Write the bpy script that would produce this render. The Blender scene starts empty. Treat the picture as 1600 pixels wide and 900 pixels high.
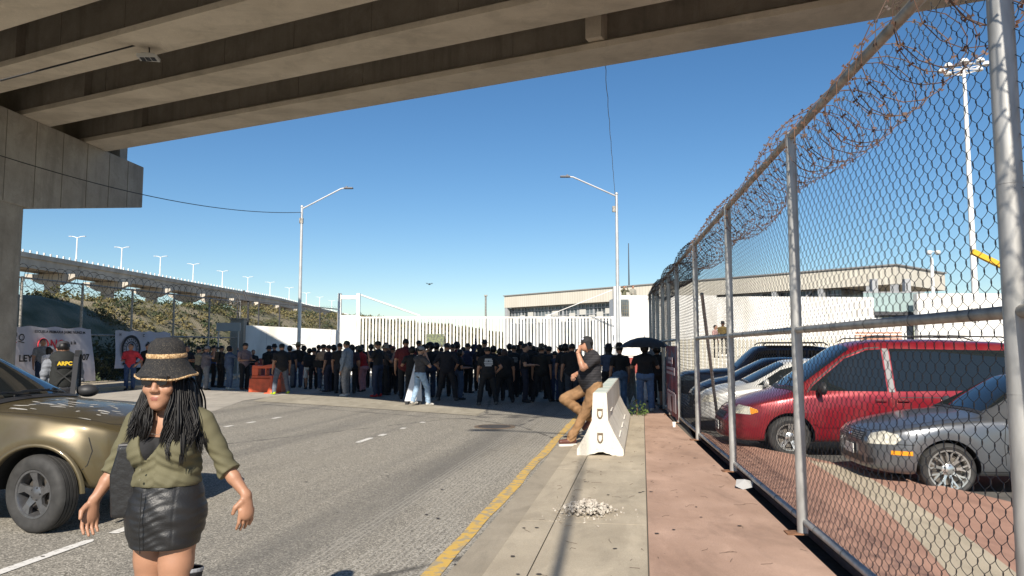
import bpy, bmesh, math, random
import numpy as np
from mathutils import Vector, Matrix, noise as mnoise
from mathutils.bvhtree import BVHTree
R = math.radians
random.seed(7)
scene = bpy.context.scene
COL = scene.collection
# ------------------------------------------------------------------ camera, world, sun, exposure
CAM_H = 1.65
PITCH = math.atan(92 / 1150)
cam_d = bpy.data.cameras.new('camera')
cam = bpy.data.objects.new('camera', cam_d)
COL.objects.link(cam)
cam.location = (0, 0, CAM_H)
cam.rotation_euler = (R(90) + PITCH, 0, 0)
cam_d.sensor_width = 36
cam_d.lens = 36 * 1150 / 1600
cam_d.clip_start = 0.05
cam_d.clip_end = 6000
scene.camera = cam
SUN_EL, SUN_AZ = R(36), R(187.5)          # azimuth of the sun clockwise from +Y: behind the camera, a little left
world = bpy.data.worlds.new('World')
scene.world = world
world.use_nodes = True
wn = world.node_tree
wn.nodes.clear()
sky = wn.nodes.new('ShaderNodeTexSky')
sky.sky_type = 'NISHITA'
sky.sun_disc = False
sky.sun_elevation = SUN_EL
sky.sun_rotation = SUN_AZ
sky.air_density = 1.0
sky.dust_density = 0.1
sky.ozone_density = 3.5
bg = wn.nodes.new('ShaderNodeBackground')
bg.inputs['Strength'].default_value = 0.075
wo = wn.nodes.new('ShaderNodeOutputWorld')
hs = wn.nodes.new('ShaderNodeHueSaturation')
hs.inputs['Saturation'].default_value = 1.2
wn.links.new(sky.outputs[0], hs.inputs['Color'])
wn.links.new(hs.outputs[0], bg.inputs[0])
wn.links.new(bg.outputs[0], wo.inputs[0])
sd = bpy.data.lights.new('sun', 'SUN')
sd.energy = 5.0
sd.angle = R(0.53)
sd.color = (1.0, 0.92, 0.80)
sun = bpy.data.objects.new('sun', sd)
COL.objects.link(sun)
sdir = Vector((math.sin(SUN_AZ) * math.cos(SUN_EL), math.cos(SUN_AZ) * math.cos(SUN_EL), math.sin(SUN_EL)))
sun.rotation_euler = (-sdir).to_track_quat('-Z', 'Y').to_euler()
sun.location = (0, -20, 30)
scene.view_settings.view_transform = 'Standard'
scene.view_settings.look = 'None'
scene.view_settings.exposure = 0.56
scene.view_settings.gamma = 1
scene.view_settings.use_curve_mapping = False
scene.cycles.max_bounces = 5
scene.cycles.diffuse_bounces = 3
scene.cycles.glossy_bounces = 3
scene.cycles.transparent_max_bounces = 8
scene.cycles.use_denoising = True

# ------------------------------------------------------------------ helpers
def at(px, py, Y):
    """world point seen at photo pixel (px, py) at distance Y in front of the camera"""
    x = (px - 800) / 1150; y = (450 - py) / 1150
    d = Vector((x, math.cos(PITCH) - y * math.sin(PITCH), math.sin(PITCH) + y * math.cos(PITCH)))
    t = Y / d.y
    return Vector((d.x * t, Y, d.z * t + CAM_H))

def gp(px, py, z=0.0):
    """ground point under photo pixel"""
    x = (px - 800) / 1150; y = (450 - py) / 1150
    d = Vector((x, math.cos(PITCH) - y * math.sin(PITCH), math.sin(PITCH) + y * math.cos(PITCH)))
    t = (z - CAM_H) / d.z
    return Vector((d.x * t, d.y * t, z))

RA = R(10)                                # the road runs 10 degrees right of the view
def road(u, v, z=0.0):
    return Vector((u * math.cos(RA) + v * math.sin(RA), -u * math.sin(RA) + v * math.cos(RA), z))

def tag(o, label=None, cat=None, group=None, kind=None):
    if label: o['label'] = label
    if cat: o['category'] = cat
    if group: o['group'] = group
    if kind: o['kind'] = kind
    return o

def thing(name, label, cat, loc=(0, 0, 0), rz=0.0, group=None):
    o = bpy.data.objects.new(name, None)
    o.empty_display_size = 0.2
    o.location = loc; o.rotation_euler = (0, 0, rz)
    COL.objects.link(o)
    return tag(o, label, cat, group)

def put(name, me, parent=None, loc=None, rot=None, label=None):
    o = bpy.data.objects.new(name, me)
    COL.objects.link(o)
    if parent is not None: o.parent = parent
    if loc is not None: o.location = loc
    if rot is not None: o.rotation_euler = rot
    if label: o['label'] = label
    return o

def kids(o):
    return [c for c in bpy.data.objects if c.parent == o]

def copy_tree(o, parent=None):
    c = o.copy(); COL.objects.link(c)
    if parent is not None: c.parent = parent
    for ch in kids(o): copy_tree(ch, c)
    return c

class MB:
    """collects shapes into one mesh"""
    def __init__(s): s.v = []; s.f = []; s.m = []; s.cm = 0
    def add(s, vs, fs, mi=None):
        n = len(s.v); s.v += [tuple(p) for p in vs]
        s.f += [tuple(i + n for i in f) for f in fs]
        s.m += [s.cm if mi is None else mi] * len(fs)
        return s
    def box(s, c, size, rz=0, rot=None, mi=None, taper=1.0):
        hx, hy, hz = size[0] / 2, size[1] / 2, size[2] / 2
        M = rot if rot is not None else Matrix.Rotation(rz, 3, 'Z')
        vs = []
        for k in (-1, 1):
            t = taper if k > 0 else 1.0
            for a, b in ((-1, -1), (1, -1), (1, 1), (-1, 1)):
                vs.append(Vector(c) + M @ Vector((a * hx * t, b * hy * t, k * hz)))
        return s.add(vs, [(3, 2, 1, 0), (4, 5, 6, 7), (0, 1, 5, 4), (1, 2, 6, 5), (2, 3, 7, 6), (3, 0, 4, 7)], mi)
    def bar(s, p0, p1, w, h, up=(0, 0, 1), mi=None):
        p0 = Vector(p0); p1 = Vector(p1); d = (p1 - p0)
        if d.length < 1e-6: return s
        d.normalize(); u = Vector(up)
        a = d.cross(u)
        if a.length < 1e-4: a = d.cross(Vector((1, 0, 0)))
        a.normalize(); b = a.cross(d).normalized()
        vs = [p + a * (x * w / 2) + b * (y * h / 2) for p in (p0, p1) for x, y in ((-1, -1), (1, -1), (1, 1), (-1, 1))]
        return s.add(vs, [(3, 2, 1, 0), (4, 5, 6, 7), (0, 1, 5, 4), (1, 2, 6, 5), (2, 3, 7, 6), (3, 0, 4, 7)], mi)
    def cyl(s, p0, p1, r0, r1=None, n=12, caps=True, mi=None):
        return s.tube([p0, p1], [r0, r0 if r1 is None else r1], n, caps, mi)
    def tube(s, pts, r, n=8, caps=True, mi=None, flat=1.0):
        pts = [Vector(p) for p in pts]; k = len(pts)
        rs = r if isinstance(r, (list, tuple)) else [r] * k
        vs = []; fs = []; a = None
        for i, p in enumerate(pts):
            d = (pts[min(i + 1, k - 1)] - pts[max(i - 1, 0)])
            if d.length < 1e-9: d = Vector((0, 0, 1))
            d.normalize()
            if a is None:
                a = d.cross(Vector((0, 0, 1)))
                if a.length < 1e-3: a = d.cross(Vector((0, 1, 0)))
            else: a = a - d * a.dot(d)
            a.normalize(); b = d.cross(a)
            for j in range(n):
                t = 2 * math.pi * j / n
                vs.append(p + a * (math.cos(t) * rs[i]) + b * (math.sin(t) * rs[i] * flat))
        for i in range(k - 1):
            for j in range(n):
                fs.append((i * n + j, i * n + (j + 1) % n, (i + 1) * n + (j + 1) % n, (i + 1) * n + j))
        if caps:
            fs.append(tuple(range(n - 1, -1, -1))); fs.append(tuple((k - 1) * n + j for j in range(n)))
        return s.add(vs, fs, mi)
    def lathe(s, prof, n=24, c=(0, 0, 0), axis='Z', mi=None, closed=False):
        """prof: (r, h) pairs"""
        vs = []; fs = []; k = len(prof)
        for (r, h) in prof:
            for j in range(n):
                t = 2 * math.pi * j / n
                x, y = r * math.cos(t), r * math.sin(t)
                if axis == 'Z': q = (x, y, h)
                elif axis == 'Y': q = (x, h, y)
                else: q = (h, x, y)
                vs.append((q[0] + c[0], q[1] + c[1], q[2] + c[2]))
        for i in range(k - 1 if not closed else k):
            i2 = (i + 1) % k
            for j in range(n):
                f = (i * n + j, i * n + (j + 1) % n, i2 * n + (j + 1) % n, i2 * n + j)
                fs.append(f if axis != 'Y' else f[::-1])
        return s.add(vs, fs, mi)
    def prism(s, poly, z0, z1, frame=None, mi=None):
        """poly (a, b) extruded along the third axis of frame (origin, A, B, N)"""
        n = len(poly)
        if frame is None: o, A, B, N = Vector((0, 0, 0)), Vector((1, 0, 0)), Vector((0, 1, 0)), Vector((0, 0, 1))
        else: o, A, B, N = [Vector(q) for q in frame]
        vs = [o + A * a + B * b + N * z for z in (z0, z1) for a, b in poly]
        fs = [tuple(range(n - 1, -1, -1)), tuple(range(n, 2 * n))]
        fs += [(i, (i + 1) % n, n + (i + 1) % n, n + i) for i in range(n)]
        return s.add(vs, fs, mi)
    def ball(s, c, r, seg=12, rings=8, mi=None, rot=None):
        r = r if isinstance(r, (tuple, list)) else (r, r, r)
        vs = []; fs = []
        for i in range(rings + 1):
            a = math.pi * i / rings
            for j in range(seg):
                t = 2 * math.pi * j / seg
                q = Vector((r[0] * math.sin(a) * math.cos(t), r[1] * math.sin(a) * math.sin(t), r[2] * math.cos(a)))
                if rot is not None: q = rot @ q
                vs.append(q + Vector(c))
        for i in range(rings):
            for j in range(seg):
                fs.append((i * seg + j, (i + 1) * seg + j, (i + 1) * seg + (j + 1) % seg, i * seg + (j + 1) % seg))
        return s.add(vs, fs, mi)
    def mesh(s, name, mats, smooth=False, merge=False):
        me = bpy.data.meshes.new(name)
        me.from_pydata([tuple(v) for v in s.v], [], s.f)
        for m in (mats if isinstance(mats, (list, tuple)) else [mats]): me.materials.append(m)
        me.polygons.foreach_set('material_index', s.m)
        if merge:
            bm = bmesh.new(); bm.from_mesh(me)
            bmesh.ops.remove_doubles(bm, verts=bm.verts, dist=1e-5)
            bmesh.ops.recalc_face_normals(bm, faces=bm.faces)
            bm.to_mesh(me); bm.free()
        if smooth:
            me.polygons.foreach_set('use_smooth', [True] * len(me.polygons))
            if smooth != 'all': me.set_sharp_from_angle(angle=R(smooth if smooth is not True else 40))
        me.update()
        return me
    def build(s, name, mats, parent=None, smooth=False, loc=None, rot=None, label=None, merge=False):
        return put(name, s.mesh(name, mats, smooth, merge), parent, loc, rot, label)

def bevel_obj(o, w, seg=2):
    bm = bmesh.new(); bm.from_mesh(o.data)
    bmesh.ops.remove_doubles(bm, verts=bm.verts, dist=1e-5)
    es = [e for e in bm.edges if len(e.link_faces) == 2 and e.calc_face_angle(0) > R(25)]
    bmesh.ops.bevel(bm, geom=es, offset=w, segments=seg, affect='EDGES', profile=0.6)
    bm.to_mesh(o.data); bm.free()
    return o

# ------------------------------------------------------------------ materials
_M = {}
def mat(name, col, rough=0.6, metal=0.0, var=0.0, scale=8.0, bump=0.0, bscale=None, stretch=None, col2=None, spec=None, coat=0.0, ramp=(0.35, 0.65), emit=None, detail=6):
    if name in _M: return _M[name]
    m = bpy.data.materials.new(name); m.use_nodes = True
    nt = m.node_tree; b = nt.nodes['Principled BSDF']
    b.inputs['Base Color'].default_value = (*col, 1)
    b.inputs['Roughness'].default_value = rough
    b.inputs['Metallic'].default_value = metal
    if spec is not None: b.inputs['Specular IOR Level'].default_value = spec
    if coat: b.inputs['Coat Weight'].default_value = coat; b.inputs['Coat Roughness'].default_value = 0.05
    if var > 0 or col2 is not None or bump > 0:
        tc = nt.nodes.new('ShaderNodeTexCoord'); mp = nt.nodes.new('ShaderNodeMapping')
        nt.links.new(tc.outputs['Object'], mp.inputs[0])
        if stretch: mp.inputs['Scale'].default_value = stretch
        nz = nt.nodes.new('ShaderNodeTexNoise'); nz.inputs['Scale'].default_value = scale; nz.inputs['Detail'].default_value = detail
        nt.links.new(mp.outputs[0], nz.inputs['Vector'])
        if var > 0 or col2 is not None:
            cr = nt.nodes.new('ShaderNodeValToRGB')
            cr.color_ramp.elements[0].position = ramp[0]; cr.color_ramp.elements[1].position = ramp[1]
            c2 = col2 if col2 is not None else tuple(c * (1 - var) for c in col)
            c1 = col if col2 is not None else tuple(min(1, c * (1 + var)) for c in col)
            cr.color_ramp.elements[0].color = (*c2, 1); cr.color_ramp.elements[1].color = (*c1, 1)
            nt.links.new(nz.outputs['Fac'], cr.inputs[0]); nt.links.new(cr.outputs[0], b.inputs['Base Color'])
        if bump > 0:
            n2 = nt.nodes.new('ShaderNodeTexNoise'); n2.inputs['Scale'].default_value = bscale or scale * 3; n2.inputs['Detail'].default_value = 5
            nt.links.new(mp.outputs[0], n2.inputs['Vector'])
            bp = nt.nodes.new('ShaderNodeBump'); bp.inputs['Strength'].default_value = bump; bp.inputs['Distance'].default_value = 0.02
            nt.links.new(n2.outputs['Fac'], bp.inputs['Height']); nt.links.new(bp.outputs[0], b.inputs['Normal'])
    _M[name] = m
    return m

class NB:
    """small node-building helper"""
    def __init__(s, name):
        s.m = bpy.data.materials.new(name); s.m.use_nodes = True; s.nt = s.m.node_tree; s.b = s.nt.nodes['Principled BSDF']
        s.tc = s.nt.nodes.new('ShaderNodeTexCoord')
    def lk(s, a, b): s.nt.links.new(a, b)
    def coords(s, sc=(1, 1, 1), rot=(0, 0, 0), kind='Object'):
        mp = s.nt.nodes.new('ShaderNodeMapping'); mp.inputs['Scale'].default_value = sc; mp.inputs['Rotation'].default_value = rot
        s.lk(s.tc.outputs[kind], mp.inputs[0]); return mp.outputs[0]
    def noise(s, vec, scale, detail=5, rough=0.55, dist=0):
        n = s.nt.nodes.new('ShaderNodeTexNoise'); n.inputs['Scale'].default_value = scale; n.inputs['Detail'].default_value = detail
        n.inputs['Roughness'].default_value = rough; n.inputs['Distortion'].default_value = dist
        s.lk(vec, n.inputs['Vector']); return n.outputs['Fac']
    def voro(s, vec, scale, feature='F1', out='Distance', rnd=1):
        n = s.nt.nodes.new('ShaderNodeTexVoronoi'); n.inputs['Scale'].default_value = scale; n.feature = feature; n.inputs['Randomness'].default_value = rnd
        s.lk(vec, n.inputs['Vector']); return n.outputs[out]
    def ramp(s, fac, stops):
        r = s.nt.nodes.new('ShaderNodeValToRGB'); els = r.color_ramp.elements
        while len(els) < len(stops): els.new(0.5)
        for e, (p, c) in zip(els, stops):
            e.position = p; e.color = (*(c if isinstance(c, tuple) else (c, c, c)), 1)
        s.lk(fac, r.inputs[0]); return r.outputs[0]
    def mix(s, fac, a, b, mode='MIX'):
        n = s.nt.nodes.new('ShaderNodeMixRGB'); n.blend_type = mode
        for inp, v in ((0, fac), (1, a), (2, b)):
            if isinstance(v, (int, float)): n.inputs[inp].default_value = v if inp == 0 else (v, v, v, 1)
            elif isinstance(v, tuple): n.inputs[inp].default_value = (*v, 1)
            else: s.lk(v, n.inputs[inp])
        return n.outputs[0]
    def math(s, op, a, b=0.0, c=None):
        n = s.nt.nodes.new('ShaderNodeMath'); n.operation = op
        for i, v in enumerate((a, b) if c is None else (a, b, c)):
            if isinstance(v, (int, float)): n.inputs[i].default_value = v
            else: s.lk(v, n.inputs[i])
        return n.outputs[0]
    def sep(s, vec):
        n = s.nt.nodes.new('ShaderNodeSeparateXYZ'); s.lk(vec, n.inputs[0]); return n.outputs
    def bump(s, h, strength=0.3, dist=0.02):
        n = s.nt.nodes.new('ShaderNodeBump'); n.inputs['Strength'].default_value = strength; n.inputs['Distance'].default_value = dist
        s.lk(h, n.inputs['Height']); s.lk(n.outputs[0], s.b.inputs['Normal'])
    def done(s, col=None, rough=None, metal=None):
        if col is not None:
            if isinstance(col, tuple): s.b.inputs['Base Color'].default_value = (*col, 1)
            else: s.lk(col, s.b.inputs['Base Color'])
        if rough is not None:
            if isinstance(rough, (int, float)): s.b.inputs['Roughness'].default_value = rough
            else: s.lk(rough, s.b.inputs['Roughness'])
        if metal is not None: s.b.inputs['Metallic'].default_value = metal
        return s.m

def asphalt_mat():
    k = NB('worn_asphalt'); v = k.coords(); x, y, z = k.sep(v)
    chips = k.voro(v, 88, out='Color'); g = k.sep(chips)[0]
    base = k.ramp(g, [(0.0, (0.075, 0.069, 0.058)), (0.35, (0.185, 0.170, 0.142)), (0.75, (0.33, 0.303, 0.256)), (1.0, (0.56, 0.52, 0.44))])
    big = k.noise(v, 0.35, 4); base = k.mix(k.ramp(big, [(0.35, 0.0), (0.7, 0.45)]), base, (0.26, 0.235, 0.19))
    st = k.noise(k.coords((1.1, 0.05, 1)), 1.0, 4)
    base = k.mix(k.ramp(st, [(0.38, 0.40), (0.54, 0.0)]), base, (0.10, 0.094, 0.084))
    pt = k.noise(v, .9, 6, .7, 1.2); base = k.mix(k.ramp(pt, [(0.60, 0.0), (0.70, 0.35)]), base, (0.10, 0.092, 0.08))
    oil = k.voro(k.coords((.55, .3, 1)), 1.0); base = k.mix(k.ramp(k.math('ADD', oil, k.math('MULTIPLY', k.noise(v, 6, 4), .12)), [(0.10, 0.45), (0.16, 0.0)]), base, (0.07, 0.065, 0.06))
    # tyre-darkened wheel path beside the kerb
    t = k.math('SUBTRACT', x, -2.75); t = k.math('ABSOLUTE', t)
    edge = k.math('ADD', t, k.math('MULTIPLY', k.noise(k.coords((1.2, 0.15, 1)), 1.5, 4), 1.1))
    base = k.mix(k.ramp(edge, [(0.45, 0.55), (1.7, 0.0)]), base, (0.10, 0.095, 0.086))
    # fine lengthwise grooves near the kerb
    w = k.nt.nodes.new('ShaderNodeTexWave'); w.bands_direction = 'X'; w.inputs['Scale'].default_value = 5.5; w.inputs['Distortion'].default_value = 1.6; w.inputs['Detail Scale'].default_value = .5
    k.lk(v, w.inputs[0])
    gm = k.ramp(x, [(-1.0, 0.0), (1.0, 1.0)])
    near = k.math('MULTIPLY', k.math('GREATER_THAN', x, -2.6), k.math('GREATER_THAN', k.noise(k.coords((2, .15, 1)), 1.2, 3), 0.44))
    gl = k.math('MULTIPLY', near, k.ramp(w.outputs['Fac'], [(0.6, 0.0), (0.95, 0.5)]))
    base = k.mix(gl, base, (0.36, 0.34, 0.30))
    cr = k.voro(k.coords((0.13, 0.09, 1)), 1.0, 'DISTANCE_TO_EDGE')
    crn = k.math('ADD', cr, k.math('MULTIPLY', k.math('SUBTRACT', k.noise(v, 2.5, 5), 0.5), 0.028))
    base = k.mix(k.ramp(crn, [(0.0, 0.75), (0.0045, 0.0)]), base, (0.04, 0.037, 0.033))
    k.bump(g, 0.5, 0.006)
    return k.done(base, 0.88)

def slab_mat(name, c1, c2, scale=1.0, litter=True):
    k = NB(name); v = k.coords()
    n = k.noise(v, 1.3 * scale, 6); base = k.mix(k.ramp(n, [(0.3, 0.0), (0.7, 1.0)]), c1, c2)
    f = k.noise(v, 90, 4, 0.7); base = k.mix(k.ramp(f, [(0.38, 0.35), (0.62, 0.0)]), base, tuple(c * 0.55 for c in c1))
    gr = k.noise(k.coords((1, .35, 1)), 2.4, 9, .72, .4); base = k.mix(k.ramp(gr, [(0.50, 0.0), (0.66, 0.55)]), base, tuple(c * 0.60 for c in c1)); base = k.mix(k.ramp(gr, [(0.33, 0.4), (0.45, 0.0)]), base, tuple(min(1, c * 1.18) for c in c2))
    s = k.voro(v, 5.0); base = k.mix(k.ramp(s, [(0.02, 0.75), (0.05, 0.0)]), base, tuple(c * 0.28 for c in c1))
    s2 = k.noise(k.coords((6, 22, 1)), 1.0, 6, .7); base = k.mix(k.ramp(s2, [(0.62, 0.0), (0.72, 0.45)]), base, tuple(c * 0.5 for c in c1))
    s3 = k.noise(v, 0.6, 5); base = k.mix(k.ramp(s3, [(0.55, 0.0), (0.75, 0.4)]), base, tuple(min(1, c * 1.35) for c in c2))
    k.bump(f, 0.35, 0.008)
    return k.done(base, 0.9)

def concrete_mat(name='weathered_concrete', a=(0.42, 0.385, 0.33), b=(0.28, 0.25, 0.21), streak=(4, 4, 0.5), joints=None):
    k = NB(name); v = k.coords()
    n = k.noise(v, 0.9, 7, 0.65); base = k.mix(k.ramp(n, [(0.3, 0.0), (0.7, 1.0)]), b, a)
    s = k.noise(k.coords(streak), 0.35, 5, 0.7); base = k.mix(k.ramp(s, [(0.48, 0.0), (0.66, 0.5)]), base, tuple(c * 0.6 for c in b))
    f = k.noise(v, 40, 4, 0.7); base = k.mix(k.ramp(f, [(0.3, 0.3), (0.6, 0.0)]), base, tuple(c * 0.6 for c in b))
    mo = k.noise(k.coords((.7, .7, .7)), 1.6, 8, .75, .6); base = k.mix(k.ramp(mo, [(0.52, 0.0), (0.68, 0.45)]), base, tuple(c * 0.62 for c in b)); base = k.mix(k.ramp(mo, [(0.30, 0.35), (0.42, 0.0)]), base, tuple(min(1, c * 1.3) for c in a))
    pit = k.voro(v, 9); base = k.mix(k.ramp(pit, [(0.03, 0.6), (0.07, 0.0)]), base, tuple(c * 0.4 for c in b))
    k.bump(k.math('ADD', f, k.math('MULTIPLY', n, 2.0)), 0.35, 0.02)
    return k.done(base, 0.92)

M_road = asphalt_mat()
M_slab = slab_mat('sidewalk_concrete', (0.37, 0.315, 0.235), (0.48, 0.415, 0.315))
M_red = slab_mat('red_pigmented_concrete', (0.365, 0.235, 0.17), (0.49, 0.33, 0.25))
M_cream = slab_mat('cream_paving', (0.42, 0.36, 0.27), (0.52, 0.45, 0.34))
M_conc = concrete_mat()
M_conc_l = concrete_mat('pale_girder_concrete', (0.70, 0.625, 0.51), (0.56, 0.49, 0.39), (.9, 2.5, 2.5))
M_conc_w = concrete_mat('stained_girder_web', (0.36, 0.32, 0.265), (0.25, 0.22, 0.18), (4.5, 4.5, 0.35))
M_farconc = mat('viaduct_concrete', (0.46, 0.42, 0.36), 0.9, var=0.18, scale=0.25, stretch=(1, 1, .4))
M_white = mat('white_paint', (0.82, 0.81, 0.78), 0.45, col2=(0.62, 0.59, 0.53), scale=1.5, ramp=(.28, .5))
M_whitewall = mat('white_plaster', (0.83, 0.82, 0.79), 0.85, col2=(0.60, 0.57, 0.51), scale=0.9, stretch=(1, 1, .35), ramp=(.27, .52), bump=0.1, detail=9)
M_redband = mat('maroon_paint', (0.28, 0.055, 0.045), 0.7, var=0.15, scale=2)
M_galv = mat('galvanised_steel', (0.38, 0.375, 0.36), 0.45, 0.35, var=0.2, scale=14, stretch=(1, 1, .25), bump=0.05)
M_galv_d = mat('dull_galvanised_rail', (0.29, 0.275, 0.25), 0.5, 0.35, var=0.3, scale=10, bump=0.08)
M_wire = mat('dark_oxidised_wire', (0.075, 0.078, 0.08), 0.55, 0.5)
M_razor = mat('rusted_razor_wire', (0.15, 0.075, 0.045), 0.7, 0.3, col2=(0.085, 0.065, 0.055), scale=5)
M_rustplate = mat('rusty_base_plate', (0.22, 0.11, 0.06), 0.85, 0.2, var=0.4, scale=20, bump=.2)
M_pole = mat('zinc_lamp_pole', (0.62, 0.63, 0.64), 0.4, 0.5, var=0.08, scale=3)
M_black = mat('black_plastic', (0.018, 0.018, 0.02), 0.45)
M_rubber = mat('tyre_rubber', (0.032, 0.031, 0.030), 0.75, var=0.25, scale=12, bump=.05)
M_tread = mat('tread_groove', (0.008, 0.008, 0.008), 0.9)
M_alloy = mat('cast_alloy', (0.62, 0.62, 0.60), 0.28, 0.85, var=0.12, scale=20)
M_grey_alloy = mat('grey_painted_alloy', (0.16, 0.16, 0.165), 0.35, 0.7, var=0.15, scale=20)
M_dark = mat('dark_recess', (0.012, 0.012, 0.012), 0.9)
M_glass = mat('tinted_car_glass', (0.012, 0.016, 0.018), 0.03, 0.0, spec=0.8)
M_yellow = mat('yellow_road_paint', (0.56, 0.36, 0.085), 0.8, col2=(0.34, 0.28, 0.18), scale=11, ramp=(0.42, 0.52), bump=.15)
M_linew = mat('worn_white_road_paint', (0.68, 0.66, 0.62), 0.8, col2=(0.35, 0.33, 0.29), scale=24, ramp=(0.33, 0.45))
M_orange = mat('orange_barrier_plastic', (0.62, 0.10, 0.035), 0.5, var=0.2, scale=4)
M_corr = NB('beige_corrugated_sheet')
_v = M_corr.coords(); _x = M_corr.sep(_v)
_w = M_corr.math('SINE', M_corr.math('MULTIPLY', _x[0], 14.0)); _n = M_corr.noise(M_corr.coords((1, 1, .2)), .5, 4)
M_corr = M_corr.done(M_corr.mix(M_corr.ramp(_w, [(0.0, 0.35), (0.5, 0.0)]), M_corr.mix(M_corr.ramp(_n, [(.3, 0.0), (.7, 1.0)]), (0.60, 0.56, 0.475), (0.68, 0.64, 0.55)), (0.45, 0.41, 0.34)), 0.6)
M_bglass = mat('building_glazing', (0.14, 0.165, 0.18), 0.15, 0.1, col2=(0.035, 0.042, 0.05), scale=0.5, ramp=(.42, .58), spec=.8)
M_frame = mat('grey_window_frame', (0.36, 0.37, 0.38), 0.6)
# ------------------------------------------------------------------ ground, road, pavements
def sheet(name, pts, z, m, local=True, rz=-RA, thick=0.0):
    """flat polygon; pts are road coordinates when local, else world"""
    b = MB()
    if thick: b.prism(pts, z - thick, z)
    else: b.add([(p[0], p[1], z) for p in pts], [tuple(range(len(pts)))])
    o = b.build(name, m, rot=(0, 0, rz) if local else None)
    tag(o, kind='structure'); return o

M_earth = mat('dry_earth', (0.20, 0.165, 0.12), 0.95, var=0.25, scale=0.3)
b = MB(); b.add([(-2500, -200, -.16), (2500, -200, -.16), (2500, 4000, -.16), (-2500, 4000, -.16)], [(0, 1, 2, 3)])
tag(b.build('ground', M_earth), kind='structure')
sheet('road', [(-23.5, -12), (-1.42, -12), (-1.42, 43.8), (-1.42, 95), (-23.5, 95)], 0.0, M_road, thick=.15)
M_gutter = slab_mat('gutter_concrete', (0.29, 0.25, 0.19), (0.38, 0.33, 0.255))
sheet('gutter', [(-1.42, -12), (-1.15, -12), (-1.15, 60), (-1.42, 60)], 0.002, M_gutter, thick=.14)
M_joint = mat('open_joint', (0.10, 0.088, 0.07), 0.95)
sheet('sidewalk_bed', [(-1.15, -12), (0.9, -12), (0.9, 60), (-1.15, 60)], 0.008, M_joint, thick=.13)
# concrete pavement slabs with open joints
b = MB(); v = -11.0; k = 0
while v < 44:
    L = 3.0
    b.prism([(-1.145, v), (-.835, v), (-.835, v + L - .012), (-1.145, v + L - .012)], -.05, .024)
    b.prism([(-.825, v), (.018, v), (.018, v + L - .012), (-.825, v + L - .012)], -.05, .024)
    v += L; k += 1
tag(b.build('sidewalk', M_slab, rot=(0, 0, -RA)), kind='structure')
# fence line in the world: F(s)
FA = Vector((2.20, 3.38, 0)); FD = (Vector((3.71, 17.03, 0)) - Vector((2.54, 6.58, 0))); FD.z = 0; FD.normalize()
FN = Vector((FD.y, -FD.x, 0))            # away from the pavement
def fl(s, off=0.0, z=0.0):
    p = Vector((2.54, 6.58, 0)) + FD * s + FN * off; p.z = z; return p
e0 = fl(-20, -.09); e1 = fl(17.5, -.09)
r0 = road(.03, -12); r1 = road(.03, 45)
b = MB(); b.prism([(r0.x, r0.y), (e0.x, e0.y), (e1.x, e1.y), (8.0, 45), (r1.x, r1.y)], -.15, .022)
tag(b.build('red_sidewalk', M_red), kind='structure')
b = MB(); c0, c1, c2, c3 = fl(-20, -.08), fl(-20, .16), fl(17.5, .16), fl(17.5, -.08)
b.add([(c.x, c.y, -.10) for c in (c0, c1, c2, c3)], [(0, 1, 2, 3)])  # channel floor in a blotchy near-black colour
tag(b.build('drain_channel', mat('near_black_floor', (0.018, 0.016, 0.014), 0.95, var=.4, scale=12)), kind='structure')
# parking island, raised over the parking asphalt
edge = [gp(*q) for q in ((1075, 668), (1130, 686), (1187, 700), (1262, 714), (1319, 726), (1431, 750), (1525, 771), (1579, 784), (1700, 815))]
isl = [(p.x, p.y) for p in edge]
f0, f1 = fl(-20, .17), fl(11.0, .17)
b = MB(); b.prism(isl + [(12, -8), (f0.x, f0.y), (f1.x, f1.y)], -.14, 0.0)
M_island = slab_mat('red_island_paving', (0.34, 0.19, 0.14), (0.46, 0.27, 0.20))
tag(b.build('parking_island', M_island), kind='structure')
cb = [gp(*q) for q in ((1262, 719), (1330, 760), (1385, 800), (1440, 850), (1490, 905), (1540, 960), (1690, 960), (1600, 905), (1540, 860), (1470, 812), (1400, 770), (1330, 731))]
b = MB(); b.add([(p.x, p.y, .004) for p in cb], [tuple(range(len(cb)))])
tag(b.build('cream_paving_band', M_cream), kind='structure')
M_park = mat('parking_asphalt', (0.10, 0.095, 0.088), 0.9, var=.25, scale=3, bump=.2, bscale=60)
b = MB(); g0 = fl(-14, .2); g1 = fl(25, .2)
b.add([(g0.x, g0.y, -.13), (60, -10, -.13), (60, 46, -.13), (g1.x, g1.y, -.13)], [(0, 1, 2, 3)])
tag(b.build('parking_lot', M_park), kind='structure')
# left pavement with kerb
b = MB(); poly = [(-34, 14), (-21.5, 20.8), (-17.6, 25.0), (-15.4, 27.4), (-14.3, 29.2), (-14.1, 31.5), (-14.6, 41.5), (-24, 44)]
b.prism(poly, -.15, .15); o = tag(b.build('left_sidewalk', M_slab), kind='structure')
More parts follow.
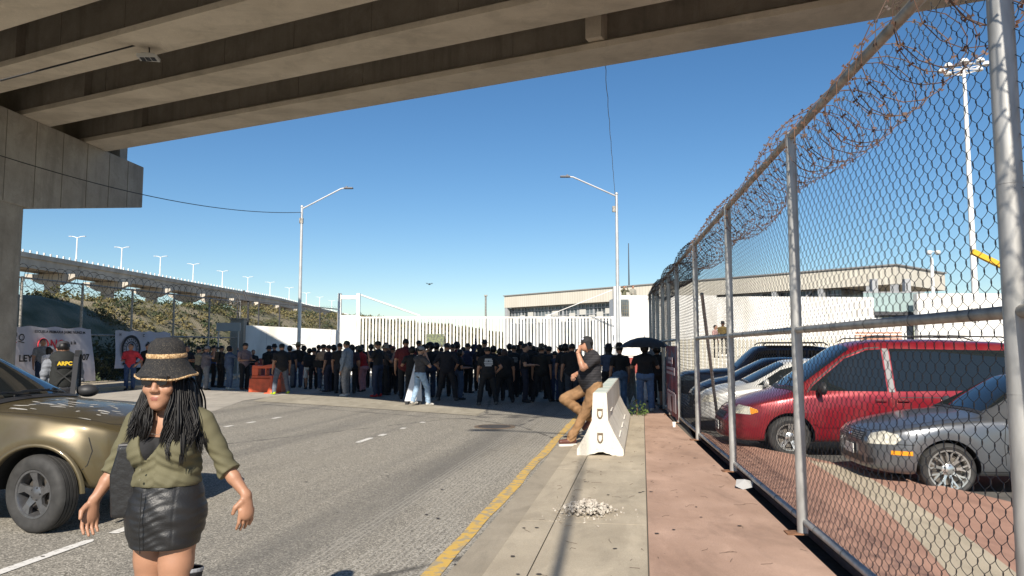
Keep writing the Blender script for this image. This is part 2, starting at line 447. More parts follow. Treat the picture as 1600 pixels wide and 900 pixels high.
# pale concrete aprons on the far side of the road
M_apron = slab_mat('pale_apron', (0.36, 0.33, 0.285), (0.45, 0.41, 0.35))
b = MB(); ap = [gp(*q) for q in ((-60, 640), (120, 615), (250, 607), (470, 605), (520, 613), (430, 619), (380, 626), (335, 642), (250, 660), (-60, 690))]
b.add([(p.x, p.y, .004) for p in ap], [tuple(range(len(ap)))]); tag(b.build('concrete_apron', M_apron), kind='structure')
b = MB(); ap = [gp(*q) for q in ((395, 627), (420, 620), (470, 615), (560, 621), (640, 631), (760, 641), (745, 650), (600, 640), (480, 632))]
b.add([(p.x, p.y, .008) for p in ap], [tuple(range(len(ap)))]); tag(b.build('gravel_patch', slab_mat('loose_gravel', (0.30, 0.265, 0.20), (0.42, 0.38, 0.30), 3)), kind='structure')
# yellow kerb line, wavy where the paint wore off
b = MB(); vs = []; fs = []
for i in range(0, 120):
    v = 3.5 + i * .25; wob = .006 * math.sin(v * 2.3) + .005 * math.sin(v * 5.1)
    wd = .135 + .012 * math.sin(v * 1.7)
    p, q = road(-1.60 + wob, v, .006), road(-1.60 + wob + wd, v, .006)
    vs += [p, q]
for i in range(119): fs.append((2 * i, 2 * i + 1, 2 * i + 3, 2 * i + 2))
b.add(vs, fs); tag(b.build('yellow_kerb_line', M_yellow), kind='structure')
# worn white lane dashes
b = MB()
for (u, v0, v1, w) in ((-4.66, 3.4, 5.75, .12), (-4.64, 5.95, 6.5, .12), (-4.86, 12.2, 12.9, .12), (-4.82, 13.2, 13.5, .12), (-4.8, 14.4, 14.6, .11), (-4.75, 15.6, 15.8, .11),
                       (-4.7, 18.6, 18.85, .12), (-8.5, 14.1, 14.4, .12), (-8.45, 14.9, 15.2, .12), (-8.4, 15.9, 16.3, .12), (-8.5, 20.0, 20.3, .13), (-4.4, 6.15, 6.4, .3)):
    ps = []
    for t in range(12):
        a = 2 * math.pi * t / 12; sx = math.copysign(abs(math.cos(a)) ** .35, math.cos(a)); sy = math.copysign(abs(math.sin(a)) ** .35, math.sin(a))
        ps.append(road(u + w / 2 * sx * random.uniform(.8, 1.1), (v0 + v1) / 2 + (v1 - v0) / 2 * sy, .006))
    b.add(ps, [tuple(range(12))])
tag(b.build('lane_dashes', M_linew), kind='structure')
# manhole
c = gp(773, 667); t = thing('manhole_cover', 'round dark iron manhole cover set in the road', 'manhole cover', (c.x, c.y, 0))
M_iron = mat('worn_cast_iron', (0.075, 0.068, 0.06), 0.7, 0.3, var=.3, scale=20, bump=.3)
MB().lathe([(.0, .010), (.33, .010), (.335, .004)], 32).build('lid', M_iron, t)
MB().lathe([(.345, .003), (.345, .012), (.42, .012), (.43, .001)], 32).build('frame', mat('rusty_frame', (.13, .095, .065), .8), t)

# ------------------------------------------------------------------ overpass
TT = Vector((.902, -.432, 0)); NN = Vector((.432, .902, 0))
def ov(a, bb, z): return TT * a + NN * bb + Vector((0, 0, z))
over = thing('overpass', 'wide concrete girder overpass crossing overhead', 'overpass', (0, 0, 0))
def fr(a): return (ov(a, 0, 0), NN, Vector((0, 0, 1)), TT)
back = [(-60, 14.2), (-40, 12.9), (-22.5, 9.9), (-16.6, 8.8), (-10.7, 7.8), (-5, 5.7), (-2.3, 4.3), (-1.2, 6.2), (.8, 7.7), (45, 7.9)]
poly = [(-60, 19.3), (45, 19.3)] + back[::-1]
b = MB(); n = len(poly)
vs = [ov(a, c, z) for z in (11.0, 11.3) for a, c in poly]
b.add(vs, [tuple(range(n)), tuple(range(2 * n - 1, n - 1, -1))] + [(i, n + i, n + (i + 1) % n, (i + 1) % n) for i in range(n)])
b.build('deck', M_conc_w, over)
b = MB()
for (a0, c0), (a1, c1) in zip(back[:-1], back[1:]):
    p, q = ov(a0, c0, 10.2), ov(a1, c1, 10.2); b.bar(p, q, .35, 2.4)
b.build('edge_beam', M_conc, over)
b = MB(); b.prism([(19.0, 11.3), (19.3, 11.3), (19.22, 12.3), (19.06, 12.3)], -60, 45, fr(0)); b.build('parapet', M_conc, over)
for gi, (g, amin) in enumerate(((18.0, -58), (15.1, -58), (12.4, -34), (9.85, -19), (7.5, -5.5))):
    f0 = g - 1.2
    # webs and flange: soffit is its own pale sheet inside the same girder
    b = MB()
    a0 = amin; a9 = 45 if g > 8 else -1.5
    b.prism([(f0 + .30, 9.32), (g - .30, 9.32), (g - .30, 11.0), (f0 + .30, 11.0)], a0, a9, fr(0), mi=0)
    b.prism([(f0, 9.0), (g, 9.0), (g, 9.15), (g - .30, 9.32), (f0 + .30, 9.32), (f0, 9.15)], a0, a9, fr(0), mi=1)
    # formwork ribs: thin vertical fins on the web every few metres
    a = a0 + 1.0
    while a < a9 - 1:
        b.prism([(f0 + .285, 9.33), (f0 + .30, 9.33), (f0 + .30, 10.98), (f0 + .285, 10.98)], a, a + .035, fr(0), mi=0); a += 2.44
    # solid end block over the pier
    if gi < 4:
        b.prism([(f0 + .06, 9.16), (g - .06, 9.16), (g - .06, 10.2), (g - .4, 10.9), (f0 + .4, 10.9), (f0 + .06, 10.2)], -26.5 + gi * 1.2, -22.2 + gi * 1.2, fr(0), mi=0)
    b.build('girder', [M_conc_w, M_conc_l], over)
for g0_, g1_ in ((16.60, 17.1), (13.70, 14.2), (11.0, 11.5)):
    MB().prism([(g0_, 9.2), (g1_, 9.2), (g1_, 11.0), (g0_, 11.0)], -5.95, -5.55, fr(0)).build('diaphragm', M_conc_l, over)
# pier cap (hammerhead) and column
CR = Matrix.Rotation(R(-3.66), 4, 'Z')
pier_c = Vector((-16.55, 22.1, 0))
def cap_pt(x, y, z): return pier_c + (CR @ Vector((x, y, 0))) + Vector((0, 0, z))
prof = [(-7.7, 9.0), (7.7, 9.0), (7.7, 7.32), (1.5, 6.1), (-1.5, 6.1), (-7.7, 7.32)]
b = MB(); n = 6
vs = [cap_pt(x, y, z) for x in (.95, -.95) for y, z in prof]
b.add(vs, [tuple(range(n)), tuple(range(2 * n - 1, n - 1, -1))] + [(i, n + i, n + (i + 1) % n, (i + 1) % n) for i in range(n)])
o = b.build('pier_cap', M_conc, over); bevel_obj(o, .03)
for yy in (-6.3, -5, -3.7, -2.4, -1.1, .2, 1.5, 2.8, 4.1, 5.4, 6.6):  # thin dark joint strips on the cap face
    zb = 6.1 if abs(yy) < 1.5 else 6.1 + (abs(yy) - 1.5) / 6.2 * 1.22
    p = cap_pt(.953, yy, 0); MB().bar(p + Vector((0, 0, zb + .03)), p + Vector((0, 0, 8.97)), .006, .022, up=(1, 0, 0)).build('formwork_joint', mat('dark_joint_line', (.17, .15, .125), .9), over)
b = MB(); b.box(cap_pt(0, 7.0, 9.35), (1.0, .5, .68), rz=R(-3.66)); b.build('shear_key', M_conc, over)
b = MB()
col = []
for i in range(24):
    t = 2 * math.pi * i / 24
    col.append((math.copysign(abs(math.cos(t)) ** .45, math.cos(t)) * .93, math.copysign(abs(math.sin(t)) ** .45, math.sin(t)) * 1.5))
vs = [cap_pt(x, y, z) for z in (-.1, 6.1) for x, y in col]
b.add(vs, [tuple(range(23, -1, -1)), tuple(range(24, 48))] + [(i, (i + 1) % 24, 24 + (i + 1) % 24, 24 + i) for i in range(24)])
b.build('column', concrete_mat('column_concrete', (0.40, 0.36, 0.30), (0.24, 0.21, 0.17), (5, 5, .4)), over, smooth=50)
# floodlight hanging below the girders with its conduit
lp = ov(0, 0, 0); lp = at(222, 68, 17.6); lb = at(232, 90, 17.6)
t = thing('under_deck_floodlight', 'small grey floodlight hanging from a conduit under the overpass', 'floodlight', lb)
b = MB(); q0 = at(0, 126, 15.9) - lb; q1 = lp - lb; b.tube([q0, q1], .022, 6)
q2 = at(233, 72, 17.6) - lb; b.tube([q1, q2, q2 + Vector((.02, 0, -.25))], .018, 6); b.build('conduit', M_black, t)
b = MB(); b.box((0, 0, 0), (.46, .34, .07), rz=.2); b.box((0, 0, .06), (.3, .2, .06), rz=.2); o = b.build('lamp_housing', mat('grey_lamp_body', (.45, .45, .44), .5), t)
b = MB()
for i in range(3): b.box(((i - 1) * .13, 0, -.04), (.1, .22, .02), rz=.2)
b.build('lens', mat('dark_lens', (.05, .05, .05), .2), t)

# ------------------------------------------------------------------ far viaduct with its double-armed lamps
via = thing('far_viaduct', 'long pale elevated viaduct on hammerhead piers beyond the hillside', 'viaduct', (-140, 240, 0))
def vp(D, off=0.0, z=0.0):
    d = Vector((.052, 1, 0)).normalized(); nn = Vector((d.y, -d.x, 0))
    return Vector((-142.5 + .052 * (D - 240), D, 0)) + nn * off + Vector((0, 0, z))
def vz(D): return 28.9 - max(0, D - 420) * .025
VL = Vector((-140, 240, 0))
def vloc(D, off=0, z=0): return vp(D, off, z) - VL
b = MB(); b2 = MB(); b3 = MB()
Ds = list(range(150, 720, 30))
for D0, D1 in zip(Ds[:-1], Ds[1:]):
    for bb, prof in ((b, [(-11, -.9), (.9, -.9), (.9, -.2), (-11, -.2)]), (b2, [(-.6, -3.9), (.35, -3.9), (.35, -.92), (-.6, -.92)]), (b2, [(-9.5, -3.9), (-8.5, -3.9), (-8.5, -.92), (-9.5, -.92)]), (b2, [(-5, -3.7), (-4, -3.7), (-4, -.92), (-5, -.92)]),
                     (b3, [(.55, -.2), (.85, -.2), (.8, .55), (.6, .55)])):
        e = .12 if bb is b2 else 0
        vs = [vloc(D, o_, vz(D) + z_) for D in (D0 + e, D1 - e) for o_, z_ in prof]
        bb.add(vs, [(0, 1, 2, 3), (7, 6, 5, 4)] + [(i, 4 + i, 4 + (i + 1) % 4, (i + 1) % 4) for i in range(4)])
b.build('deck', M_farconc, via); b2.build('girder', M_farconc, via); b3.build('parapet', M_farconc, via)
b = MB()
for D in range(160, 700, 3):
    b.box(vloc(D, .7, vz(D) + .95), (.4, .4, .7))
o = b.build('railing_post', M_white, via); tag(o, kind='stuff')
for i in range(14):
    D = 176 + i * 29.5
    b = MB(); c = vloc(D, 0, 0); z = vz(D) - 3.95
    b.prism([(-13, z - .1), (3.5, z - .1), (3.5, z - 1.0), (-1.5, z - 3.4), (-8, z - 3.4), (-13, z - 1.0)], -1.3, 1.3, (c, Vector((1, -.052, 0)), Vector((0, 0, 1)), Vector((0, 1, 0))))
    b.prism([(-6.6, -1), (-2.8, -1), (-2.8, z - 3.35), (-6.6, z - 3.35)], -1.2, 1.2, (c, Vector((1, -.052, 0)), Vector((0, 0, 1)), Vector((0, 1, 0))))
    b.build('pier', M_farconc, via)
def double_lamp():
    t = thing('viaduct_street_lamp', '', 'street lamp', (0, 0, 0), group='double-armed lamps along the far viaduct')
    MB().cyl((0, 0, 0), (0, 0, 8.9), .24, .16, 8).build('pole', M_white, t)
    b = MB()
    b.tube([(0, 0, 8.7), (1.1, 0, 9.1), (2.0, 0, 9.2)], .12, 6); b.tube([(0, 0, 8.7), (-1.1, 0, 9.1), (-2.0, 0, 9.2)], .12, 6); b.build('arm', M_white, t)
    for s in (1, -1): MB().box((s * 2.3, 0, 9.2), (.9, .5, .2)).build('lamp_head', mat('far_lamp_head', (.55, .56, .57), .5), t)
    return t
dl = None
LPX = [(117, 240), (188, 266), (249, 293), (301, 320), (347, 350), (387, 380), (422, 411), (452, 442), (479, 474), (500, 503), (519, 531)]
ords = ['nearest the pier column, first from the left', 'second from the left', 'third from the left', 'fourth from the left', 'fifth from the left', 'sixth from the left, above the dark leaning posts', 'seventh from the left', 'eighth, just left of the tall road lamp', 'ninth, just right of the tall road lamp', 'tenth from the left, near the gate tower', 'smallest and last, beside the gate tower']
for (px, D), od in zip(LPX, ords):
    if dl is None: dl = double_lamp(); o = dl
    else: o = copy_tree(dl)
    p = at(px, 450, D); o.location = (p.x, D, vz(D) - .2)
    o['label'] = 'white double-armed lamp on the far viaduct, ' + od

# ------------------------------------------------------------------ hillside with dry brush
rnd = random.Random(3)
def hill_z(u, v):
    d = -26.0 - u
    if d <= 0: return -.1
    t = min(1, d / 10.5); r = 4.35 + 1.1 * min(1, v / 100) + .35 * mnoise.noise(Vector((u * .06, v * .05, 0)))
    z = r * (t * t * (3 - 2 * t))
    if d > 12: z -= (d - 12) * .03
    z += t * (.55 * mnoise.noise(Vector((u * .22, v * .22, 3))) + .25 * mnoise.noise(Vector((u * .7, v * .7, 5))))
    return z
b = MB(); vs = []; NU, NV = 60, 150
for i in range(NU + 1):
    for j in range(NV + 1):
        u = -26.5 - (i / NU) ** 1.6 * 90; v = -5 + 285 * (j / NV) ** 1.4
        p = road(u, v); vs.append((p.x, p.y, hill_z(u, v) if v < 240 else hill_z(u, v) * max(0, (280 - v) / 40)))
fs = [(i * (NV + 1) + j, (i + 1) * (NV + 1) + j, (i + 1) * (NV + 1) + j + 1, i * (NV + 1) + j + 1) for i in range(NU) for j in range(NV)]
b.add(vs, fs)
M_hill = mat('dry_rocky_slope', (0.27, 0.225, 0.15), 0.95, col2=(0.10, 0.10, 0.05), scale=.5, bump=.6, bscale=2.5, detail=8)
tag(b.build('hillside', M_hill, smooth='all'), kind='structure')

def leaf_cloud(name, centers, m, nleaf, size, seed=1, parent=None):
    """centers: (x, y, z, r, h). many small leaf faces spread through each clump"""
    rg = np.random.RandomState(seed); V = []; cnt = 0
    allv = []
    for (x, y, z, r, h) in centers:
        k = max(6, int(nleaf * r))
        d = rg.normal(size=(k, 3)); d /= np.linalg.norm(d, axis=1)[:, None]
        rad = rg.uniform(.35, 1.0, k) ** .6
        c = d * rad[:, None] * np.array([r, r, h]); c[:, 2] = np.abs(c[:, 2]); c += np.array([x, y, z])
        a = rg.normal(size=(k, 3)); a /= np.linalg.norm(a, axis=1)[:, None]
        b_ = np.cross(a, rg.normal(size=(k, 3))); b_ /= np.linalg.norm(b_, axis=1)[:, None]
        s = (size * rg.uniform(.5, 1.3, k))[:, None]
        q = np.stack([c - a * s, c + b_ * s * .45, c + a * s, c - b_ * s * .45], 1)
        allv.append(q.reshape(-1, 3))
    P = np.concatenate(allv); n = len(P) // 4
    me = bpy.data.meshes.new(name)
    me.vertices.add(len(P)); me.vertices.foreach_set('co', P.astype(np.float32).ravel())
    me.loops.add(n * 4); me.loops.foreach_set('vertex_index', np.arange(n * 4, dtype=np.int32))
    me.polygons.add(n); me.polygons.foreach_set('loop_start', np.arange(0, n * 4, 4, dtype=np.int32)); me.polygons.foreach_set('loop_total', np.full(n, 4, dtype=np.int32))
    me.materials.append(m); me.update(); me.validate()
    return put(name, me, parent)
M_brush = mat('dry_yellow_green_brush', (0.20, 0.165, 0.07), 0.9, col2=(0.085, 0.085, 0.033), scale=.45, ramp=(.4, .6))
M_brush2 = mat('dark_green_scrub', (0.055, 0.075, 0.03), 0.9, col2=(0.025, 0.035, 0.015), scale=.8)
cs = []; cs2 = []
for i in range(2600):
    u = -27.5 - 17 * rnd.random() ** .9; v = 18 + 150 * rnd.random() ** 1.3
    p = road(u, v); r = rnd.uniform(.2, 1.0) ** 1.2
    dens = mnoise.noise(Vector((u * .12, v * .12, 9)))
    if v < 40 and dens < .18: continue
    (cs if rnd.random() < .68 else cs2).append((p.x, p.y, hill_z(u, v) - .1, r, r * rnd.uniform(.6, 1.1)))
tag(leaf_cloud('hillside_brush', cs, M_brush, 85, .13, 1), 'dry yellow-green brush covering the hillside below the far viaduct', 'brush', kind='stuff')
tag(leaf_cloud('dark_scrub', cs2, M_brush2, 80, .13, 2), 'dark green scrub scattered among the dry brush on the hillside', 'scrub', kind='stuff')
cs = []
for i in range(420):
    v = rnd.uniform(19, 42); u = -23.6 - rnd.random() * 4.5; p = road(u, v); cs.append((p.x, p.y, 0.0, rnd.uniform(.3, .8), rnd.uniform(.8, 2.6)))
tag(leaf_cloud('fence_undergrowth', cs, M_brush2, 60, .13, 4), 'dark shaded undergrowth right behind the left chain-link fence', 'undergrowth', kind='stuff')

# ------------------------------------------------------------------ chain-link weaving
def chain_mesh(name, org, D, N, s0, s1, z0, z1, w, h, r, depth, sub=(0, .15, .4, .7), parent=None, zfun=None):
    """woven wires in the vertical plane org + D*s, bulging by depth along N"""
    i0 = int(math.floor(s0 / w)); i1 = int(math.ceil(s1 / w)); K = int(round((z1 - z0) / h))
    T = np.array([k + t for k in range(K) for t in sub] + [K], dtype=np.float64); Pn = len(T)
    k = np.floor(T).astype(int); t = T - k
    Ds = np.array(D); Ns = np.array(N); O = np.array(org)
    V = []; F = []
    ii = np.arange(i0, i1)
    par = (k[None, :] + ii[:, None]) % 2
    fr_ = np.where(par == 0, t[None, :], 1 - t[None, :])
    rng = np.random.RandomState(5)
    s = (ii[:, None] + fr_ * 1.03 - .015) * w + (rng.rand(len(ii), 1) - .5) * w * .05
    dep = np.where(par == 0, -1, 1) * depth * np.sin(np.pi * t)[None, :]
    z = z0 + T[None, :] * h + 0 * s
    wig = .012 * np.sin(s * 1.3 + z * 1.1)
    P = O[None, None, :] + s[..., None] * Ds + (dep + wig)[..., None] * Ns + z[..., None] * np.array([0, 0, 1.0])
    tan = np.gradient(P, axis=1); tan /= np.linalg.norm(tan, axis=2)[..., None]
    A = np.cross(tan, Ns); A /= np.linalg.norm(A, axis=2)[..., None]
    Bv = np.cross(tan, A)
    ring = np.stack([P + A * r, P + Bv * r, P - A * r, P - Bv * r], 2)      # wires, pts, 4, 3
    W = len(ii); V = ring.reshape(-1, 3)
    base = (np.arange(W)[:, None, None] * Pn + np.arange(Pn - 1)[None, :, None]) * 4
    j = np.arange(4)[None, None, :]; j2 = (j + 1) % 4
    q = np.stack([base + j, base + j2, base + 4 + j2, base + 4 + j], -1).reshape(-1, 4)
    me = bpy.data.meshes.new(name)
    me.vertices.add(len(V)); me.vertices.foreach_set('co', V.astype(np.float32).ravel())
    me.loops.add(q.size); me.loops.foreach_set('vertex_index', q.astype(np.int32).ravel())
    me.polygons.add(len(q)); me.polygons.foreach_set('loop_start', np.arange(0, q.size, 4, dtype=np.int32)); me.polygons.foreach_set('loop_total', np.full(len(q), 4, dtype=np.int32))
    me.polygons.foreach_set('use_smooth', np.ones(len(q), dtype=bool))
    me.materials.append(M_wire); me.update()
    return put(name, me, parent)

def razor_coil(name, fn, s0, s1, rad, pitch, parent, wire=.0035, barb_step=.10, seed=1, mtl=None):
    """fn(s) -> centre, D, N ; helical coil with clipped barbs"""
    rg = random.Random(seed); b = MB(); pts = []; th = 0.0; s = s0; n = 0
    dth = R(24)
    while s < s1:
        c, D, N = fn(s)
        rr = rad * (1 + .06 * math.sin(s * 2.1 + seed) + rg.uniform(-.008, .008))
        sag = .06 * math.sin(s * 1.7)
        p = c + N * (math.cos(th) * rr) + Vector((0, 0, 1)) * (math.sin(th) * rr + sag) + D * (.04 * math.sin(th * 1.0 + s))
        pts.append(p); th += dth; s += pitch * dth / (2 * math.pi)
    b.tube(pts, wire, 4)
    step = max(1, int(barb_step / (rad * dth)))
    for i in range(1, len(pts) - 1, step):
        d = (pts[i + 1] - pts[i - 1]).normalized(); o = Vector((rg.uniform(-1, 1), rg.uniform(-1, 1), rg.uniform(-1, 1)))
        x = d.cross(o).normalized()
        L = .015 + wire * 1.5
        b.add([pts[i] - x * L + d * .012, pts[i] + d * .004, pts[i] + x * L + d * .012, pts[i] + x * L * .9 - d * .012, pts[i] - d * .004, pts[i] - x * L * .9 - d * .012], [(0, 1, 4, 5), (1, 2, 3, 4)])
    return b.build(name, mtl or M_razor, parent)

# ------------------------------------------------------------------ right chain-link fence (the near one)
fence = thing('chain_link_fence', 'tall galvanised chain-link fence with rusty razor wire between pavement and parking lot', 'fence', fl(0))
FO = fl(0)
def L3(s, off=0, z=0): return fl(s, off, z) - FO
post_s = [-9.9, -6.70, -3.46, 0.0, 3.24, 6.52, 9.5, 11.3, 12.9, 14.5, 16.0, 17.3]
def topz(s): return 3.56 - .012 * max(0, s)
for i, s in enumerate(post_s):
    b = MB(); r = .046 if i != 2 else .052
    b.cyl(L3(s, 0, .03), L3(s, 0, topz(s) - .01), r, n=16); b.ball(L3(s, 0, topz(s)), r * 1.05)
    for zz in (.42, 1.45, 2.35): b.cyl(L3(s, 0, zz), L3(s, 0, zz + .004), r + .0015, n=16)
    o = b.build('post', M_galv, fence, smooth=True)
    MB().box(L3(s, -.06, .03), (.17, .13, .012), rz=-.1).build('base_plate', M_rustplate, fence)
for i, (s0, s1) in enumerate(zip(post_s[:-1], post_s[1:])):
    MB().cyl(L3(s0 + .04, .0, topz(s0)), L3(s1 - .04, 0, topz(s1)), .036, n=12).build('top_rail', M_galv_d, fence, smooth=True)
    if i not in (5, ):
        b = MB(); b.cyl(L3(s0 + .045, .0, 1.80), L3(s1 - .045, .0, 1.80), .030, n=12)
        b.build('middle_rail', M_galv_d, fence, smooth=True)
    MB().cyl(L3(s0 + .045, .02, .13), L3(s1 - .045, .02, .13), .030, n=12).build('bottom_rail', M_galv, fence, smooth=True)
    for k in range(5 if 1 < i < 6 else 0):
        q = s0 + (k + .5) / 5 * (s1 - s0)
        for zz in (1.80, .13):
            if zz > 1 and i == 5: continue
            MB().lathe([(.034, -.003), (.037, 0), (.034, .003)], 10, tuple(L3(q, .02 if zz < 1 else 0, zz)), 'Y').build('tie_wire', M_wire, fence)
b = MB(); b.cyl(L3(5.9, .02, 2.55), L3(8.7, .7, 0), .03, n=10); b.build('brace', M_galv, fence, smooth=True)
for i, (s0, s1) in enumerate(zip(post_s[:-1], post_s[1:])):
    far = s0 > 6
    chain_mesh('wire_mesh', L3(0, .052), FD, FN, s0, s1, .10, 3.56, .055, .0582, 0.0020 if not far else .0022, .013, sub=(0, .12, .3, .5, .7, .88) if not far else (0, .25, .75), parent=fence)
def coil_c(s): return (L3(s, .22, topz(s) - .06), FD, FN)
razor_coil('razor_wire', coil_c, -6.5, 8.8, .30, .27, fence, seed=1)
razor_coil('razor_wire', coil_c, -6.5, 8.8, .27, .62, fence, seed=4)
razor_coil('razor_wire', coil_c, 8.8, 17.3, .29, .19, fence, seed=2, barb_step=.2)
razor_coil('razor_wire', coil_c, 8.8, 17.3, .26, .25, fence, seed=3, barb_step=.2)

# ------------------------------------------------------------------ left fence
LO = road(-22.5, 18)
lf = thing('hillside_fence', 'dull chain-link fence with razor wire along the foot of the hillside on the left', 'fence', LO)
RD = Vector((math.sin(RA), math.cos(RA), 0)); RN = Vector((math.cos(RA), -math.sin(RA), 0))
for k in range(8):
    s = k * 3 - .5
    MB().cyl(RD * s, RD * s + Vector((0, 0, 4.25)), .05, n=8).build('post', M_galv_d, lf, smooth=True)
for zz in (2.15, 4.2): MB().cyl(RD * -.5 + Vector((0, 0, zz)), RD * 20.5 + Vector((0, 0, zz)), .035, n=8).build('rail', M_galv_d, lf, smooth=True)
chain_mesh('wire_mesh', (0, 0, 0), RD, RN, -.5, 20.5, .05, 4.2, .08, .085, .0035, .004, sub=(0, ), parent=lf)
razor_coil('razor_wire', lambda s: (RD * s + Vector((0, 0, 4.3)), RD, RN), -.5, 20.5, .42, .45, lf, wire=.010, barb_step=.4, seed=7, mtl=mat('dull_razor_wire', (.12, .11, .10), .6, .5))

# concrete pillar, low white wall, wall-top dark fence
p = at(372, 540, 41.8)
t = thing('concrete_pillar', 'grey concrete pillar at the left end of the white wall', 'pillar', (p.x, 41.8, 0))
MB().box((0, 0, 1.6), (.75, .5, 3.2)).build('shaft', M_conc, t); MB().box((0, 0, 3.23), (.85, .6, .06)).build('cap', M_conc, t)
wa, wb = at(383, 540, 41.9), at(527, 540, 43.9)
wd = Vector((wb.x - wa.x, wb.y - wa.y, 0)); WL = wd.length; wd.normalize(); wnn = Vector((wd.y, -wd.x, 0))
t = thing('low_white_wall', 'white rendered wall with maroon lower band left of the gate', 'wall', (wa.x, wa.y, 0))
fw = (Vector((0, 0, 0)), wd, Vector((0, 0, 1)), wnn)
MB().prism([(0, 1.15), (WL, 1.15), (WL, 2.66), (0, 2.88)], -.2, 0, fw).build('upper_face', M_whitewall, t)
MB().prism([(0, 0), (WL, 0), (WL, 1.0), (0, 1.0)], -.2, -.01, fw).build('lower_band', M_redband, t)
MB().prism([(0, 1.0), (WL, 1.0), (WL, 1.15), (0, 1.15)], -.2, .05, fw).build('ledge', M_whitewall, t)
b = MB()
for q in (.22, .47, .75): b.prism([(WL * q, 1.17), (WL * q + .012, 1.17), (WL * q + .012, 2.7), (WL * q, 2.7)], .0, .003, fw)
b.build('panel_joint', mat('grey_joint', (.35, .35, .36), .8), t)
t = thing('wall_top_fence', 'dark wire fence standing behind the low white wall', 'fence', (wa.x, wa.y + .4, 0))
M_dkmetal = mat('dark_painted_steel', (.05, .05, .055), .6)
for k in range(6):
    q = -.6 + k * (WL + .6) / 5
    MB().cyl(wd * q, wd * q + Vector((0, 0, 4.4 - k * .1)), .045, n=8).build('post', M_dkmetal, t)
MB().cyl(wd * -.6 + Vector((0, 0, 4.35)), wd * WL + Vector((0, 0, 3.9)), .03, n=8).build('rail', M_dkmetal, t)
chain_mesh('wire_mesh', (0, 0, 0), wd, wnn, -.5, WL, 2.3, 4.1, .08, .085, .004, .004, sub=(0, ), parent=t)
# leaning dark posts near the pillar
t = thing('leaning_posts', 'two dark leaning arm posts rising behind the signboard by the pillar', 'post', (p.x - .2, 42.4, 0))
MB().tube([(0, 0, 0), (.02, 0, 4.3), (-.25, 0, 4.75)], .05, 8).build('post', M_dkmetal, t)
MB().tube([(.5, 0, 0), (.5, 0, 4.2), (.2, 0, 4.9)], .06, 8).build('post', M_dkmetal, t)
# signboard seen from the back
p = at(356, 540, 37)
t = thing('signboard', 'grey blank-backed signboard on two posts in front of the hillside', 'sign', (p.x, 37, 0))
MB().box((0, 0, 2.65), (1.2, .05, .42)).build('board', mat('sign_back_grey', (.30, .33, .34), .5), t)
for s in (-.5, .5): MB().cyl((s, .04, 0), (s, .04, 2.6), .04, n=8).build('post', M_galv, t)

# ------------------------------------------------------------------ gate
gx0, gx1 = at(562, 500, 44).x, at(957, 500, 44).x
GW = gx1 - gx0
gate = thing('sliding_gate', 'wide white barred sliding gate behind the crowd', 'gate', (gx0, 44, 0))
cuts = [0, (656 - 562) / 395 * GW, (757 - 562) / 395 * GW, (855 - 562) / 395 * GW, GW]
for c0, c1 in zip(cuts[:-1], cuts[1:]):
    b = MB(); n = int(round((c1 - c0) / .2)); st = (c1 - c0) / n
    for i in range(1, n): b.box((c0 + i * st, 0, 1.78), (.098, .04, 3.16))
    b.box(((c0 + c1) / 2, 0, 3.40), (c1 - c0 - .12, .09, .10)); b.box(((c0 + c1) / 2, 0, .16), (c1 - c0 - .12, .09, .12))
    b.build('barred_panel', M_white, gate)
for c in cuts: MB().box((c, 0, 1.75), (.12, .12, 3.45)).build('upright', M_white, gate)
MB().box((GW / 2, 0, .04), (GW, .2, .08)).build('track', M_dkmetal, gate)
MB().cyl((.05, 0, 4.75), ((656 - 562) / 395 * GW, 0, 3.5), .05, n=8).build('stay_rod', M_white, gate)
MB().cyl(((855 - 562) / 395 * GW, 0, 3.5), (GW + .1, .9, 5.1), .022, n=8).build('stay_rod', M_white, gate)
t = thing('gate_tower', 'white open-topped steel and plaster gate tower left of the barred gate', 'gate tower', (at(545, 500, 44.2).x, 44.2, 0))
for s in (-.56, .56): MB().box((s, 0, 2.43), (.2, .2, 4.86)).build('post', M_white, t)
MB().box((0, 0, 4.62), (.92, .18, .22)).build('crossbar', M_white, t)
MB().box((.02, -.02, 2.55), (.92, .16, 2.0)).build('upper_panel', M_whitewall, t)
MB().box((.05, -.04, .75), (1.0, .2, 1.5)).build('lower_panel', M_whitewall, t)
t = thing('camouflage_board', 'mottled green and grey notice hung on the gate bars', 'board', (at(680, 500, 43.8).x, 43.8, 0))
MB().box((0, 0, 2.1), (1.05, .03, .62)).build('board_face', mat('mottled_print', (.20, .23, .12), .7, col2=(.10, .11, .09), scale=9, ramp=(.45, .55)), t)

# guard building
gb = thing('guard_building', 'plain white rendered guard building with an arched corner window right of the gate', 'building', (6.3, 45.6, 0))
def arch(w, h, n=8): return [(-w / 2, 0), (w / 2, 0)] + [(w / 2 - .12 + .12 * math.cos(a), h - .12 + .12 * math.sin(a)) for a in [R(90) * i / n for i in range(n + 1)]] + [(-w / 2 + .12 * math.cos(a) , h - .12 + .12 * math.sin(a)) for a in [R(90) + R(90) * i / n for i in range(n + 1)]]
b = MB(); b.box((3.4, 2.5, 2.42), (6.0, 5, 4.84)); b.build('wall', M_whitewall, gb)
MB().box((.22, .2, 2.7), (.42, .5, 5.4)).build('pillar', M_whitewall, gb)
MB().box((1.1, -.04, 1.15), (1.4, .1, .06)).build('ledge', M_whitewall, gb)
MB().box((1.5, -.02, .5), (2.2, .06, 1.0)).build('lower_band', M_redband, gb)
w = MB().prism([(x + .72, z + 3.5) for x, z in arch(.55, 1.12)], .0, .02, (Vector((0, -.01, 0)), Vector((1, 0, 0)), Vector((0, 0, 1)), Vector((0, -1, 0)))).build('window', M_frame, gb)
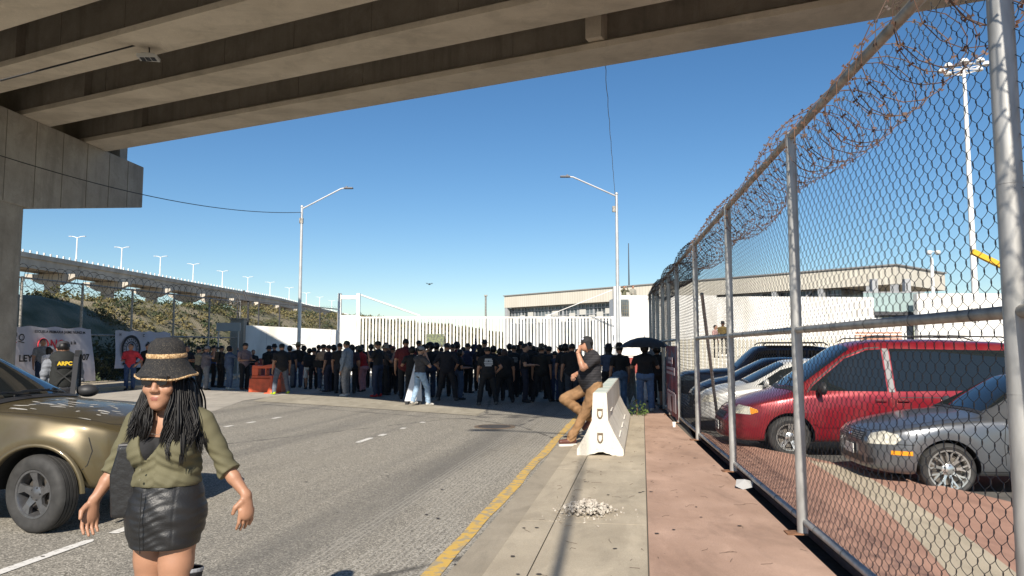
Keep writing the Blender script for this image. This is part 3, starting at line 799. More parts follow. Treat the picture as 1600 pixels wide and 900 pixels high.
MB().prism([(x + .72, z + 3.56) for x, z in arch(.45, 1.0)], .022, .03, (Vector((0, -.01, 0)), Vector((1, 0, 0)), Vector((0, 0, 1)), Vector((0, -1, 0)))).build('pane', M_bglass, w)
b = MB()
for i in range(4): b.box((.52 + i * .13, -.045, 4.0), (.02, .02, .9))
for i in range(3): b.box((.72, -.045, 3.75 + i * .22), (.45, .02, .02))
b.build('grille', mat('bronze_grille', (.2, .16, .10), .6), w)

# long hall behind
A_, B_ = Vector((-1.12, 107, 0)), Vector((34.6, 66, 0))
hd = (B_ - A_); HL = hd.length; hd.normalize(); hn = Vector((hd.y, -hd.x, 0))
if hn.y > 0: hn = -hn
hall = thing('long_hall', 'long low hall with beige corrugated fascia over a band of grey glazing', 'building', A_, math.atan2(hd.y, hd.x))
# local frame: x along facade, -y outward (towards camera)
L_ = HL
MB().box((L_ / 2, 6, 8.15), (L_, 12, 1.7)).build('fascia', M_corr, hall)
MB().box((L_ / 2, 6, 9.06), (L_ + .3, 12.3, .12)).build('roof_edge', mat('roof_flashing', (.28, .27, .26), .5), hall)
MB().box((L_ * .45, 6.4, 3.6), (L_ * .9, 11, 7.2)).build('core_wall', M_bglass, hall)
for x in (.0, .42, .62, .78, .87, .955, 1.0): MB().box((min(max(x * L_, .3), L_ - .3), .3, 3.65), (.55, .5, 7.3)).build('column', M_frame, hall)
b = MB()
for i in range(70):
    x = L_ * .9 * i / 70
    b.box((x, .86, 3.6), (.1 if i % 4 else .3, .08, 7.2))
for z in (5.0, 5.9, 6.7, 7.2): b.box((L_ * .45, .85, z), (L_ * .9, .07, .09))
b.build('mullion', M_frame, hall)
b = MB(); 
for i in range(5): x = L_ * (.40 + .05 * i); b.bar((x, .6, 5.2), (x + 1.6, .6, 7.2), .16, .16)
for i in range(8): x = L_ * (.60 + .033 * i); b.bar((x, .6, 6.2), (x + 1.1, .6, 7.3), .16, .16)
b.build('brace', M_frame, hall)
b = MB()
for i in range(14):
    x = L_ * (.03 + .03 * i + .004 * math.sin(i * 5)); b.box((x, .8, 5.4 + 1.2 * ((i * 7) % 3) / 3), (1.1, .03, .7))
b.build('blind', mat('pale_blind', (.55, .54, .50), .8), hall)

# white wall segments on the right, terrace
t = thing('white_perimeter_wall', 'long white rendered wall beyond the parking lot under the hall', 'wall', (13.0, 50, 0))
b = MB(); b.prism([(-1, 0), (11.6, 0), (11.6, 5.02), (3.0, 5.08), (-1, 4.95)], 0, .4, (Vector((0, .4, 0)), Vector((1, 0, 0)), Vector((0, 0, 1)), Vector((0, -1, 0)))); b.build('wall_face', M_whitewall, t)
MB().box((5.3, -.03, 1.0), (12.5, .05, .08)).build('string_course', M_frame, t)
t = thing('white_curved_wall', 'white wall with a gently arched top behind the red minivan', 'wall', (27.4, 49.5, 0))
pts = [(-.1, 0), (22, 0)] + [(22 - 22.1 * i / 24, 4.2 + 1.05 * math.cos((22 - 22.1 * i / 24 - 2.5) / 20 * 1.35)) for i in range(25)]
MB().prism(pts, 0, .5, (Vector((0, .5, 0)), Vector((1, 0, 0)), Vector((0, 0, 1)), Vector((0, -1, 0)))).build('wall_face', M_whitewall, t)
t = thing('glass_terrace', 'raised terrace with pale glass balustrade between the two white walls', 'terrace', (24.5, 51, 0))
MB().box((2.0, 1.5, 3.95), (4.4, 3, .22)).build('slab', M_dkmetal, t)
MB().box((2.0, 0, 4.75), (4.2, .05, 1.3)).build('glass_balustrade', mat('pale_green_glass', (.33, .42, .42), .1, .1), t)
MB().box((2.0, -.02, 5.43), (4.3, .1, .07)).build('handrail', M_frame, t)
for x in (.9, 3.2): MB().box((x, .5, 3.2), (.4, .4, 6.4)).build('column', M_frame, t)
MB().box((3.55, 2.0, 1.9), (1.2, .9, 3.8)).build('service_core', mat('brown_core', (.14, .11, .09), .8), t)
b = MB(); 
for i in range(4): b.box((0.3, -1.1, 2.0 + .2 * i), (3.2, .04, .10))
b.build('louvre', mat('orange_louvre', (.55, .26, .17), .7), t)
MB().box((-.6, -.6, 1.8), (5.6, 1.0, 3.6)).build('kiosk_wall', M_whitewall, t)
# palisade fence
p0, p1 = at(1020, 540, 38).x, at(1345, 540, 38).x
t = thing('palisade_fence', 'cream palisade fence of flat pales at the far side of the parking lot', 'fence', (p0, 38, 0))
b = MB(); n = int((p1 - p0) / .2)
for i in range(n):
    x = i * .2; b.prism([(x, .12), (x + .125, .12), (x + .125, 1.98), (x + .0625, 2.08), (x, 1.98)], 0, .03, (Vector((0, 0, 0)), Vector((1, 0, 0)), Vector((0, 0, 1)), Vector((0, -1, 0))))
b.build('pales', mat('cream_pale', (.66, .62, .52), .7, var=.08, scale=2), t)
b = MB(); b.box(((p1 - p0) / 2, .03, .5), (p1 - p0, .05, .06)); b.box(((p1 - p0) / 2, .03, 1.6), (p1 - p0, .05, .06)); b.build('rail', M_frame, t)

# ------------------------------------------------------------------ lamps and masts
def road_lamp(px, Y, topy, hx, hy, label):
    base = at(px, 540, Y); top = at(px, topy, Y); h = at(hx, hy, Y)
    t = thing('street_lamp', label, 'street lamp', (base.x, Y, 0), group='tall single-arm road lamps')
    H = top.z
    b = MB(); b.tube([(0, 0, 0), (0, 0, H)], [.11, .065], 12); b.ball((0, 0, H), .085); b.build('pole', M_pole, t, smooth=True)
    MB().lathe([(.2, 0), (.2, .03), (.12, .05), (.12, .25), (.10, .27)], 12).build('base_collar', M_galv, t)
    sx = h.x - base.x; sg = 1 if sx > 0 else -1
    MB().tube([(0, 0, H - .12), (sx * .82 - sg * .1, 0, h.z - .03), (sx * .86, 0, h.z)], .04, 8).build('arm', M_pole, t, smooth=True)
    b = MB(); b.box((sx * .93, 0, h.z), (abs(sx) * .18, .22, .07)); b.box((sx * .89, 0, h.z + .06), (.1, .1, .08)); o = b.build('lamp_head', mat('grey_lamp_head', (.12, .12, .13), .5), t); bevel_obj(o, .015)
    b = MB(); b.box((sg * -.02 if sg > 0 else -.12, 0, H - .75), (.18, .16, .28)); b.build('junction_box', M_galv_d, t)
    return t, base, H
lampL, bL, HL_ = road_lamp(467, 38.5, 323, 550, 294, 'tall zinc road lamp left of the gate, its arm reaching right')
lampR, bR, HR_ = road_lamp(966, 35.5, 303, 877, 276, 'tall zinc road lamp right of the gate, its arm reaching left')
c = road(-.26, -3.05); t = thing('street_lamp', 'tall zinc lamp post rising from the pavement behind the viewpoint', 'street lamp', (c.x, c.y, 0), group='tall single-arm road lamps')
MB().tube([(0, 0, 0), (0, 0, 12.6)], [.05, .022], 12).build('pole', M_pole, t, smooth=True)
MB().tube([(0, 0, 12.4), (-1.8, 0, 13.0)], .04, 8).build('arm', M_pole, t); MB().box((-2.1, 0, 13.02), (.6, .22, .08)).build('lamp_head', M_galv_d, t)
# cables
def cable(name, label, pts, r, m=None):
    b = MB(); o0 = pts[0]; b.tube([p - o0 for p in pts], r, 5)
    t = b.build(name, m or M_black, loc=o0); return tag(t, label, 'cable')
a0 = at(0, 243, 21.5); a1 = Vector((bL.x, 38.5, HL_ - .3)); pts = []
for i in range(25):
    q = i / 24; p = a0.lerp(a1, q); p.z -= 1.15 * 4 * q * (1 - q) * .45; pts.append(p)
cable('overhead_cable', 'thin black cable sagging from the pier to the left road lamp', pts, .016)
a0 = Vector((bR.x - .05, 35.5, HR_ - .3)); a1 = at(936, -30, 17.5); pts = []
for i in range(30):
    q = i / 29; p = a0.lerp(a1, q); p.z -= .5 * 4 * q * (1 - q) * .4; p.x += .025 * math.sin(q * 60) * (q); pts.append(p)
cable('hanging_cable', 'thin dark cable running from the right road lamp up to the overpass', pts, .011)
# high mast
mt = at(1505, 108, 75); mb = at(1519, 460, 75)
t = thing('floodlight_mast', 'very tall white floodlight mast with a ring of lamps behind the near fence', 'floodlight mast', (mb.x + .3, 75, 0))
MB().tube([(0, 0, 0), (0, 0, mt.z)], [.36, .17], 12).build('mast', M_white, t, smooth=True)
b = MB(); b.lathe([(1.5, mt.z - .1), (1.62, mt.z), (1.5, mt.z + .1)], 24)
for i in range(8): a = R(45 * i); b.bar((0, 0, mt.z), (1.5 * math.cos(a), 1.5 * math.sin(a), mt.z), .08, .08)
b.build('ring', M_white, t)
for i in range(8):
    a = R(45 * i + 15); c = (2.0 * math.cos(a), 2.0 * math.sin(a), mt.z + .15)
    b = MB(); b.lathe([(0, .30), (.24, .26), (.38, .08), (.40, -.10), (.3, -.15), (0, -.16)], 14, c); b.build('floodlight', M_white, t, smooth=True)
# thin poles
p = at(982, 380, 100); t = thing('radio_antenna', 'thin dark radio antenna rising above the hall roof', 'antenna', (p.x, 100, 8.9))
MB().tube([(0, 0, 0), (0, 0, p.z - 8.9)], [.11, .05], 6).build('mast', M_dkmetal, t)
b = MB(); b.box((0, 0, .1), (.6, .6, .2)); b.build('foot', M_dkmetal, t)
p = at(759, 462, 60); t = thing('thin_pole', 'thin grey pole standing behind the middle of the gate', 'pole', (p.x, 60, 0))
MB().tube([(0, 0, 0), (0, 0, p.z)], [.1, .07], 8).build('shaft', M_galv_d, t); MB().box((0, 0, p.z), (.25, .25, .12)).build('cap', M_galv_d, t)
p = at(1455, 392, 58); t = thing('camera_pole', 'white pole with a pair of surveillance cameras above the arched wall', 'camera pole', (p.x, 58, 0))
MB().tube([(0, 0, 0), (0, 0, p.z - .6)], [.16, .12], 8).build('shaft', M_white, t)
b = MB(); b.tube([(0, 0, p.z - .6), (-.1, 0, p.z), (.45, 0, p.z - .1)], .04, 6); b.build('bracket', M_white, t)
for dx in (-.15, .5): MB().lathe([(0, .2), (.2, .15), (.22, 0), (.12, -.15), (0, -.2)], 10, (dx, 0, p.z - .15)).build('camera_dome', M_white, t, smooth=True)
# yellow crane
p0 = at(1519, 393, 60); p1 = at(1640, 452, 60)
t = thing('crane_boom', 'yellow telescopic crane boom slanting up behind the nearest fence post', 'crane', (p1.x, 60, 0))
q0 = p0 - Vector((p1.x, 60, 0)); q1 = Vector((0, 0, p1.z))
M_cy = mat('crane_yellow', (.75, .42, .03), .45)
mid = q0.lerp(q1, .45)
MB().bar(q0, mid, .35, .42).build('inner_boom', M_cy, t); MB().bar(mid, q1 + (q1 - q0) * .4, .5, .62).build('outer_boom', M_cy, t)
MB().bar(q0.lerp(q1, .42) + Vector((0, -.3, -.1)), q0.lerp(q1, .5) + Vector((0, -.3, -.1)), .1, .3).build('rust_patch', M_rustplate, t)
qe = q1 + (q1 - q0) * .4
MB().box((qe.x, 0, qe.z / 2), (1.6, 1.8, qe.z)).build('crane_base', M_cy, t)
MB().bar(q1 + Vector((.6, 0, 0)), (qe.x - .2, 0, 2.2), .25, .25).build('ram', M_cy, t)
# drone
p = at(671, 444, 42)
t = thing('quadcopter_drone', 'small dark quadcopter drone hovering in the sky above the gate', 'drone', p)
b = MB(); b.ball((0, 0, 0), (.075, .11, .045), 10, 6); b.build('body', M_black, t, smooth=True)
for sx in (-1, 1):
    for sy in (-1, 1):
        MB().bar((0, 0, .01), (sx * .15, sy * .11, .025), .018, .012).build('arm', M_black, t)
        b = MB(); b.cyl((sx * .15, sy * .11, .02), (sx * .15, sy * .11, .055), .014, n=8); b.bar((sx * .15 - .075, sy * .11 - .02, .058), (sx * .15 + .075, sy * .11 + .02, .058), .016, .003); b.build('rotor', M_black, t)
# ------------------------------------------------------------------ distance-field modelling of bodies and clothes
def surface_nets(Fd, org, h, L=None):
    nx, ny, nz = Fd.shape
    S = Fd < 0
    c = S[:-1, :-1, :-1].astype(np.int8)
    cnt = np.zeros((nx - 1, ny - 1, nz - 1), np.int8)
    sl = [(slice(0, -1), slice(1, None))[i] for i in (0, 1)]
    for a in (0, 1):
        for b_ in (0, 1):
            for c_ in (0, 1): cnt += S[sl[a], sl[b_], sl[c_]]
    act = (cnt > 0) & (cnt < 8)
    idx = np.full(act.shape, -1, np.int64); I = np.argwhere(act); n = len(I); idx[act] = np.arange(n)
    acc = np.zeros((n, 3)); w = np.zeros(n)
    i, j, k = I.T
    off = [(0, 0, 0), (1, 0, 0), (0, 1, 0), (1, 1, 0), (0, 0, 1), (1, 0, 1), (0, 1, 1), (1, 1, 1)]
    vals = [Fd[i + o[0], j + o[1], k + o[2]].astype(np.float64) for o in off]
    for a in range(8):
        for b_ in range(a + 1, 8):
            d = [off[b_][q] - off[a][q] for q in range(3)]
            if sum(abs(q) for q in d) != 1: continue
            va, vb = vals[a], vals[b_]; cr = (va < 0) != (vb < 0)
            t = np.where(cr, va / np.where(cr, va - vb, 1), 0)
            for q in range(3): acc[:, q] += np.where(cr, off[a][q] + t * d[q], 0)
            w += cr
    P = np.stack([i, j, k], 1) + acc / w[:, None]
    P = P * h + np.array(org)
    faces = []
    for ax in range(3):
        s0 = [slice(None)] * 3; s1 = [slice(None)] * 3; s0[ax] = slice(0, -1); s1[ax] = slice(1, None)
        A = S[tuple(s0)]; B_ = S[tuple(s1)]
        e = np.argwhere(A != B_)
        o1, o2 = [(1, 2), (2, 0), (0, 1)][ax]
        e = e[(e[:, o1] > 0) & (e[:, o2] > 0) & (e[:, o1] < Fd.shape[o1] - 1) & (e[:, o2] < Fd.shape[o2] - 1)]
        def g(da, db):
            q = e.copy(); q[:, o1] -= da; q[:, o2] -= db
            return idx[q[:, 0], q[:, 1], q[:, 2]]
        quad = np.stack([g(1, 1), g(0, 1), g(0, 0), g(1, 0)], 1)
        inside = A[e[:, 0], e[:, 1], e[:, 2]]
        quad[~inside] = quad[~inside][:, ::-1]
        faces.append(quad)
    Q = np.concatenate(faces); Q = Q[(Q >= 0).all(1)]
    lab = None
    if L is not None:
        lv = L[np.minimum(i, nx - 1), np.minimum(j, ny - 1), np.minimum(k, nz - 1)]
        lab = lv[Q[:, 0]]
    return P, Q, lab

class SDF:
    """smooth union of tapered capsules and ellipsoids, each with a surface label"""
    def __init__(s, lo, hi, h):
        s.h = h; s.lo = np.array(lo, float); n = np.ceil((np.array(hi) - s.lo) / h).astype(int) + 1
        s.F = np.full(n, 9.0, np.float32); s.D = np.full(n, 9.0, np.float32); s.L = np.zeros(n, np.int8)
        s.ax = [s.lo[i] + h * np.arange(n[i]) for i in range(3)]
    def _sub(s, lo, hi):
        sl = []
        for i in range(3):
            a = int(max(0, math.floor((lo[i] - s.lo[i]) / s.h))); b = int(min(s.F.shape[i], math.ceil((hi[i] - s.lo[i]) / s.h) + 1))
            if b <= a: return None, None
            sl.append(slice(a, b))
        X, Y, Z = np.meshgrid(s.ax[0][sl[0]], s.ax[1][sl[1]], s.ax[2][sl[2]], indexing='ij', sparse=True)
        return tuple(sl), (X, Y, Z)
    def _merge(s, sl, d, lab, k):
        F = s.F[sl]; D = s.D[sl]
        if lab is not None:
            m = d < D; s.L[sl] = np.where(m, lab, s.L[sl])
        s.D[sl] = np.minimum(D, d)
        hh = np.clip(.5 + .5 * (F - d) / k, 0, 1)
        s.F[sl] = F * (1 - hh) + d * hh - k * hh * (1 - hh)
    def cone(s, a, b, ra, rb, lab=0, k=.02, flat=None):
        """flat = (axis vector, factor): squash the section along axis by factor"""
        a = np.array(a, float); b = np.array(b, float); m = max(ra, rb) + k * 1.6 + s.h
        sl, G = s._sub(np.minimum(a, b) - m, np.maximum(a, b) + m)
        if sl is None: return s
        d = b - a; dd = float(d @ d) + 1e-12
        P = [G[i] - a[i] for i in range(3)]
        t = np.clip((P[0] * d[0] + P[1] * d[1] + P[2] * d[2]) / dd, 0, 1)
        Q = [P[i] - t * d[i] for i in range(3)]
        r2 = Q[0] ** 2 + Q[1] ** 2 + Q[2] ** 2
        if flat is not None:
            n = np.array(flat[0], float); n /= np.linalg.norm(n); f = flat[1]
            c = Q[0] * n[0] + Q[1] * n[1] + Q[2] * n[2]
            r2 = r2 + c * c * (1 / f ** 2 - 1)
        dist = np.sqrt(r2) - (ra + t * (rb - ra))
        s._merge(sl, dist.astype(np.float32), lab, k); return s
    def ell(s, c, r, lab=0, k=.02, rot=None):
        c = np.array(c, float); r = np.array(r if hasattr(r, '__len__') else (r, r, r), float); m = r.max() + k * 1.6 + s.h
        sl, G = s._sub(c - m, c + m)
        if sl is None: return s
        P = [G[i] - c[i] for i in range(3)]
        if rot is not None:
            M = np.array(rot).T
            P = [M[i][0] * P[0] + M[i][1] * P[1] + M[i][2] * P[2] for i in range(3)]
        q = np.sqrt((P[0] / r[0]) ** 2 + (P[1] / r[1]) ** 2 + (P[2] / r[2]) ** 2)
        q2 = np.sqrt((P[0] / r[0] ** 2) ** 2 + (P[1] / r[1] ** 2) ** 2 + (P[2] / r[2] ** 2) ** 2) + 1e-9
        dist = q * (q - 1) / q2
        s._merge(sl, dist.astype(np.float32), lab, k); return s
    def chain(s, pts, rs, lab=0, k=.02, flat=None):
        for i in range(len(pts) - 1): s.cone(pts[i], pts[i + 1], rs[i], rs[i + 1], lab, k, flat)
        return s
    def grid(s): return np.meshgrid(*s.ax, indexing='ij', sparse=True)
    def cut(s, d):
        """remove where d < 0"""
        s.F = np.maximum(s.F, -d).astype(np.float32); return s
    def disp(s, fn):
        X, Y, Z = s.grid(); s.F = (s.F + fn(X, Y, Z)).astype(np.float32); return s
    def mesh(s, name, mats, smooth_iter=0):
        P, Q, lab = surface_nets(s.F, s.lo, s.h, s.L)
        me = bpy.data.meshes.new(name)
        me.vertices.add(len(P)); me.vertices.foreach_set('co', P.astype(np.float32).ravel())
        me.loops.add(Q.size); me.loops.foreach_set('vertex_index', Q.astype(np.int32).ravel())
        me.polygons.add(len(Q)); me.polygons.foreach_set('loop_start', np.arange(0, Q.size, 4, dtype=np.int32)); me.polygons.foreach_set('loop_total', np.full(len(Q), 4, dtype=np.int32))
        for m in mats: me.materials.append(m)
        if len(mats) > 1: me.polygons.foreach_set('material_index', lab.astype(np.int32))
        me.polygons.foreach_set('use_smooth', np.ones(len(Q), dtype=bool)); me.update(calc_edges=True)
        return me

def V3(*a): return np.array(a, float)
def rotz(p, a): c, s_ = math.cos(a), math.sin(a); return V3(p[0] * c - p[1] * s_, p[0] * s_ + p[1] * c, p[2])

_cm = {}
def cloth(col, rough=.85):
    key = (tuple(round(c, 3) for c in col), rough)
    if key not in _cm:
        _cm[key] = mat('fabric_%d' % len(_cm), col, rough, var=.18, scale=14, bump=.25, bscale=30)
    return _cm[key]
M_skin = [mat('warm_brown_skin', (0.36, 0.185, 0.115), 0.5, var=.06, scale=20), mat('light_tan_skin', (0.44, 0.25, 0.165), 0.5, var=.06, scale=20), mat('deep_brown_skin', (0.22, 0.115, 0.07), 0.5, var=.06, scale=20)]
M_hair = mat('black_hair', (0.007, 0.006, 0.006), 0.46, var=.3, scale=60, stretch=(1, 1, .1), spec=.35)
SK, HR, SH, PA, BO = 0, 1, 2, 3, 4      # labels: skin, hair, shirt, trousers, shoes

def hand(f, wrist, d, palm_n, side, lab=SK, sc=1.0, curl=.35):
    """five-fingered hand: d = direction wrist->fingers, palm_n = palm normal, side = towards the thumb"""
    d = np.array(d, float); d /= np.linalg.norm(d); n = np.array(palm_n, float); n -= d * (n @ d); n /= np.linalg.norm(n)
    s_ = np.cross(d, n); s_ = s_ * (1 if s_ @ np.array(side, float) > 0 else -1)
    w = np.array(wrist, float)
    f.cone(w, w + d * .075 * sc, .026 * sc, .036 * sc, lab, .012, (n, .55))
    for q, ln in zip((.0315, .0105, -.0105, -.0305), (.070, .078, .073, .058)):
        b0 = w + d * .082 * sc + s_ * q * sc
        c1 = curl; dd = d * math.cos(c1) + n * math.sin(c1); b1 = b0 + dd * ln * .5 * sc
        c2 = curl * 2.1; d2 = d * math.cos(c2) + n * math.sin(c2); b2 = b1 + d2 * ln * .5 * sc
        f.cone(b0 - d * .02 * sc, b1, .0090 * sc, .0082 * sc, lab, .0025); f.cone(b1, b2, .0082 * sc, .0066 * sc, lab, .0025)
    t0 = w + d * .025 * sc + s_ * .026 * sc; t1 = t0 + (d * .6 + s_ * .62 + n * .3) * .036 * sc; t2 = t1 + (d * .85 + s_ * .15 + n * .4) * .032 * sc
    f.cone(t0, t1, .014 * sc, .011 * sc, lab, .008); f.cone(t1, t2, .011 * sc, .0085 * sc, lab, .004)

ARMS = {   # elbow and wrist offsets from the shoulder, right-hand side (x outward, y forward, z up), for a 1.75 m figure
    'down': ((.06, .0, -.29), (.07, .06, -.55)), 'hip': ((.16, -.05, -.25), (.04, .06, -.42)), 'fwd': ((.07, .04, -.28), (-.02, .27, -.27)),
    'cross': ((.05, .06, -.28), (-.17, .18, -.22)), 'cam': ((.10, .20, -.10), (-.06, .27, .17)), 'phone': ((.08, .14, -.22), (-.04, .12, .08)),
    'up': ((.10, .08, .22), (.06, .12, .50)), 'back': ((.09, -.12, -.25), (-.06, -.19, -.36)), 'hold': ((.10, .10, -.24), (-.02, .24, -.04)), 'swing': ((.07, .10, -.27), (.08, .22, -.48)), 'pocket': ((.10, -.06, -.27), (.03, .02, -.50)),
}
_pj = random.Random(77)
def person(name_label, px, fy, H=1.72, face=180, shirt=(.012, .012, .014), pants=(.02, .02, .025), shoes=(.02, .02, .02), skin=0, hair='short', hat=None, hatcol=(.02, .02, .02),
           arms=('down', 'down'), legs='stand', build=1.0, sleeve=.45, female=False, shorts=False, z=0.0, Y=None, skirt=None, group='people gathered in front of the gate', res=None, lean=0.0, haircol=None, x=None, longhair=0.0):
    """one standing figure; face = heading in degrees (180 looks away from the camera, 0 towards it)"""
    p = gp(px, fy, z) if Y is None else at(px, 540, Y)
    if x is not None: p.x = x
    p.z = z
    H = H * _pj.uniform(.945, 1.045); face = face + _pj.uniform(-22, 22)
    D = p.y; h = res or (.017 if D < 24 else .020)
    s = H / 1.75
    f = SDF((-.52, -.50, -.01), (.52, .52, 2.02 * 1.12 if 'up' in arms else 1.84), h)
    bw = build
    hipw = .095 if not female else .10
    stance = {'stand': (.10, .10, 0, 0), 'wide': (.24, .24, .04, -.04), 'step': (.10, .10, .20, -.16), 'relax': (.14, .11, .05, -.02), 'close': (.07, .07, .01, 0)}[legs]
    pc = PA if not shorts else SK
    feet = []
    for sg, sp, fw in ((1, stance[0], stance[2]), (-1, stance[1], stance[3])):
        hip = V3(sg * hipw, 0, .92); ank = V3(sg * sp, fw, .085 + (.05 if fw < -.1 else 0)); knee = (hip + ank) / 2 + V3(sg * .01, .035 + abs(fw) * .12, .02)
        f.chain([hip, knee], [.096 * bw ** .6, .072], PA, .02)
        if shorts: f.chain([knee + (hip - knee) * .25, knee], [.057, .052], SK, .012); f.chain([knee, knee + (ank - knee) * .4, ank], [.052, .053, .034], SK, .015)
        else: f.chain([knee, knee + (ank - knee) * .35, ank + V3(0, 0, .02)], [.074, .073, .066], PA, .015)
        f.chain([ank + V3(0, -.035, -.035), ank + V3(0, .06, -.045), ank + V3(sg * .015, .145, -.05)], [.042, .040, .034], BO, .02)
    f.ell((0, -.01, .95), (.165 * bw, .115 * bw ** 1.2, .12), PA, .04)
    if female: f.ell((0, -.05, .93), (.175 * bw, .12 * bw, .12), PA, .04)
    ln = lean
    def T(x_, y_, z_): return V3(x_, y_ + max(0, z_ - 1.0) * ln, z_)
    ch = .168 * bw; wa = (.155 if not female else .135) * bw
    f.cone(T(0, -.005, .98), T(0, 0, 1.12), .168 * bw, wa, SH, .03, ((0, 1, 0), .72 if bw < 1.1 else .92))
    f.cone(T(0, 0, 1.12), T(0, -.01, 1.33), wa, ch, SH, .04, ((0, 1, 0), .70 if bw < 1.1 else .82))
    f.cone(T(-.13 * bw, -.015, 1.40), T(.13 * bw, -.015, 1.40), .062, .062, SH, .05)
    if bw > 1.1: f.ell(T(0, .07, 1.10), (.15 * bw, .13, .15), SH, .05)
    if female: f.ell(T(.075, .085, 1.27), (.065, .06, .065), SH, .03).ell(T(-.075, .085, 1.27), (.065, .06, .065), SH, .03)
    nk = T(0, -.005, 1.47); hd = T(0, .02 + ln * .05, 1.63)
    f.cone(nk, T(0, .005, 1.57), .055 if not female else .047, .05, SK, .02)
    f.ell(hd, (.076, .096, .115), SK, .02); f.ell(hd + V3(0, .035, -.055), (.052, .055, .055), SK, .02)
    f.ell(hd + V3(0, .105, -.015), (.014, .018, .022), SK, .01)
    for sg in (1, -1): f.ell(hd + V3(sg * .079, 0, -.01), (.012, .02, .03), SK, .008)
    if hair: f.ell(hd + V3(0, -.018, .03), (.083, .094, .098), HR, .008)
    if hair == 'long':
        f.ell(hd + V3(0, -.035, .0), (.10, .095, .13), HR, .02); f.cone(hd + V3(0, -.06, -.08), hd + V3(0, -.10, -.30 - longhair), .085, .055, HR, .03, ((0, 1, 0), .6))
    if hair == 'afro': f.ell(hd + V3(0, -.02, .05), (.14, .14, .14), HR, .02)
    if hair == 'bun': f.ell(hd + V3(0, -.10, .07), (.05, .05, .05), HR, .02)
    if hair == 'full': f.ell(hd + V3(0, -.03, .02), (.10, .105, .125), HR, .02)
    for i, sg in enumerate((1, -1)):
        sh = T(sg * .175 * bw ** .8, -.015, 1.385); e_, w_ = ARMS[arms[i]]
        el = sh + V3(sg * e_[0], e_[1], e_[2]); wr = sh + V3(sg * w_[0], w_[1], w_[2])
        la = SH
        f.cone(sh, sh + (el - sh) * .6, .070 * bw ** .4, .062, la, .025)
        f.cone(sh + (el - sh) * .55, el, .050, .043, SH if sleeve >= .5 else SK, .012)
        f.cone(el, wr, .042 if sleeve < .9 else .047, .029 if sleeve < .9 else .036, SH if sleeve > .9 else SK, .012)
        dr = (wr - el) / np.linalg.norm(wr - el); nn = V3(-sg, 0, 0) if abs(dr[2]) > .5 else V3(0, 0, -1)
        f.cone(wr, wr + dr * .09, .032, .034, SK, .012, (nn, .55)); f.cone(wr + dr * .09, wr + dr * .165 + nn * .03, .032, .02, SK, .01, (nn, .5))
        sd_ = np.cross(dr, nn); sd_ = sd_ if sd_[1] + .01 * sd_[2] > 0 else -sd_
        f.cone(wr + dr * .03, wr + dr * .08 + sd_ * .04 + nn * .012, .014, .011, SK, .008)
    if skirt: f.cone(T(0, 0, 1.0), T(0, 0, .62), .155 * bw, .20, PA, .02)
    # cloth folds
    sd = hash(name_label) % 97 if False else (px * 13 + fy) % 97
    cloth_m = (f.L >= SH) & (f.L < BO)
    X, Yg, Z = f.grid()
    fold = .0045 * np.sin(Z * 46 + X * 17 + sd) * np.sin(X * 28 + Yg * 21 + sd * 2) + .003 * np.sin(Z * 95 + Yg * 40 + sd)
    f.F = np.where(cloth_m, f.F + fold, f.F).astype(np.float32)
    mats = [M_skin[skin], M_hair if haircol is None else cloth(haircol, .5), cloth(shirt), cloth(pants), cloth(shoes, .6)]
    t = thing('person', name_label, 'person', p, R(face + 180), group)   # +y of the figure is its front
    me = f.mesh('person_body', mats)
    me.transform(Matrix.Diagonal((s * 1.13, s * 1.1, s, 1)))
    put('body', me, t)
    hp = Vector((hd[0] * s * 1.13, hd[1] * s * 1.1, hd[2] * s))
    if hat:
        make_hat(hat, hatcol, t, hp, s)
    t['_dummy'] = 0; del t['_dummy']
    return t, hp

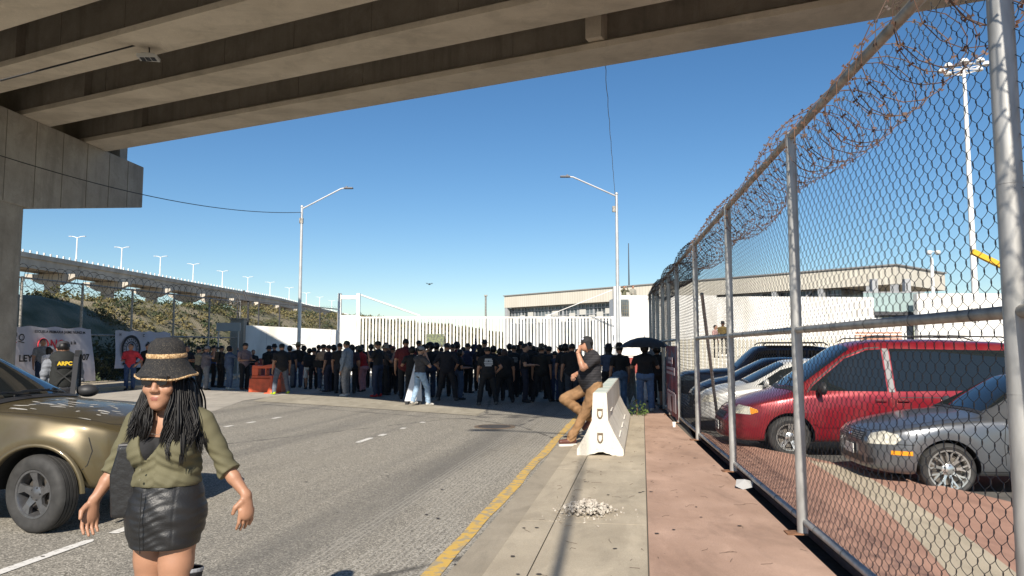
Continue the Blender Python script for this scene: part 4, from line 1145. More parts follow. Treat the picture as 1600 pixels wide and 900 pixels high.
def make_hat(kind, col, parent, hp, s=1.0, band=None):
    m = cloth(col, .8); b = MB(); x, y, z = hp
    if kind == 'cap' or kind == 'backcap':
        sg = 1 if kind == 'cap' else -1
        vs = []
        b.lathe([(.0, .115), (.05, .108), (.088, .085), (.106, .035), (.108, .005)], 20, (x, y - .005, z + .02))
        for v_ in range(len(b.v)):
            q = b.v[v_]; b.v[v_] = (x + (q[0] - x) * .97, q[1], q[2])
        pts = [(math.sin(a) * .078, math.cos(a) * .105) for a in [R(-78 + 156 * i / 12) for i in range(13)]]
        poly = [(x + p[0], y + sg * (p[1] * 1.0 + .06)) for p in pts]
        o0 = len(b.v)
        n = len(poly)
        top = [(q[0], q[1], z + .030 - .10 * abs(q[0] - x) - .12 * max(0, sg * (q[1] - y) - .1)) for q in poly]
        bot = [(q[0], q[1], q[2] - .006) for q in top]
        b.add(top + bot, [tuple(range(n)), tuple(range(2 * n - 1, n - 1, -1))] + [(i, n + i, n + (i + 1) % n, (i + 1) % n) for i in range(n)])
        b.ball((x, y, z + .135), .008, 6, 4)
        b.build('cap', m, parent, smooth='all')
    elif kind in ('bucket', 'brim', 'sombrero', 'fedora', 'straw'):
        rb = {'bucket': .145, 'brim': .19, 'sombrero': .27, 'fedora': .165, 'straw': .21}[kind]; top = {'bucket': .115, 'brim': .13, 'sombrero': .15, 'fedora': .17, 'straw': .14}[kind]
        dz = {'bucket': -.035, 'brim': -.012, 'sombrero': .05, 'fedora': .0, 'straw': -.03}[kind]
        prof = [(0, top - (.02 if kind == 'fedora' else 0)), (.055, top), (.085, top - .03), (.098, .05), (.101, .02), ((.101 + rb) / 2, .012 + dz * .5), (rb, .012 + dz), (rb + .004, .008 + dz), (rb, .004 + dz), (.10, .0)]
        b.lathe(prof, 24, (x, y, z + .03)); o = b.build('hat', m, parent, smooth='all')
        if band is not None or kind == 'fedora':
            MB().lathe([(.1015, .02), (.1035, .022), (.1025, .045), (.0995, .05)], 24, (x, y, z + .03)).build('hat_band', cloth(band or (.25, .22, .16)), o, smooth='all')

def carried(name, label, cat, m, builder, ref, off, rz=None, group=None):
    """an item carried by a person: its own top-level thing at an offset in the person's frame"""
    a = ref.rotation_euler.z; o = Vector(off); w = ref.location + Matrix.Rotation(a, 3, 'Z') @ o
    t = thing(name, label, cat, w, a if rz is None else rz, group); builder(t, m); return t
def bag_pack(t, m):
    b = MB(); b.box((0, 0, 0), (.30, .15, .42)); o = b.build('pack', m, t); bevel_obj(o, .045, 3)
    b = MB(); b.box((0, -.09, -.06), (.22, .06, .22)); o = b.build('front_pocket', m, t); bevel_obj(o, .02)
    for s in (-.1, .1): MB().tube([(s, .05, .18), (s * 1.1, .16, .20), (s * 1.2, .26, .10), (s * 1.1, .24, -.1), (s, .07, -.16)], .016, 6).build('strap', m, t)
def bag_shoulder(t, m):
    b = MB(); b.box((0, 0, 0), (.36, .12, .26)); o = b.build('pouch', m, t); bevel_obj(o, .03, 3)
    MB().tube([(-.16, 0, .12), (-.10, .03, .35), (.0, .06, .55), (.1, .03, .56)], .014, 6).build('strap', m, t)
def camera_item(t, m):
    b = MB(); b.box((0, 0, 0), (.14, .07, .10)); b.box((0, 0, .06), (.05, .05, .03)); o = b.build('camera_body', m, t); bevel_obj(o, .008)
    MB().cyl((0, .03, -.005), (0, .12, -.005), .035, .04, 12).build('lens', m, t, smooth=True)
def phone_item(t, m):
    b = MB(); b.box((0, 0, 0), (.075, .009, .155)); o = b.build('handset', m, t); bevel_obj(o, .003)
def wsheet(t, m):
    b = MB(); b.box((0, 0, 0), (.25, .006, .2)); b.build('sheet', m, t)
# ------------------------------------------------------------------ the crowd
K = (.010, .010, .012); KB = (.014, .015, .022); JE = (.045, .075, .14); JD = (.022, .035, .07); GY = (.10, .10, .11)
C = person
_, _ = C('man with dark hair in a pale grey shirt close to the left banner', 67, 600, 1.74, 60, (.20, .20, .21), JD, Y=25.5, z=.15, arms=('down', 'fwd'), group='people standing by the banners')
C('woman in white long-sleeved top, white cap and light blue jeans by the left banner', 78, 600, 1.72, 150, (.75, .70, .70), (.22, .33, .45), Y=24.0, z=.0, hat='cap', hatcol=(.75, .72, .72), sleeve=1, female=True, arms=('fwd', 'fwd'), hair='long', group='people standing by the banners')
off_t, _ = C('officer in grey shirt and black vest lettered in yellow beside the open car door', 99, 600, 1.82, 222, (.17, .18, .20), (.03, .03, .035), Y=12.3, hat='cap', hatcol=(.03, .03, .035), sleeve=.8, build=1.08, arms=('fwd', 'down'), legs='wide', res=.013, group='people standing by the banners')
C('man in bright red shirt and blue jeans with covered mouth before the right banner', 205, 605, 1.78, 10, (.55, .035, .05), (.03, .06, .14), sleeve=.8, arms=('fwd', 'hip'), Y=28.5, z=.0, group='people standing by the banners')
C('dark-clothed man standing at the right banner behind the straw hat', 231, 604, 1.86, 60, K, KB, Y=29.5, group='people standing by the banners')
C('dark-clothed person half hidden right of the straw hat with dark glasses', 293, 604, 1.70, 20, KB, K, Y=29.5, arms=('cross', 'cross'))
p1, _ = C('person in pale khaki vest raising a camera, leftmost of the photographers', 311, 605, 1.74, 120, (.20, .18, .13), K, Y=29.3, arms=('cam', 'cam'))
p2, _ = C('man in grey-purple T-shirt, grey trousers and grey cap aiming a camera', 323, 606, 1.73, 110, (.11, .10, .12), (.14, .15, .17), hat='backcap', hatcol=(.25, .24, .24), Y=28.4, arms=('cam', 'cam'), build=1.1)
C('man in a dark blue shirt just behind the grey-capped photographer', 334, 603, 1.72, 100, (.03, .06, .16), K, Y=30.5, arms=('cam', 'down'))
p3, _ = C('man with brown backpack and dark clothes left of the blue denim hoodie', 346, 602, 1.77, 150, (.03, .03, .03), K, Y=30.0, arms=('cam', 'down'))
C('person in blue denim hoodie and blue jeans with thick dark hair', 357, 609, 1.76, 120, (.06, .09, .16), (.08, .12, .19), shoes=(.5, .5, .45), sleeve=1, hair='full', arms=('cam', 'down'), build=1.1)
C('man with white face mask, dusty pink shirt and black trousers facing left', 381, 609, 1.80, 72, (.22, .15, .15), K, hat='cap', shoes=(.08, .03, .02), arms=('fwd', 'fwd'), build=1.05)
C('small person in black top and shorts at the foot of the maroon wall band', 396, 600, 1.58, 60, K, (.10, .10, .11), Y=32.5, shorts=True, arms=('fwd', 'fwd'))
C('person in black with a bucket hat behind the orange plastic barrier', 420, 604, 1.74, 150, K, JE, Y=30.2, hat='bucket', build=1.15)
C('person in dark clothes and rounded hat just right of the bucket hat', 429, 603, 1.78, 200, KB, K, Y=31.0, hat='bucket', hatcol=K)
C('stocky man in black polo and grey jeans with neon yellow shoes, legs apart', 439, 616, 1.84, 205, (.012, .012, .014), (.10, .115, .15), shoes=(.45, .62, .02), hat='cap', build=1.18, legs='wide', arms=('down', 'down'), skin=0)
C('person in dark navy with dark hair peeking out right of the stocky man', 453, 604, 1.62, 180, KB, (.12, .12, .13), Y=29.8, hair='full')
C('man in black wearing a broad straw sombrero', 466, 601, 1.76, 180, K, (.03, .04, .08), Y=30.0, hat='sombrero', hatcol=(.24, .20, .13), arms=('hip', 'down'))
p4, _ = C('woman in black top and white shorts with bare legs', 482, 608, 1.66, 215, K, (.62, .60, .55), hair='full', shorts=True, female=True, skin=0, hat=None, arms=('hip', 'fwd'))
C('person in a low dark brimmed hat between the white shorts and the tan shirt', 491, 604, 1.66, 190, K, K, Y=29.0, hat='brim')
p5, _ = C('man in tan shirt with black cap and a large black shoulder bag', 504, 611, 1.74, 195, (.30, .21, .145), (.035, .055, .10), hat='cap', arms=('hold', 'down'), sleeve=.7, shoes=(.3, .3, .3), build=1.08)
C('dark-haired person in dark clothes just right of the tan shirt', 514, 608, 1.74, 240, (.02, .015, .02), (.03, .03, .05), Y=27.2, arms=('cross', 'down'))
C('dark-haired person in black between the tan shirt and the lone dark head', 522, 607, 1.72, 160, K, K, Y=27.8, hair='full')
C('person in black with round dark hair against the gate tower', 531, 610, 1.72, 185, K, KB, Y=26.4)
C('moustached man in pale grey-blue sweater and light grey trousers', 541, 619, 1.80, 235, (.20, .235, .28), (.27, .26, .26), shoes=(.6, .58, .56), hat='cap', hatcol=(.05, .06, .045), sleeve=1, build=1.12, arms=('down', 'down'), legs='relax')
C('person with long dark hair right behind the grey-blue sweater', 550, 612, 1.70, 190, (.04, .02, .03), K, Y=26.3, hair='long', female=True)
C('woman in pink trousers and red vest with white sleeves leaning forward', 567, 612, 1.66, 262, (.42, .02, .02), (.55, .27, .30), female=True, sleeve=.4, build=1.1, arms=('fwd', 'down'), lean=.22, hair='long', hat='straw', hatcol=(.10, .085, .06), legs='relax')
C('person in black with dark hair behind the woman in pink trousers', 566, 606, 1.76, 185, K, K, Y=28.6)
C('man in black T-shirt and cap with bright red shoes, checking his hands', 590, 620, 1.80, 250, (.012, .012, .014), (.02, .03, .06), shoes=(.42, .02, .02), hat='cap', arms=('fwd', 'hold'), sleeve=.45)
C('woman in a beige straw hat and white belt right of the red-shoed man', 601, 612, 1.66, 150, (.05, .04, .04), K, Y=25.5, hat='bucket', hatcol=(.30, .24, .17), female=True, arms=('hold', 'fwd'))
C('person in a dusty rose cap behind the beige straw hat', 603, 607, 1.82, 180, (.03, .02, .02), K, Y=27.8, hat='cap', hatcol=(.22, .13, .11))
C('person in a red cap with grey cardigan tied at the waist', 614, 611, 1.70, 170, (.04, .04, .045), K, Y=25.8, hat='cap', hatcol=(.22, .07, .06), arms=('hip', 'down'))
C('person in black with dark hair squeezed left of the dark red shirt', 625, 609, 1.68, 180, K, K, Y=27.0)
C('tall man in a dark red shirt seen from behind', 634, 615, 1.84, 175, (.09, .008, .012), K, Y=23.5, build=1.15)
C('man in black T-shirt directly left of the man photographing in grey', 644, 616, 1.74, 195, K, K, Y=22.8, hair='full', arms=('down', 'hold'))
C('dark head and shoulders standing tallest behind the photographer in grey', 654, 606, 1.88, 180, K, K, Y=29)
ph, phh = C('photographer in charcoal T-shirt, grey cap and light blue jeans taking a picture', 656, 634, 1.70, 150, (.055, .05, .052), (.26, .37, .50), shoes=(.52, .50, .46), hat='cap', hatcol=(.24, .24, .25), arms=('phone', 'cam'), legs='step', skin=1, build=1.05, res=.013)
C('woman with a large dark curly afro in dark clothes', 672, 614, 1.70, 185, K, JD, Y=24.2, hair='afro', female=True)
C('person in dark clothes with dark hair left of the striped jacket', 682, 612, 1.72, 165, (.03, .03, .035), K, Y=25.2, hair='full')
tj, _ = C('man in black track jacket with white shoulder stripes and a grey cap', 698, 626, 1.76, 182, (.012, .012, .018), (.022, .02, .022), hat='cap', hatcol=(.13, .12, .12), arms=('hip', 'hip'), sleeve=.6, legs='wide', build=1.12, shoes=(.10, .10, .10))
C('person in black peeking over the right shoulder of the striped jacket', 707, 613, 1.76, 180, K, K, Y=24.8)
C('person in a dark red top right of the striped jacket', 714, 612, 1.78, 150, (.12, .01, .015), K, Y=25.2, hair='full')
C('woman with long dark hair and sunglasses in black top and blue jeans', 719, 618, 1.66, 120, K, (.04, .07, .13), female=True, hair='long', Y=23.3, arms=('fwd', 'fwd'), longhair=.1)
ws, _ = C('person in navy jacket with a white side stripe raising one arm', 731, 608, 1.72, 160, (.02, .025, .06), K, Y=26.6, arms=('up', 'down'), sleeve=1)
C('person in black with full dark hair right of the raised arm', 740, 606, 1.76, 190, K, K, Y=28.2, hair='full')
C('person in a dark broad-brimmed hat behind the lettered black T-shirt', 757, 607, 1.84, 170, K, K, Y=27.8, hat='brim', hatcol=(.05, .045, .04))
bt, _ = C('man in black T-shirt with white lettering on the back, nearest of the crowd', 762, 633, 1.70, 182, (.010, .010, .012), (.014, .014, .016), shoes=(.10, .10, .09), arms=('hip', 'down'), legs='wide', build=1.15)
C('person in black just right behind the white-lettered T-shirt', 771, 612, 1.76, 200, K, K, Y=24.6, hair='full')
C('woman in black with dark bobbed hair left of the long-haired one', 781, 620, 1.68, 180, K, K, Y=22.8, female=True, hair='full')
C('heavy-set person with long reddish-brown hair in black, legs apart', 788, 623, 1.64, 180, K, K, build=1.25, hair='long', haircol=(.035, .014, .010), legs='wide', Y=22.0)
bt2, _ = C('person in black T-shirt with a grey back print right of the long hair', 803, 613, 1.74, 175, K, K, Y=24.3)
C('person in a dark cap behind the man turned to the left', 814, 610, 1.82, 180, K, K, Y=25.6, hat='cap', hatcol=K)
C('man in black turned left with his hand out, right of the back print', 820, 623, 1.76, 95, K, (.014, .016, .03), arms=('fwd', 'fwd'), Y=22.2, skin=1)
C('person in black with short hair right behind the man turned left', 827, 614, 1.76, 185, K, K, Y=23.9)
C('short person in black left of the tall fedora', 833, 611, 1.66, 190, K, K, Y=24.5, hair='full')
C('man in black wearing a tall grey fedora seen from behind', 846, 621, 1.72, 180, (.014, .013, .012), K, Y=22.3, hat='fedora', hatcol=(.055, .05, .042), build=1.1, legs='wide')
C('person in black with a black cap right of the fedora', 858, 615, 1.72, 195, K, K, Y=23.6, hat='cap', arms=('down', 'hold'))
C('person in a washed denim jacket with a pale bag strap', 867, 620, 1.60, 160, (.03, .045, .085), (.02, .03, .07), Y=22.4, hair='short', sleeve=1, arms=('hip', 'fwd'))
C('person with a sunlit face and auburn hair farthest back by the gate', 873, 594, 1.66, 20, (.35, .30, .27), K, Y=37.5, haircol=(.12, .04, .02), skin=1)
C('person in black with dark hair left of the large black back', 883, 622, 1.68, 180, K, (.03, .035, .045), Y=22.0, hair='full')
C('large man in black seen from behind, just left of the leaning caller', 894, 627, 1.72, 182, K, (.035, .04, .05), Y=20.8, build=1.2)
C('person in plaid and blue shirt mostly hidden behind the leaning caller', 903, 622, 1.66, 20, (.10, .11, .17), JE, Y=21.4, arms=('down', 'fwd'), sleeve=1, skin=1)
C('person in black hat and denim shirt just right of the leaning caller', 951, 622, 1.74, 170, (.05, .07, .12), K, Y=20.8, hat='brim', hatcol=K, hair='long')
C('person in black with a pointed hat and worn blue jeans', 968, 634, 1.70, 184, K, (.07, .12, .20), Y=19.9, hat='fedora', hatcol=K, arms=('down', 'down'), female=True)
um, umh = C('woman in black top and blue jeans standing under a dark umbrella', 1007, 645, 1.66, 182, (.008, .008, .010), (.075, .14, .27), z=.02, Y=18.7, shoes=(.45, .45, .42), hair='full', female=True, build=1.15, arms=('hold', 'hold'), legs='relax')
C('person in black with bare brown legs under the umbrella edge, beside the fence', 1026, 640, 1.62, 190, K, (.02, .015, .012), z=.02, Y=19.6, shorts=True, skin=2, hair='full')
C('person wrapped in a pale grey hood behind the umbrella', 1021, 625, 1.86, 190, (.16, .16, .17), K, Y=21.8, z=.02, hair='full', haircol=(.18, .18, .19), sleeve=1)
C('helmeted figure in camouflage leaning over the parapet of the guard building, left one', 976, 600, 1.5, 0, (.10, .10, .06), (.08, .08, .05), Y=47.5, z=0, group='camouflaged figures on the guard building roof', arms=('cam', 'cam'), sleeve=1, res=.03)[0].location.z = 4.05
C('helmeted figure in camouflage with a pale shirt on the guard building roof, right one', 990, 600, 1.5, 0, (.26, .25, .21), (.08, .08, .05), Y=47.5, z=0, group='camouflaged figures on the guard building roof', arms=('fwd', 'down'), sleeve=1, res=.03)[0].location.z = 4.15
C('dark-haired person in a pink top behind the cream palisade', 1118, 560, 1.75, 30, (.55, .33, .30), K, Y=40, arms=('fwd', 'down'), group='people beyond the palisade fence', skin=1)[0].location.z = 1.05
C('person in olive-brown top under a flat dark hat behind the cream palisade', 1130, 560, 1.75, 330, (.16, .11, .03), K, Y=40.4, hat='brim', hatcol=(.02, .02, .02), group='people beyond the palisade fence', sleeve=1)[0].location.z = 1.25

for q in ((475, 27.6, KB, 'sombrero and the woman in white shorts'), (498, 28.6, K, 'low brimmed hat and the tan shirt'), (558, 27.9, K, 'long dark hair and the woman in pink trousers'), (580, 27.4, (.03, .03, .04), 'woman in pink trousers and the red-shoed man'),
          (609, 26.6, K, 'rose cap and the red cap'), (663, 25.9, K, 'charcoal T-shirt and the curly afro'), (690, 26.9, (.05, .05, .06), 'curly afro and the striped jacket'), (724, 25.6, K, 'sunglasses wearer and the raised arm'),
          (749, 25.4, (.02, .02, .03), 'raised arm and the white-lettered T-shirt'), (796, 25.8, K, 'reddish-brown hair and the grey back print'), (808, 23.0, K, 'grey back print and the man turned left'), (839, 24.6, (.02, .025, .035), 'short person and the tall fedora'),
          (852, 25.2, K, 'tall fedora and the black cap'), (877, 24.2, K, 'denim jacket and the large black back'), (888, 23.6, (.03, .03, .03), 'large black back and the person left of it')):
    C('dark-clothed person glimpsed between the ' + q[3], q[0], 610, 1.70, 180 + (q[0] * 37) % 60 - 30, q[2], K, Y=q[1] + 2.6, hair=('short', 'full', 'long')[q[0] % 3], hat=(None, 'cap', None, 'bucket')[q[0] % 4], arms=(('hip', 'down'), ('cam', 'down'), ('down', 'fwd'))[q[0] % 3])

# things the crowd carries or wears
carried('backpack', 'brown backpack on the back of the man left of the denim hoodie', 'backpack', cloth((.07, .05, .03)), bag_pack, p3, (0, -.24, 1.25))
carried('backpack', 'black backpack hanging low on the woman in white shorts', 'backpack', cloth((.012, .012, .014)), bag_pack, p4, (-.12, -.20, 1.08))
carried('shoulder_bag', 'large black bag slung across the back of the tan shirt', 'bag', cloth((.010, .010, .011)), bag_shoulder, p5, (-.12, -.20, 1.02))
carried('camera', 'black camera held up by the leftmost photographer in the khaki vest', 'camera', M_black, camera_item, p1, (0, .38, 1.62))
carried('camera', 'black camera held up by the man in the grey-purple T-shirt', 'camera', M_black, camera_item, p2, (0, .38, 1.60))
carried('mobile_phone', 'small dark phone held up by the photographer in charcoal T-shirt', 'phone', M_black, phone_item, ph, (-.12, .40, 1.58))
def lettering(name, text, size, m, parent, loc, rot, extrude=.001, align='CENTER', spacing=1.0, bold=0.0, xs=1.0):
    cu = bpy.data.curves.new('txt', 'FONT'); cu.body = text; cu.size = size; cu.extrude = extrude; cu.align_x = align; cu.align_y = 'CENTER'; cu.space_character = spacing; cu.offset = bold; cu.resolution_u = 3
    o = bpy.data.objects.new('txt', cu); COL.objects.link(o)
    dg = bpy.context.evaluated_depsgraph_get(); me = bpy.data.meshes.new_from_object(o.evaluated_get(dg))
    bpy.data.objects.remove(o); bpy.data.curves.remove(cu)
    me.materials.clear(); me.materials.append(m); me.transform(Matrix.Scale(xs, 4, (1, 0, 0)))
    return put(name, me, parent, loc, rot)
M_prw = mat('white_print', (.60, .60, .60), .8)
M_yprint = mat('yellow_print', (.75, .50, .03), .7)
# back print blocks: rows of rough lettering seen too small to read
b = MB()
for i, wd_ in enumerate((.20, .23, .25, .24, .19)): b.box((-.02 + .01 * (i % 2), -.168, 1.30 - i * .045), (wd_, .012, .030))
b.build('back_print', M_prw, bt)
b = MB()
for i, wd_ in enumerate((.16, .20, .20, .16)): b.box((0, -.132, 1.30 - i * .045), (wd_, .012, .030))
b.build('back_print', mat('grey_print', (.20, .20, .20), .8), bt2)
for s in (-1, 1):
    MB().tube([(s * .07, -.03, 1.485), (s * .15, -.04, 1.452), (s * .215, -.025, 1.40), (s * .243, -.02, 1.30)], .012, 6).build('shoulder_stripe', M_prw, tj)
MB().tube([(-.20, .03, 1.42), (-.235, .04, 1.30), (-.245, .06, 1.1)], .016, 6).build('sleeve_stripe', M_prw, ws)
# officer vest
f = SDF((-.30, -.30, .95), (.30, .30, 1.55), .012)
f.cone((0, -.01, 1.02), (0, -.01, 1.34), .185, .195, 0, .03, ((0, 1, 0), .84)); f.cone((-.10, -.015, 1.42), (.10, -.015, 1.42), .078, .078, 0, .04)
X, Yg, Z = f.grid(); f.cut(np.minimum(1.54 - Z, Z - .97) * 1.0 + 0 * X + 0 * Yg) if False else None
me = f.mesh('vest', [cloth((.012, .013, .012))]); me.transform(Matrix.Scale(1.04, 4)); put('vest', me, off_t)
b = MB(); b.box((0, -.190, 1.365), (.27, .012, .10)); b.build('vest_patch', M_black, off_t)
lettering('vest_lettering', 'ARPC', .085, M_yprint, off_t, (0, -.200, 1.375), (R(90), 0, 0), .002, bold=.004)
b = MB()
for s in (1, -1): b.bar((s * .13, -.192, 1.28), (-s * .13, -.19, 1.05), .022, .006, up=(0, 1, 0))
b.build('cross_straps', cloth((.03, .03, .03)), off_t)
# umbrella
t = thing('umbrella', 'dark umbrella with pale patterned underside held over the woman in jeans', 'umbrella', (um.location.x + .02, um.location.y + .10, .02))
prof = [(0.0, 1.86), (.17, 1.845), (.36, 1.79), (.52, 1.71), (.62, 1.62)]
b = MB(); vs = []; n = 32
for (r, h_) in prof:
    for j in range(n):
        a = 2 * math.pi * j / n; sc = 1 - .045 * abs(math.sin(4 * a)) * (r / .66); dz = .05 * abs(math.sin(4 * a)) * (r / .66) ** 2
        vs.append((r * math.cos(a) * sc, r * math.sin(a) * sc, h_ - dz * .4 + .02))
fs = [(i * n + j, i * n + (j + 1) % n, (i + 1) * n + (j + 1) % n, (i + 1) * n + j) for i in range(4) for j in range(n)]
b.add(vs, fs); b.add([(v[0] * .985, v[1] * .985, v[2] - .012) for v in vs], [f_[::-1] for f_ in fs], mi=1)
b.build('canopy', [cloth((.045, .042, .042), .6), mat('umbrella_lining', (.20, .19, .16), .8, col2=(.05, .05, .05), scale=9, ramp=(.45, .55))], t, smooth='all')
MB().cyl((.0, 0, 1.15), (0, 0, 1.93), .008, n=8).build('shaft', M_black, t)
b = MB(); b.tube([(0, 0, 1.15), (0, 0, 1.07), (.03, 0, 1.05), (.05, 0, 1.08)], .013, 8); b.build('handle', M_black, t)
b = MB()
for j in range(8): a = R(45 * j); b.bar((0, 0, 1.845), (.64 * math.cos(a), .64 * math.sin(a), 1.615), .006, .006)
b.build('ribs', M_galv, t)
# grey hanging cloth and plants by the barrier
t = thing('hanging_cloth', 'pale grey cloth hanging between the jeans wearers right of the concrete barrier', 'cloth', at(984, 540, 20.3) * 1)
t.location.z = 0
b = MB(); vs = []
for i in range(9):
    for j in range(9):
        x = -.16 + .32 * i / 8; z = .22 + .12 * math.sin(i * 1.3) * (1 - j / 8) + (1.18 - .22) * j / 8
        vs.append((x * (.75 + .25 * (1 - j / 8)), .03 * math.sin(i * 2.1), z))
fs = [(i * 9 + j, (i + 1) * 9 + j, (i + 1) * 9 + j + 1, i * 9 + j + 1) for i in range(8) for j in range(8)]
b.add(vs, fs); o = b.build('cloth_sheet', cloth((.20, .20, .19)), t, smooth='all'); md = o.modifiers.new('s', 'SOLIDIFY'); md.thickness = .01
# ------------------------------------------------------------------ concrete barrier
M_barr = concrete_mat('whitewashed_barrier', (0.74, 0.70, 0.62), (0.62, 0.575, 0.49), (6, 6, .5))
M_bartop = mat('green_tinged_top', (0.42, 0.50, 0.45), .85, col2=(.60, .62, .56), scale=3)
bc = road(-.64, 11.25)
t = thing('concrete_barrier', 'long white jersey barrier standing on the pavement, chipped at its base', 'barrier', (bc.x, bc.y, .022), -RA)
BL = 6.0
def bprof(x0=0): return [(-.355, 0), (-.20, 0), (-.15, .020), (-.09, .030), (-.03, .055), (.04, .060), (.09, .038), (.14, .030), (.18, .008), (.235, .012), (.26, 0), (.345, .006), (.352, .03), (.35, .09), (.215, .33), (.125, .52), (.105, .93), (-.105, .93), (-.125, .52), (-.215, .33), (-.355, .09)]
M_barr2 = M_barr
bm = bmesh.new()
prof = bprof()
ys = [0, .02, .04, .08, .3, 1, 2, 3, 4, 5, 5.7, 5.95, 6.0]
rings = []
for y in ys:
    rings.append([bm.verts.new((x * (1 if .02 <= y <= 5.98 else .985), y, z)) for x, z in prof])
for a_, b_ in zip(rings[:-1], rings[1:]):
    for i in range(len(prof)): bm.faces.new((a_[i], a_[(i + 1) % len(prof)], b_[(i + 1) % len(prof)], b_[i]))
bm.faces.new(rings[0][::-1]); bm.faces.new(rings[-1])
bmesh.ops.recalc_face_normals(bm, faces=bm.faces); me = bpy.data.meshes.new('barrier_body'); bm.to_mesh(me); bm.free(); me.materials.append(M_barr)
body = put('body', me, t)
MB().box((0, 3.0, .934), (.19, 5.9, .008)).build('weathered_top', M_bartop, t)
M_hook = mat('rusted_loop', (.20, .15, .10), .7, .5, var=.3, scale=30)
for z in (.66, .30):
    b = MB(); b.tube([(-.035, -.01, z + .02), (-.035, -.02, z - .05), (-.02, -.022, z - .085), (0, -.024, z - .095), (.02, -.022, z - .085), (.035, -.02, z - .05), (.035, -.01, z + .02), (-.035, -.01, z + .02)], .009, 6); b.build('lifting_loop', M_hook, t, smooth=True)
    MB().box((0, -.004, z + .03), (.09, .012, .02)).build('loop_plate', M_hook, t)
b = MB(); b.box((-.05, -.006, .45), (.012, .014, .70)); b.box((.05, -.006, .45), (.012, .014, .70)); b.build('end_key', M_barr, t)
b = MB()
for y0, y1, zz, xx in ((.5, 1.3, .24, .270), (1.9, 2.7, .24, .270), (3.4, 4.2, .24, .270), (.9, 1.5, .60, .1205)):
    b.bar((xx + .004, y0, zz), (xx + .004, y1, zz), .012, .02, up=(1, 0, .6))
b.build('highlight_strip', mat('painted_highlight', (.82, .80, .74), .8), t)  # sunlit lines on the right face, put in as bright strips
# weeds behind it
c = road(-.15, 17.9)
t = thing('weed', 'small green weed growing at the far end of the concrete barrier', 'weed', (c.x, c.y, .02))
leaf_cloud('leaves', [(0, 0, 0, .28, .42), (.15, .1, 0, .18, .3)], mat('weed_green', (.08, .13, .03), .8, var=.3, scale=9), 420, .035, 11, t)
MB().tube([(0, 0, 0), (.02, 0, .2), (-.02, .03, .38)], .008, 5).build('stem', M_rustplate, t)

# rubble heap
rg = random.Random(12); c = gp(918, 800, .024); nst = 0
M_rub = mat('broken_plaster', (.52, .475, .41), .95, col2=(.34, .30, .255), scale=12, bump=.3)
b = MB()
for i in range(800):
    a = rg.uniform(0, 6.283); r = abs(rg.gauss(0, .42)); x = math.cos(a) * r * .40; y = math.sin(a) * r * .42
    hgt = max(0, .105 * (1 - (abs(x) / .33) ** 1.4 - (abs(y) / .36) ** 1.4))
    s = rg.uniform(.006, .030) * (1.0 if r < .6 else .55); z = rg.uniform(.15, 1) * hgt + s * .45
    M3 = Matrix.Rotation(rg.uniform(0, 6), 3, Vector((rg.random(), rg.random(), rg.random())).normalized())
    b.box((x, y, z), (s * rg.uniform(.8, 1.7), s, s * rg.uniform(.4, 1)), rot=M3, taper=rg.uniform(.5, .9))
o = b.build('rubble_heap', M_rub, loc=(c.x, c.y, .024)); tag(o, 'small heap of crumbled pale plaster rubble on the grey pavement', 'rubble', kind='stuff')
# dry twigs and litter scattered over the pavement
b = MB()
for i in range(150):
    u = rg.uniform(-1.0, 1.9); v = rg.uniform(5, 16); p = road(u, v, .028)
    if u > .05 and (p - fl(0)).dot(FN) > -.15: continue
    a = rg.uniform(0, 6.28); L = rg.uniform(.03, .14); q = p + Vector((math.cos(a) * L, math.sin(a) * L, 0)); m_ = (p + q) / 2 + Vector((rg.uniform(-.03, .03), rg.uniform(-.03, .03), .004))
    b.tube([p, m_, q], .0014, 4)
tag(b.build('dry_twigs', mat('dry_twig', (.10, .07, .045), .9)), 'fine dry twigs scattered over the grey and red pavement', 'twigs', kind='stuff')
b = MB()
for i in range(130):
    u = rg.uniform(-1.1, 1.9) if i % 2 else rg.uniform(-7, -1.4); v = rg.uniform(4.6, 14) ; p = road(u, v, .031 if u > -1.1 else .010)
    if u > .05 and (p - fl(0)).dot(FN) > -.15: continue
    r = rg.uniform(.010, .028); b.add([p + Vector((math.cos(k) * r * rg.uniform(.6, 1.1), math.sin(k) * r * rg.uniform(.5, 1), 0)) for k in [R(60 * q) for q in range(6)]], [(0, 1, 2, 3, 4, 5)])
tag(b.build('gum_spots', mat('dark_gum', (.06, .05, .042), .9)), 'dark gum spots trodden into the pavement and road', 'gum spots', kind='stuff')
c = fl(2.0, -.12); t = thing('crumpled_paper', 'crumpled grey paper scrap at the pavement edge by the fence', 'litter', (c.x, c.y, .022))
b = MB(); pts = [(0, 0, .0), (.12, .03, .02), (.16, .12, .07), (.07, .18, .03), (-.03, .14, .09), (-.07, .05, .03), (.05, .09, .10)]
b.add(pts, [(0, 1, 6), (1, 2, 6), (2, 3, 6), (3, 4, 6), (4, 5, 6), (5, 0, 6)]); b.build('paper', mat('grey_paper', (.33, .33, .33), .8), t)
c = fl(8.6, -.2); t = thing('white_cup', 'small crumpled white cup lying below the fence banner', 'litter', (c.x, c.y, .025))
MB().lathe([(0, 0), (.03, 0), (.042, .10), (.039, .10), (.028, .01)], 12).build('cup', M_white, t)
